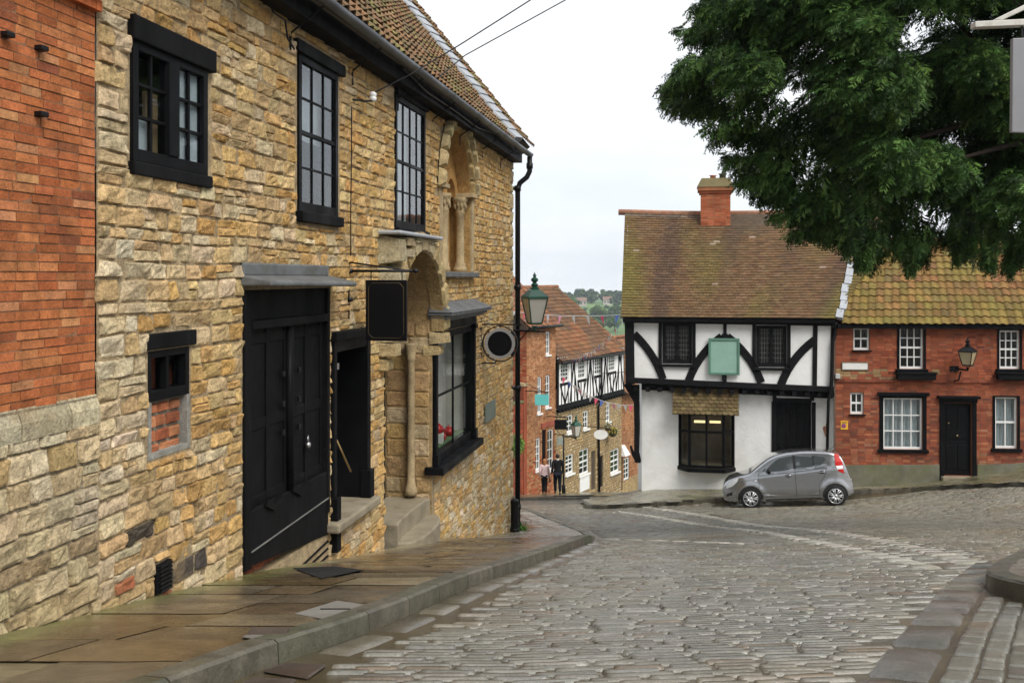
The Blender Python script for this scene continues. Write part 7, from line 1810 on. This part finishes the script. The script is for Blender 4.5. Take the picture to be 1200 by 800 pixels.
def person(label, px, py, H, y, heading, female):
    """walking away from the camera: +Y is ahead"""
    pz = None; p = Vector(((px - CX) / F * y, y, 0)); p.z = G(p.x, p.y) + .135
    T = thing('person', label, 'person', p); T.rotation_euler = (0, 0, heading)
    k = H; fs = .9 if female else 1.0
    J = dict(pel=(0, 0, .53), wai=(0, 0, .61), che=(0, .01, .72), nb=(0, 0, .81), nk=(0, .005, .86), hd=(0, .02, .905), ht=(0, .015, .955),
             ls=(-.105 * fs, 0, .795), le=(-.135 * fs, -.045, .64), lw=(-.145 * fs, .0, .50), lh=(-.145 * fs, .01, .475), rs=(.105 * fs, 0, .795), re=(.135 * fs, .02, .635), rw=(.14 * fs, .07, .505), rh=(.14 * fs, .075, .48),
             lp=(-.05, 0, .50), lk=(-.05, .07, .285), la=(-.045, .075, .045), lt=(-.048, .14, .018), rp=(.05, 0, .50), rk=(.05, -.01, .28), ra=(.045, -.085, .055), rt=(.047, -.03, .016))
    names = list(J); V = [Vector(J[n]) * k for n in names]; ix = {n: i for i, n in enumerate(names)}
    E = [('pel', 'wai'), ('wai', 'che'), ('che', 'nb'), ('nb', 'nk'), ('nk', 'hd'), ('hd', 'ht'), ('nb', 'ls'), ('ls', 'le'), ('le', 'lw'), ('lw', 'lh'), ('nb', 'rs'), ('rs', 're'), ('re', 'rw'), ('rw', 'rh'), ('pel', 'lp'), ('lp', 'lk'), ('lk', 'la'), ('la', 'lt'), ('pel', 'rp'), ('rp', 'rk'), ('rk', 'ra'), ('ra', 'rt')]
    rad_ = dict(pel=(.085, .06), wai=(.075, .055), che=(.09, .06), nb=(.045, .04), nk=.032, hd=(.045, .055), ht=(.038, .045), ls=.036, le=.026, lw=.018, lh=.02, rs=.036, re=.026, rw=.018, rh=.02, lp=.055, lk=.034, la=.022, lt=.02, rp=.055, rk=.034, ra=.022, rt=.02)
    def sub(ns, scale, add=.0, fr=None):
        vs = [V[ix[n]] for n in ns]; es = [(ns.index(a), ns.index(b)) for a, b in E if a in ns and b in ns]; rr = []
        for n in ns:
            r = rad_[n]; r = r if isinstance(r, tuple) else (r, r); sc = scale.get(n, 1.0) if isinstance(scale, dict) else scale; rr.append(((r[0] * sc + add) * k, (r[1] * sc + add) * k))
        return skin(vs, es, rr)
    body = sub(names, .86)
    ex = MB()
    for s_, w_, h_ in ((-1, V[ix['lw']], V[ix['lh']]), (1, V[ix['rw']], V[ix['rh']])):
        for f in range(4): 
            b0 = h_ + Vector((0, (f - 1.5) * .011 * k / 1.7, -.02 * k)); L_ = (.042, .048, .045, .036)[f] * k; ex.tube([b0, b0 + Vector((-s_ * .004, .004, -L_ * .5)), b0 + Vector((-s_ * .014, .008, -L_))], [.0085, .008, .006], 6)
        ex.tube([h_ + Vector((0, .02, 0)), h_ + Vector((-s_ * .012, .034, -.02)), h_ + Vector((-s_ * .016, .036, -.045))], [.010, .009, .007], 6)
    hc = V[ix['hd']]; ex.ell(hc + Vector((0, .068 * k * .98, -.004 * k)), (.008 * k, .014 * k, .014 * k), 6, 4)
    for s_ in (-1, 1): ex.ell(hc + Vector((s_ * .046 * k, -.002, -.002 * k)), (.008 * k, .014 * k, .02 * k), 6, 4)
    merge(body, ex); put_mesh('body', body, skin_m, T)
    eyes = MB(); 
    for s_ in (-1, 1): eyes.ell(hc + Vector((s_ * .019 * k, .056 * k, .006 * k)), (.006 * k, .004 * k, .004 * k), 6, 4)
    eyes.build('eyes', M['dark'], T, local=True); mo = MB(); mo.ell(hc + Vector((0, .057 * k, -.030 * k)), (.014 * k, .004 * k, .004 * k), 8, 4); mo.build('mouth', mat('lips', (.4, .14, .12), .5, var=0) if not bpy.data.materials.get('lips') else bpy.data.materials['lips'], T, local=True)
    if female:
        top = mat('pink_white_jacket', (.74, .56, .56), .85, var=.14, vscale=14, spec=.15); leg = mat('black_leggings', (.012, .012, .015), .8, var=.1, spec=.2); hairm = mat('red_blonde_hair', (.36, .16, .06), .55, var=.3, vscale=40, spec=.3); shoe = mat('tan_shoe', (.14, .05, .03), .6, var=.1)
    else:
        top = mat('charcoal_jacket', (.011, .011, .012), .8, var=.1, spec=.15); leg = mat('dark_navy_trousers', (.010, .012, .022), .8, var=.1, spec=.15); hairm = mat('dark_brown_hair', (.03, .02, .014), .55, var=.3, vscale=40, spec=.3); shoe = mat('black_shoe', (.01, .01, .01), .4, var=.1)
    ja = sub(['pel', 'wai', 'che', 'nb', 'ls', 'le', 'lw', 'rs', 're', 'rw'], 1.04, .008); put_mesh('jacket', ja, top, T)
    sk_ = MB(); c0 = V[ix['pel']]; prof = [(.088, .10), (.10, .02), (.112 if female else .104, -.05), (.108 if female else .1, -.055)]; n = 18; rows = [[sk_.add(c0 + Vector((r * math.cos(a) * k, r * .68 * math.sin(a) * k, z * k))) for a in [2 * math.pi * j / n for j in range(n)]] for r, z in prof]
    for a in range(3):
        for j in range(n): sk_.face(rows[a][j], rows[a][(j + 1) % n], rows[a + 1][(j + 1) % n], rows[a + 1][j])
    sk_.build('jacket_hem', top, T, smooth_=True, local=True)
    tr = sub(['pel', 'lp', 'lk', 'la', 'rp', 'rk', 'ra'], .92 if female else 1.08, .004 if female else .010); put_mesh('trousers', tr, leg, T)
    for a, b in (('la', 'lt'), ('ra', 'rt')):
        s_ = MB(); c = V[ix[a]].lerp(V[ix[b]], .45); s_.ell(c - UP * .004 * k, (.028 * k, .062 * k, .026 * k), 10, 6); s_.build('shoe', shoe, T, smooth_=True, local=True)
    ha = MB(); ha.ell(hc + Vector((0, -.012 * k, .022 * k)), (.052 * k, .058 * k, .054 * k), 14, 10)
    if female:
        ha.ell(hc + Vector((0, -.04 * k, -.04 * k)), (.045 * k, .028 * k, .085 * k), 12, 8); ha.ell(hc + Vector((0, -.045 * k, -.10 * k)), (.03 * k, .02 * k, .06 * k), 10, 6)
    ha.build('hair', hairm, T, smooth_=True, local=True)
    if not female:
        co_ = MB(); co_.lathe([(.042 * k, -.012 * k), (.04 * k, .012 * k), (.036 * k, .012 * k)], V[ix['nk']] - UP * .02 * k, 14); co_.build('collar', M['white'], T, smooth_=True, local=True)
    return T, V[ix['rh']]
pm, _ = person('person in a dark suit jacket and navy trousers walking away down the pavement', 653.5, 581, 1.80, 43.6, 0.12, False)
pw_o, rh = person('person with red blonde hair in a pale pink jacket and black leggings walking away', 638, 580, 1.60, 44.0, -.05, True)
bg_ = MB(); bc = pw_o.location + Vector((.235, .0, .66)); HBG = thing('handbag', 'tan brown shoulder handbag carried by the person in the pink jacket', 'handbag', bc)
bg_.hexa([bc + Vector(q_) for q_ in ((-.05, -.13, -.12), (.05, -.13, -.12), (.05, .13, -.12), (-.05, .13, -.12), (-.03, -.10, .10), (.03, -.10, .10), (.03, .10, .10), (-.03, .10, .10))]); bg_.build('bag', mat('tan_leather', (.20, .075, .03), .5, var=.15), HBG, bevel=.02)
st_ = MB(); sh_p = pw_o.location + Vector((.13, 0, 1.30)); st_.tube([bc + Vector((0, -.09, .10)), sh_p + Vector((.02, -.06, 0)), sh_p + Vector((0, 0, .035)), sh_p + Vector((.02, .06, 0)), bc + Vector((0, .09, .10))], .010, 6); st_.build('strap', bpy.data.materials['tan_leather'], HBG)
# ================================================================ the big yew
needle = mat('yew_needles', attr=True, rough=.5, var=.25, vscale=3, spec=.2)
_nt = NT(needle); _tl = _nt.new('ShaderNodeBsdfTranslucent'); _at = _nt.new('ShaderNodeAttribute', attribute_name='col'); _nt.link(_at.outputs['Color'], _tl.inputs[0]); _mx = _nt.new('ShaderNodeMixShader'); _mx.inputs[0].default_value = .35
_nt.link(_nt.n['Principled BSDF'].outputs[0], _mx.inputs[1]); _nt.link(_tl.outputs[0], _mx.inputs[2]); _nt.link(_mx.outputs[0], _nt.n['Material Output'].inputs[0])
bark = mat('yew_bark', (.035, .022, .015), .9, bump=.02, bscale=10, var=.4)
YB = Vector((10.5, 15.0, 0)); YB.z = G(YB.x, YB.y)
YT_ = thing('yew_tree', 'large dark green yew tree overhanging the street from the right', 'tree', YB)
OUT = [(850, -120), (826, 0), (806, 60), (797, 95), (815, 128), (862, 148), (874, 186), (904, 214), (932, 222), (938, 250), (968, 258), (1005, 270), (1022, 290), (1085, 286), (1125, 276), (1180, 296), (1260, 310), (1330, 310), (1420, 260), (1500, 120), (1520, -120), (1400, -260), (1150, -300), (930, -240)]
import numpy as np
def spray_template():
    """one drooping branchlet: short needle blades set along a curved twig and its side twigs"""
    V_ = []
    def blade(p, d, l, w_, n):
        s = d.cross(n).normalized(); V_.extend([p - s * w_ * .35, p + d * l * .5 + s * w_ * .5, p + d * l, p + d * l * .5 - s * w_ * .5])
    n = 7
    for k in range(n):
        t = (k + .4) / n; p = Vector((t, 0, -.40 * t * t)); tang = Vector((1, 0, -.8 * t)).normalized()
        for s in (-1, 1):
            a = rad(R.uniform(30, 62)); l = (.42 * (1 - t) + .20) * R.uniform(.7, 1.25); d = (tang * math.cos(a) + Vector((0, s, 0)) * math.sin(a) + Vector((0, 0, R.uniform(-.5, .1)))).normalized()
            nn = Vector((R.uniform(-.5, .5), R.uniform(-.5, .5), 1)); blade(p, d, l, .085, nn); blade(p + d * l * .3, (d + rdir() * .4).normalized(), l * .7, .075, nn)
    blade(Vector((.85, 0, -.30)), Vector((1, R.uniform(-.3, .3), -.7)).normalized(), .28, .07, UP)
    return np.array([tuple(v) for v in V_])
TPL = [spray_template() for _ in range(8)]
CV, CC = [], []; nspr = 0
def add_spray(p, d, s, c, roll):
    global nspr
    d = d.normalized(); y = UP.cross(d); y = y.normalized() if y.length > .1 else Vector((0, 1, 0)); z = d.cross(y).normalized()
    y2 = y * math.cos(roll) + z * math.sin(roll); z2 = z * math.cos(roll) - y * math.sin(roll)
    T = R.choice(TPL); m_ = np.array([tuple(d * s), tuple(y2 * s), tuple(z2 * s)]); CV.append(T @ m_ + np.array(tuple(p))); CC.append(np.tile((*c, 1.0), (len(T), 1))); nspr += 1
def yewc():
    c = R.choice([(.046, .098, .024), (.070, .145, .034), (.024, .052, .014), (.125, .225, .055)]); return vcol(c, .25, .08)
clumps = []
tries = 0
while len(clumps) < 170 and tries < 9000:
    tries += 1
    px, py = R.uniform(780, 1500), R.uniform(-240, 320)
    yv = R.uniform(12.6, 17.6); r = R.uniform(.50, .85); rp = r / yv * F
    ok = all(inside(OUT, px + rp * 1.25 * math.cos(a), py + rp * 1.1 * math.sin(a)) for a in [k * math.pi / 4 for k in range(8)])
    if not ok: continue
    c = at(px, py, yv)
    if any((c - q).length < .55 * (r + rr_) * .8 for q, rr_ in clumps): continue
    clumps.append((c, r))
print('clumps', len(clumps))
mid = Vector((9.0, 15.0, 3.2))
for c, r in clumps:
    n = int(270 * (r / .6) ** 2) + 40
    outw = (c - mid); outw.z *= .35; outw = outw.normalized() if outw.length > .01 else Vector((0, -1, 0))
    for k in range(n):
        d = rdir(); p = c + Vector((d.x, d.y, d.z * .75)) * r * (R.random() ** .35) * .85
        dr = (d * .8 + outw * .55); dr.z = dr.z * .35 - R.uniform(.05, .65)
        add_spray(p, dr, R.uniform(.15, .27), yewc(), R.uniform(-.7, .7))
# boughs that make the ragged edge: sprays hung along a limb that thins out to the tip
def bough(p0, p1, n, r0=.30, r1=.05, s0=.30, s1=.2):
    d = (p1 - p0); L = d.length; d.normalize()
    for k in range(n):
        t = R.random() ** .8; r = lerp(r0, r1, t); e = rdir(); p = p0.lerp(p1, t) - UP * (.18 * t * t * L * .4) + Vector((e.x, e.y, e.z * .7 - .25)) * r
        add_spray(p, d * .7 + e * .5 - UP * R.uniform(.1, .9), lerp(s0, s1, t) * R.uniform(.75, 1.15), yewc(), R.uniform(-.8, .8))
for k in range(0, 18):
    a, b = OUT[k], OUT[k + 1]; seg = math.hypot(b[0] - a[0], b[1] - a[1]); m = max(2, int(seg / 17))
    for j in range(m):
        t = (j + R.random()) / m; px, py = lerp(a[0], b[0], t), lerp(a[1], b[1], t); yv = R.uniform(13.2, 16.8); ln = R.uniform(60, 120)
        left = px < 960
        tip = at(px + R.uniform(-16, 6), py + R.uniform(-4, 14), yv); root = at(px + (ln if left else R.uniform(-20, 50)), py - (R.uniform(-5, 45) if left else R.uniform(50, 100)), yv + R.uniform(-.6, .6))
        bough(root, tip, R.randint(50, 110), R.uniform(.13, .25) if left else R.uniform(.2, .34))
for px, py in ((783, 84), (779, 104), (790, 96), (786, 118), (800, 34), (812, 8), (852, 180), (866, 203), (886, 226), (905, 246), (928, 268), (1006, 302), (1062, 304), (1120, 298), (1180, 312)):
    for q in range(3):
        yv = R.uniform(13.6, 15.6); tip = at(px + R.uniform(-5, 8), py + R.uniform(-6, 8), yv); left = px < 930; bough(at(px + (R.uniform(50, 90) if left else R.uniform(0, 30)), py - (R.uniform(-4, 26) if left else R.uniform(35, 60)), yv), tip, R.randint(45, 75), .16, .02, .26, .17)
print('sprays', nspr)
VV = np.concatenate(CV).astype(np.float32); CL = np.concatenate(CC).astype(np.float32); nq = len(VV) // 4
VV -= np.array(tuple(YB), dtype=np.float32)
print('sprays', nspr, nq)
me = bpy.data.meshes.new('crown'); me.vertices.add(len(VV)); me.vertices.foreach_set('co', VV.ravel()); me.loops.add(nq * 4); me.loops.foreach_set('vertex_index', np.arange(nq * 4, dtype=np.int32)); me.polygons.add(nq); me.polygons.foreach_set('loop_start', np.arange(0, nq * 4, 4, dtype=np.int32))
me.update(calc_edges=True); me.attributes.new('col', 'FLOAT_COLOR', 'POINT').data.foreach_set('color', CL.ravel()); me.materials.append(needle)
o = bpy.data.objects.new('crown', me); COL.objects.link(o); o.parent = YT_
tk = MB(); top = YB + Vector((-.6, 0, 6.5)); tk.tube([YB - UP * .3, YB + Vector((.05, 0, .6)), YB + Vector((-.1, 0, 2.5)), YB + Vector((-.3, .1, 5)), top + UP * 2.5], [.75, .55, .45, .32, .08], 14)
for c, r in clumps[::6]:
    s0 = YB + Vector((-.2, 0, R.uniform(2.6, 7.5))); m_ = s0.lerp(c, .5) + UP * R.uniform(.1, .6); tk.tube([s0, m_, c], [.09, .055, .02], 6)
tk.build('trunk', bark, YT_, smooth_=True)

# ================================================================ beyond the town: woods, fields, far roofs
def hz(x, y): return G(x, y) - .07 + smooth(60, 140, y) * 1.0 * nz(x * .012, y * .012) + smooth(400, 700, y) * 3.2 * nz(x * .006, y * .006, 4)
wood = MB(); nt_ = 0
def far_tree(x, y, h, r, c):
    global nt_
    z = hz(x, y); nt_ += 1
    wood.tube([(x, y, z - .5), (x, y, z + h * .5)], r * .06, 5, (.06, .045, .03))
    for k in range(9):
        d = rdir(); cc2 = Vector((x, y, z + h * .58)) + Vector((d.x * r * .6, d.y * r * .6, d.z * h * .27)); q = r * R.uniform(.30, .5)
        col_ = vcol(c, .18, .08); n = 11
        for j in range(46):
            e = rdir(.15); p = cc2 + Vector((e.x, e.y, e.z * .85)) * q * R.uniform(.75, 1.05); s = q * R.uniform(.22, .4); t1 = e.orthogonal().normalized(); t2 = e.cross(t1); a = R.uniform(0, 6.28); t1, t2 = t1 * math.cos(a) + t2 * math.sin(a), t2 * math.cos(a) - t1 * math.sin(a); e2 = rdir() * .5
            i = [wood.add(p + t1 * s + e2 * s, col_), wood.add(p + t2 * s, col_), wood.add(p - t1 * s - e2 * s, col_), wood.add(p - t2 * s, col_)]; wood.face(*i)
WC = [(.045, .085, .02), (.06, .105, .025), (.035, .065, .02), (.075, .12, .03), (.05, .08, .03)]
bands = [(925, 975, 170, 11), (840, 880, 34, 9), (690, 730, 46, 10), (600, 630, 10, 8), (455, 500, 30, 10), (330, 380, 14, 9)]
for y0, y1, n, h in bands:
    for k in range(n):
        y = R.uniform(y0, y1); xc = .055 * y + R.gauss(0, 1) * .075 * y if k % 3 else R.uniform(-.35, .45) * y
        if 1.25 * nz(xc * .012, y * .01, 7) < -.35: continue
        hh = h * R.uniform(.7, 1.25); far_tree(xc, y, hh, hh * R.uniform(.42, .6), R.choice(WC))
# hedgerow trees in rows that divide the fields
for y_, x0, x1 in ((520, -10, 90), (650, 0, 110), (770, 20, 130), (400, -20, 70)):
    x = x0
    while x < x1: far_tree(x, y_ + R.uniform(-4, 4), R.uniform(5, 9), R.uniform(2.5, 4), R.choice(WC)); x += R.uniform(4, 9)
print('far trees', nt_, len(wood.f))
tag(wood.build('far_woodland', mat('far_foliage', attr=True, rough=.8, var=.2, vscale=.3, spec=.1), None, fix=False), 'wooded green hillside beyond the roofs', 'woodland', None, 'stuff')
def far_house(px, y, w_, h, label, c):
    x = (px - CX) / F * y; z = hz(x, y) - .3; T = thing('distant_house', label, 'house', (x, y, z), 'houses on the far hillside'); mb = MB(); mb.box(x - w_ / 2, x + w_ / 2, y - 3.5, y + 3.5, z, z + h); mb.build('wall', mat('far_house_wall', c, .9, var=.1), T)
    r = MB(); r.prism([(x - w_ / 2 - .4, y - 4, z + h + .01), (x - w_ / 2 - .4, y + 4, z + h + .01), (x - w_ / 2 - .4, y, z + h + 3)], (w_ + .8, 0, 0)); r.build('roof', mat('far_roof', (.20, .12, .09), .9, var=.2), T)
    for k in range(3):
        q = MB(); xx = x - w_ / 2 + w_ * (k + .5) / 3; q.box(xx - .5, xx + .5, y - 3.53, y - 3.49, z + h * .45, z + h * .8); q.build('window', M['dark'], T)
far_house(670, 865, 12, 5.5, 'long pale house among the trees on the far hill', (.5, .46, .4)); far_house(681, 880, 9, 5, 'smaller pale house to the right of the long one on the far hill', (.42, .36, .32)); far_house(712, 905, 8, 5, 'pale house high on the far hill near the corner house roof', (.46, .42, .38))
# ---------------------------------------------------------------- damp air
hzb = MB(); hzb.box(-660, 760, -62, 1460, -60, 30)
hm_ = bpy.data.materials.new('haze'); hm_.use_nodes = True; hn_ = NT(hm_); hn_.n.remove(hn_.n['Principled BSDF']); pv = hn_.new('ShaderNodeVolumePrincipled'); pv.inputs['Color'].default_value = (.82, .9, 1, 1); pv.inputs['Density'].default_value = .00024; pv.inputs['Anisotropy'].default_value = .2; hn_.link(pv.outputs[0], hn_.n['Material Output'].inputs['Volume'])
tag(hzb.build('haze', hm_), kind='stuff')
# ---------------------------------------------------------------- light, sky, camera
w = bpy.data.worlds.new('World'); SC.world = w; w.use_nodes = True
nt = w.node_tree; N = nt.nodes; L = nt.links
bg = N['Background']
SUN_EL, SUN_AZ = 50.0, 140.0           # azimuth clockwise from +Y: behind the camera, to its right
sky = N.new('ShaderNodeTexSky'); sky.sky_type = 'NISHITA'; sky.sun_disc = False; sky.sun_elevation = rad(SUN_EL); sky.sun_rotation = rad(SUN_AZ); sky.dust_density = 2.0; sky.air_density = 1.0
tc = N.new('ShaderNodeTexCoord'); mp_ = N.new('ShaderNodeMapping'); mp_.inputs['Scale'].default_value = (1, 1, 3.2); L.new(tc.outputs['Generated'], mp_.inputs[0])
no = N.new('ShaderNodeTexNoise'); no.inputs['Scale'].default_value = 2.3; no.inputs['Detail'].default_value = 8; no.inputs['Roughness'].default_value = .55; L.new(mp_.outputs[0], no.inputs['Vector'])
cr = N.new('ShaderNodeValToRGB'); cr.color_ramp.elements[0].position = .25; cr.color_ramp.elements[0].color = (.8, .8, .8, 1); cr.color_ramp.elements[1].position = .62; cr.color_ramp.elements[1].color = (1, 1, 1, 1); L.new(no.outputs[0], cr.inputs[0])
cc = N.new('ShaderNodeValToRGB'); cc.color_ramp.elements[0].position = .3; cc.color_ramp.elements[0].color = (.80, .85, .90, 1); cc.color_ramp.elements[1].position = .68; cc.color_ramp.elements[1].color = (1, 1, 1, 1); L.new(no.outputs[0], cc.inputs[0])
ml = N.new('ShaderNodeMix'); ml.data_type = 'RGBA'; ml.blend_type = 'MULTIPLY'; ml.inputs[0].default_value = 1; L.new(cc.outputs[0], ml.inputs[6]); ml.inputs[7].default_value = (8.0, 8.1, 8.25, 1)
mx = N.new('ShaderNodeMix'); mx.data_type = 'RGBA'; L.new(cr.outputs[0], mx.inputs[0]); L.new(sky.outputs[0], mx.inputs[6]); L.new(ml.outputs[2], mx.inputs[7])
L.new(mx.outputs[2], bg.inputs[0]); bg.inputs[1].default_value = .1
sl = bpy.data.lights.new('sun', 'SUN'); sl.energy = 2.3; sl.angle = rad(35); sl.color = (1, .96, .90)
so = bpy.data.objects.new('sun', sl); COL.objects.link(so)
dv = Vector((math.sin(rad(SUN_AZ)) * math.cos(rad(SUN_EL)), math.cos(rad(SUN_AZ)) * math.cos(rad(SUN_EL)), math.sin(rad(SUN_EL))))
so.rotation_euler = dv.to_track_quat('Z', 'Y').to_euler(); so.location = dv * 60
cam = bpy.data.cameras.new('camera'); co = bpy.data.objects.new('camera', cam); COL.objects.link(co); SC.camera = co
co.rotation_euler = (rad(90), 0, 0); cam.sensor_width = 36; cam.lens = 36 * F / 1200; cam.shift_y = -(400 - HY) / 1200; cam.clip_start = .1; cam.clip_end = 6000
SC.view_settings.view_transform = 'Standard'; SC.view_settings.look = 'None'; SC.view_settings.exposure = .55; SC.view_settings.gamma = 1
SC.cycles.sample_clamp_indirect = 3; SC.cycles.max_bounces = 6; SC.cycles.transparent_max_bounces = 16; SC.cycles.use_denoising = True
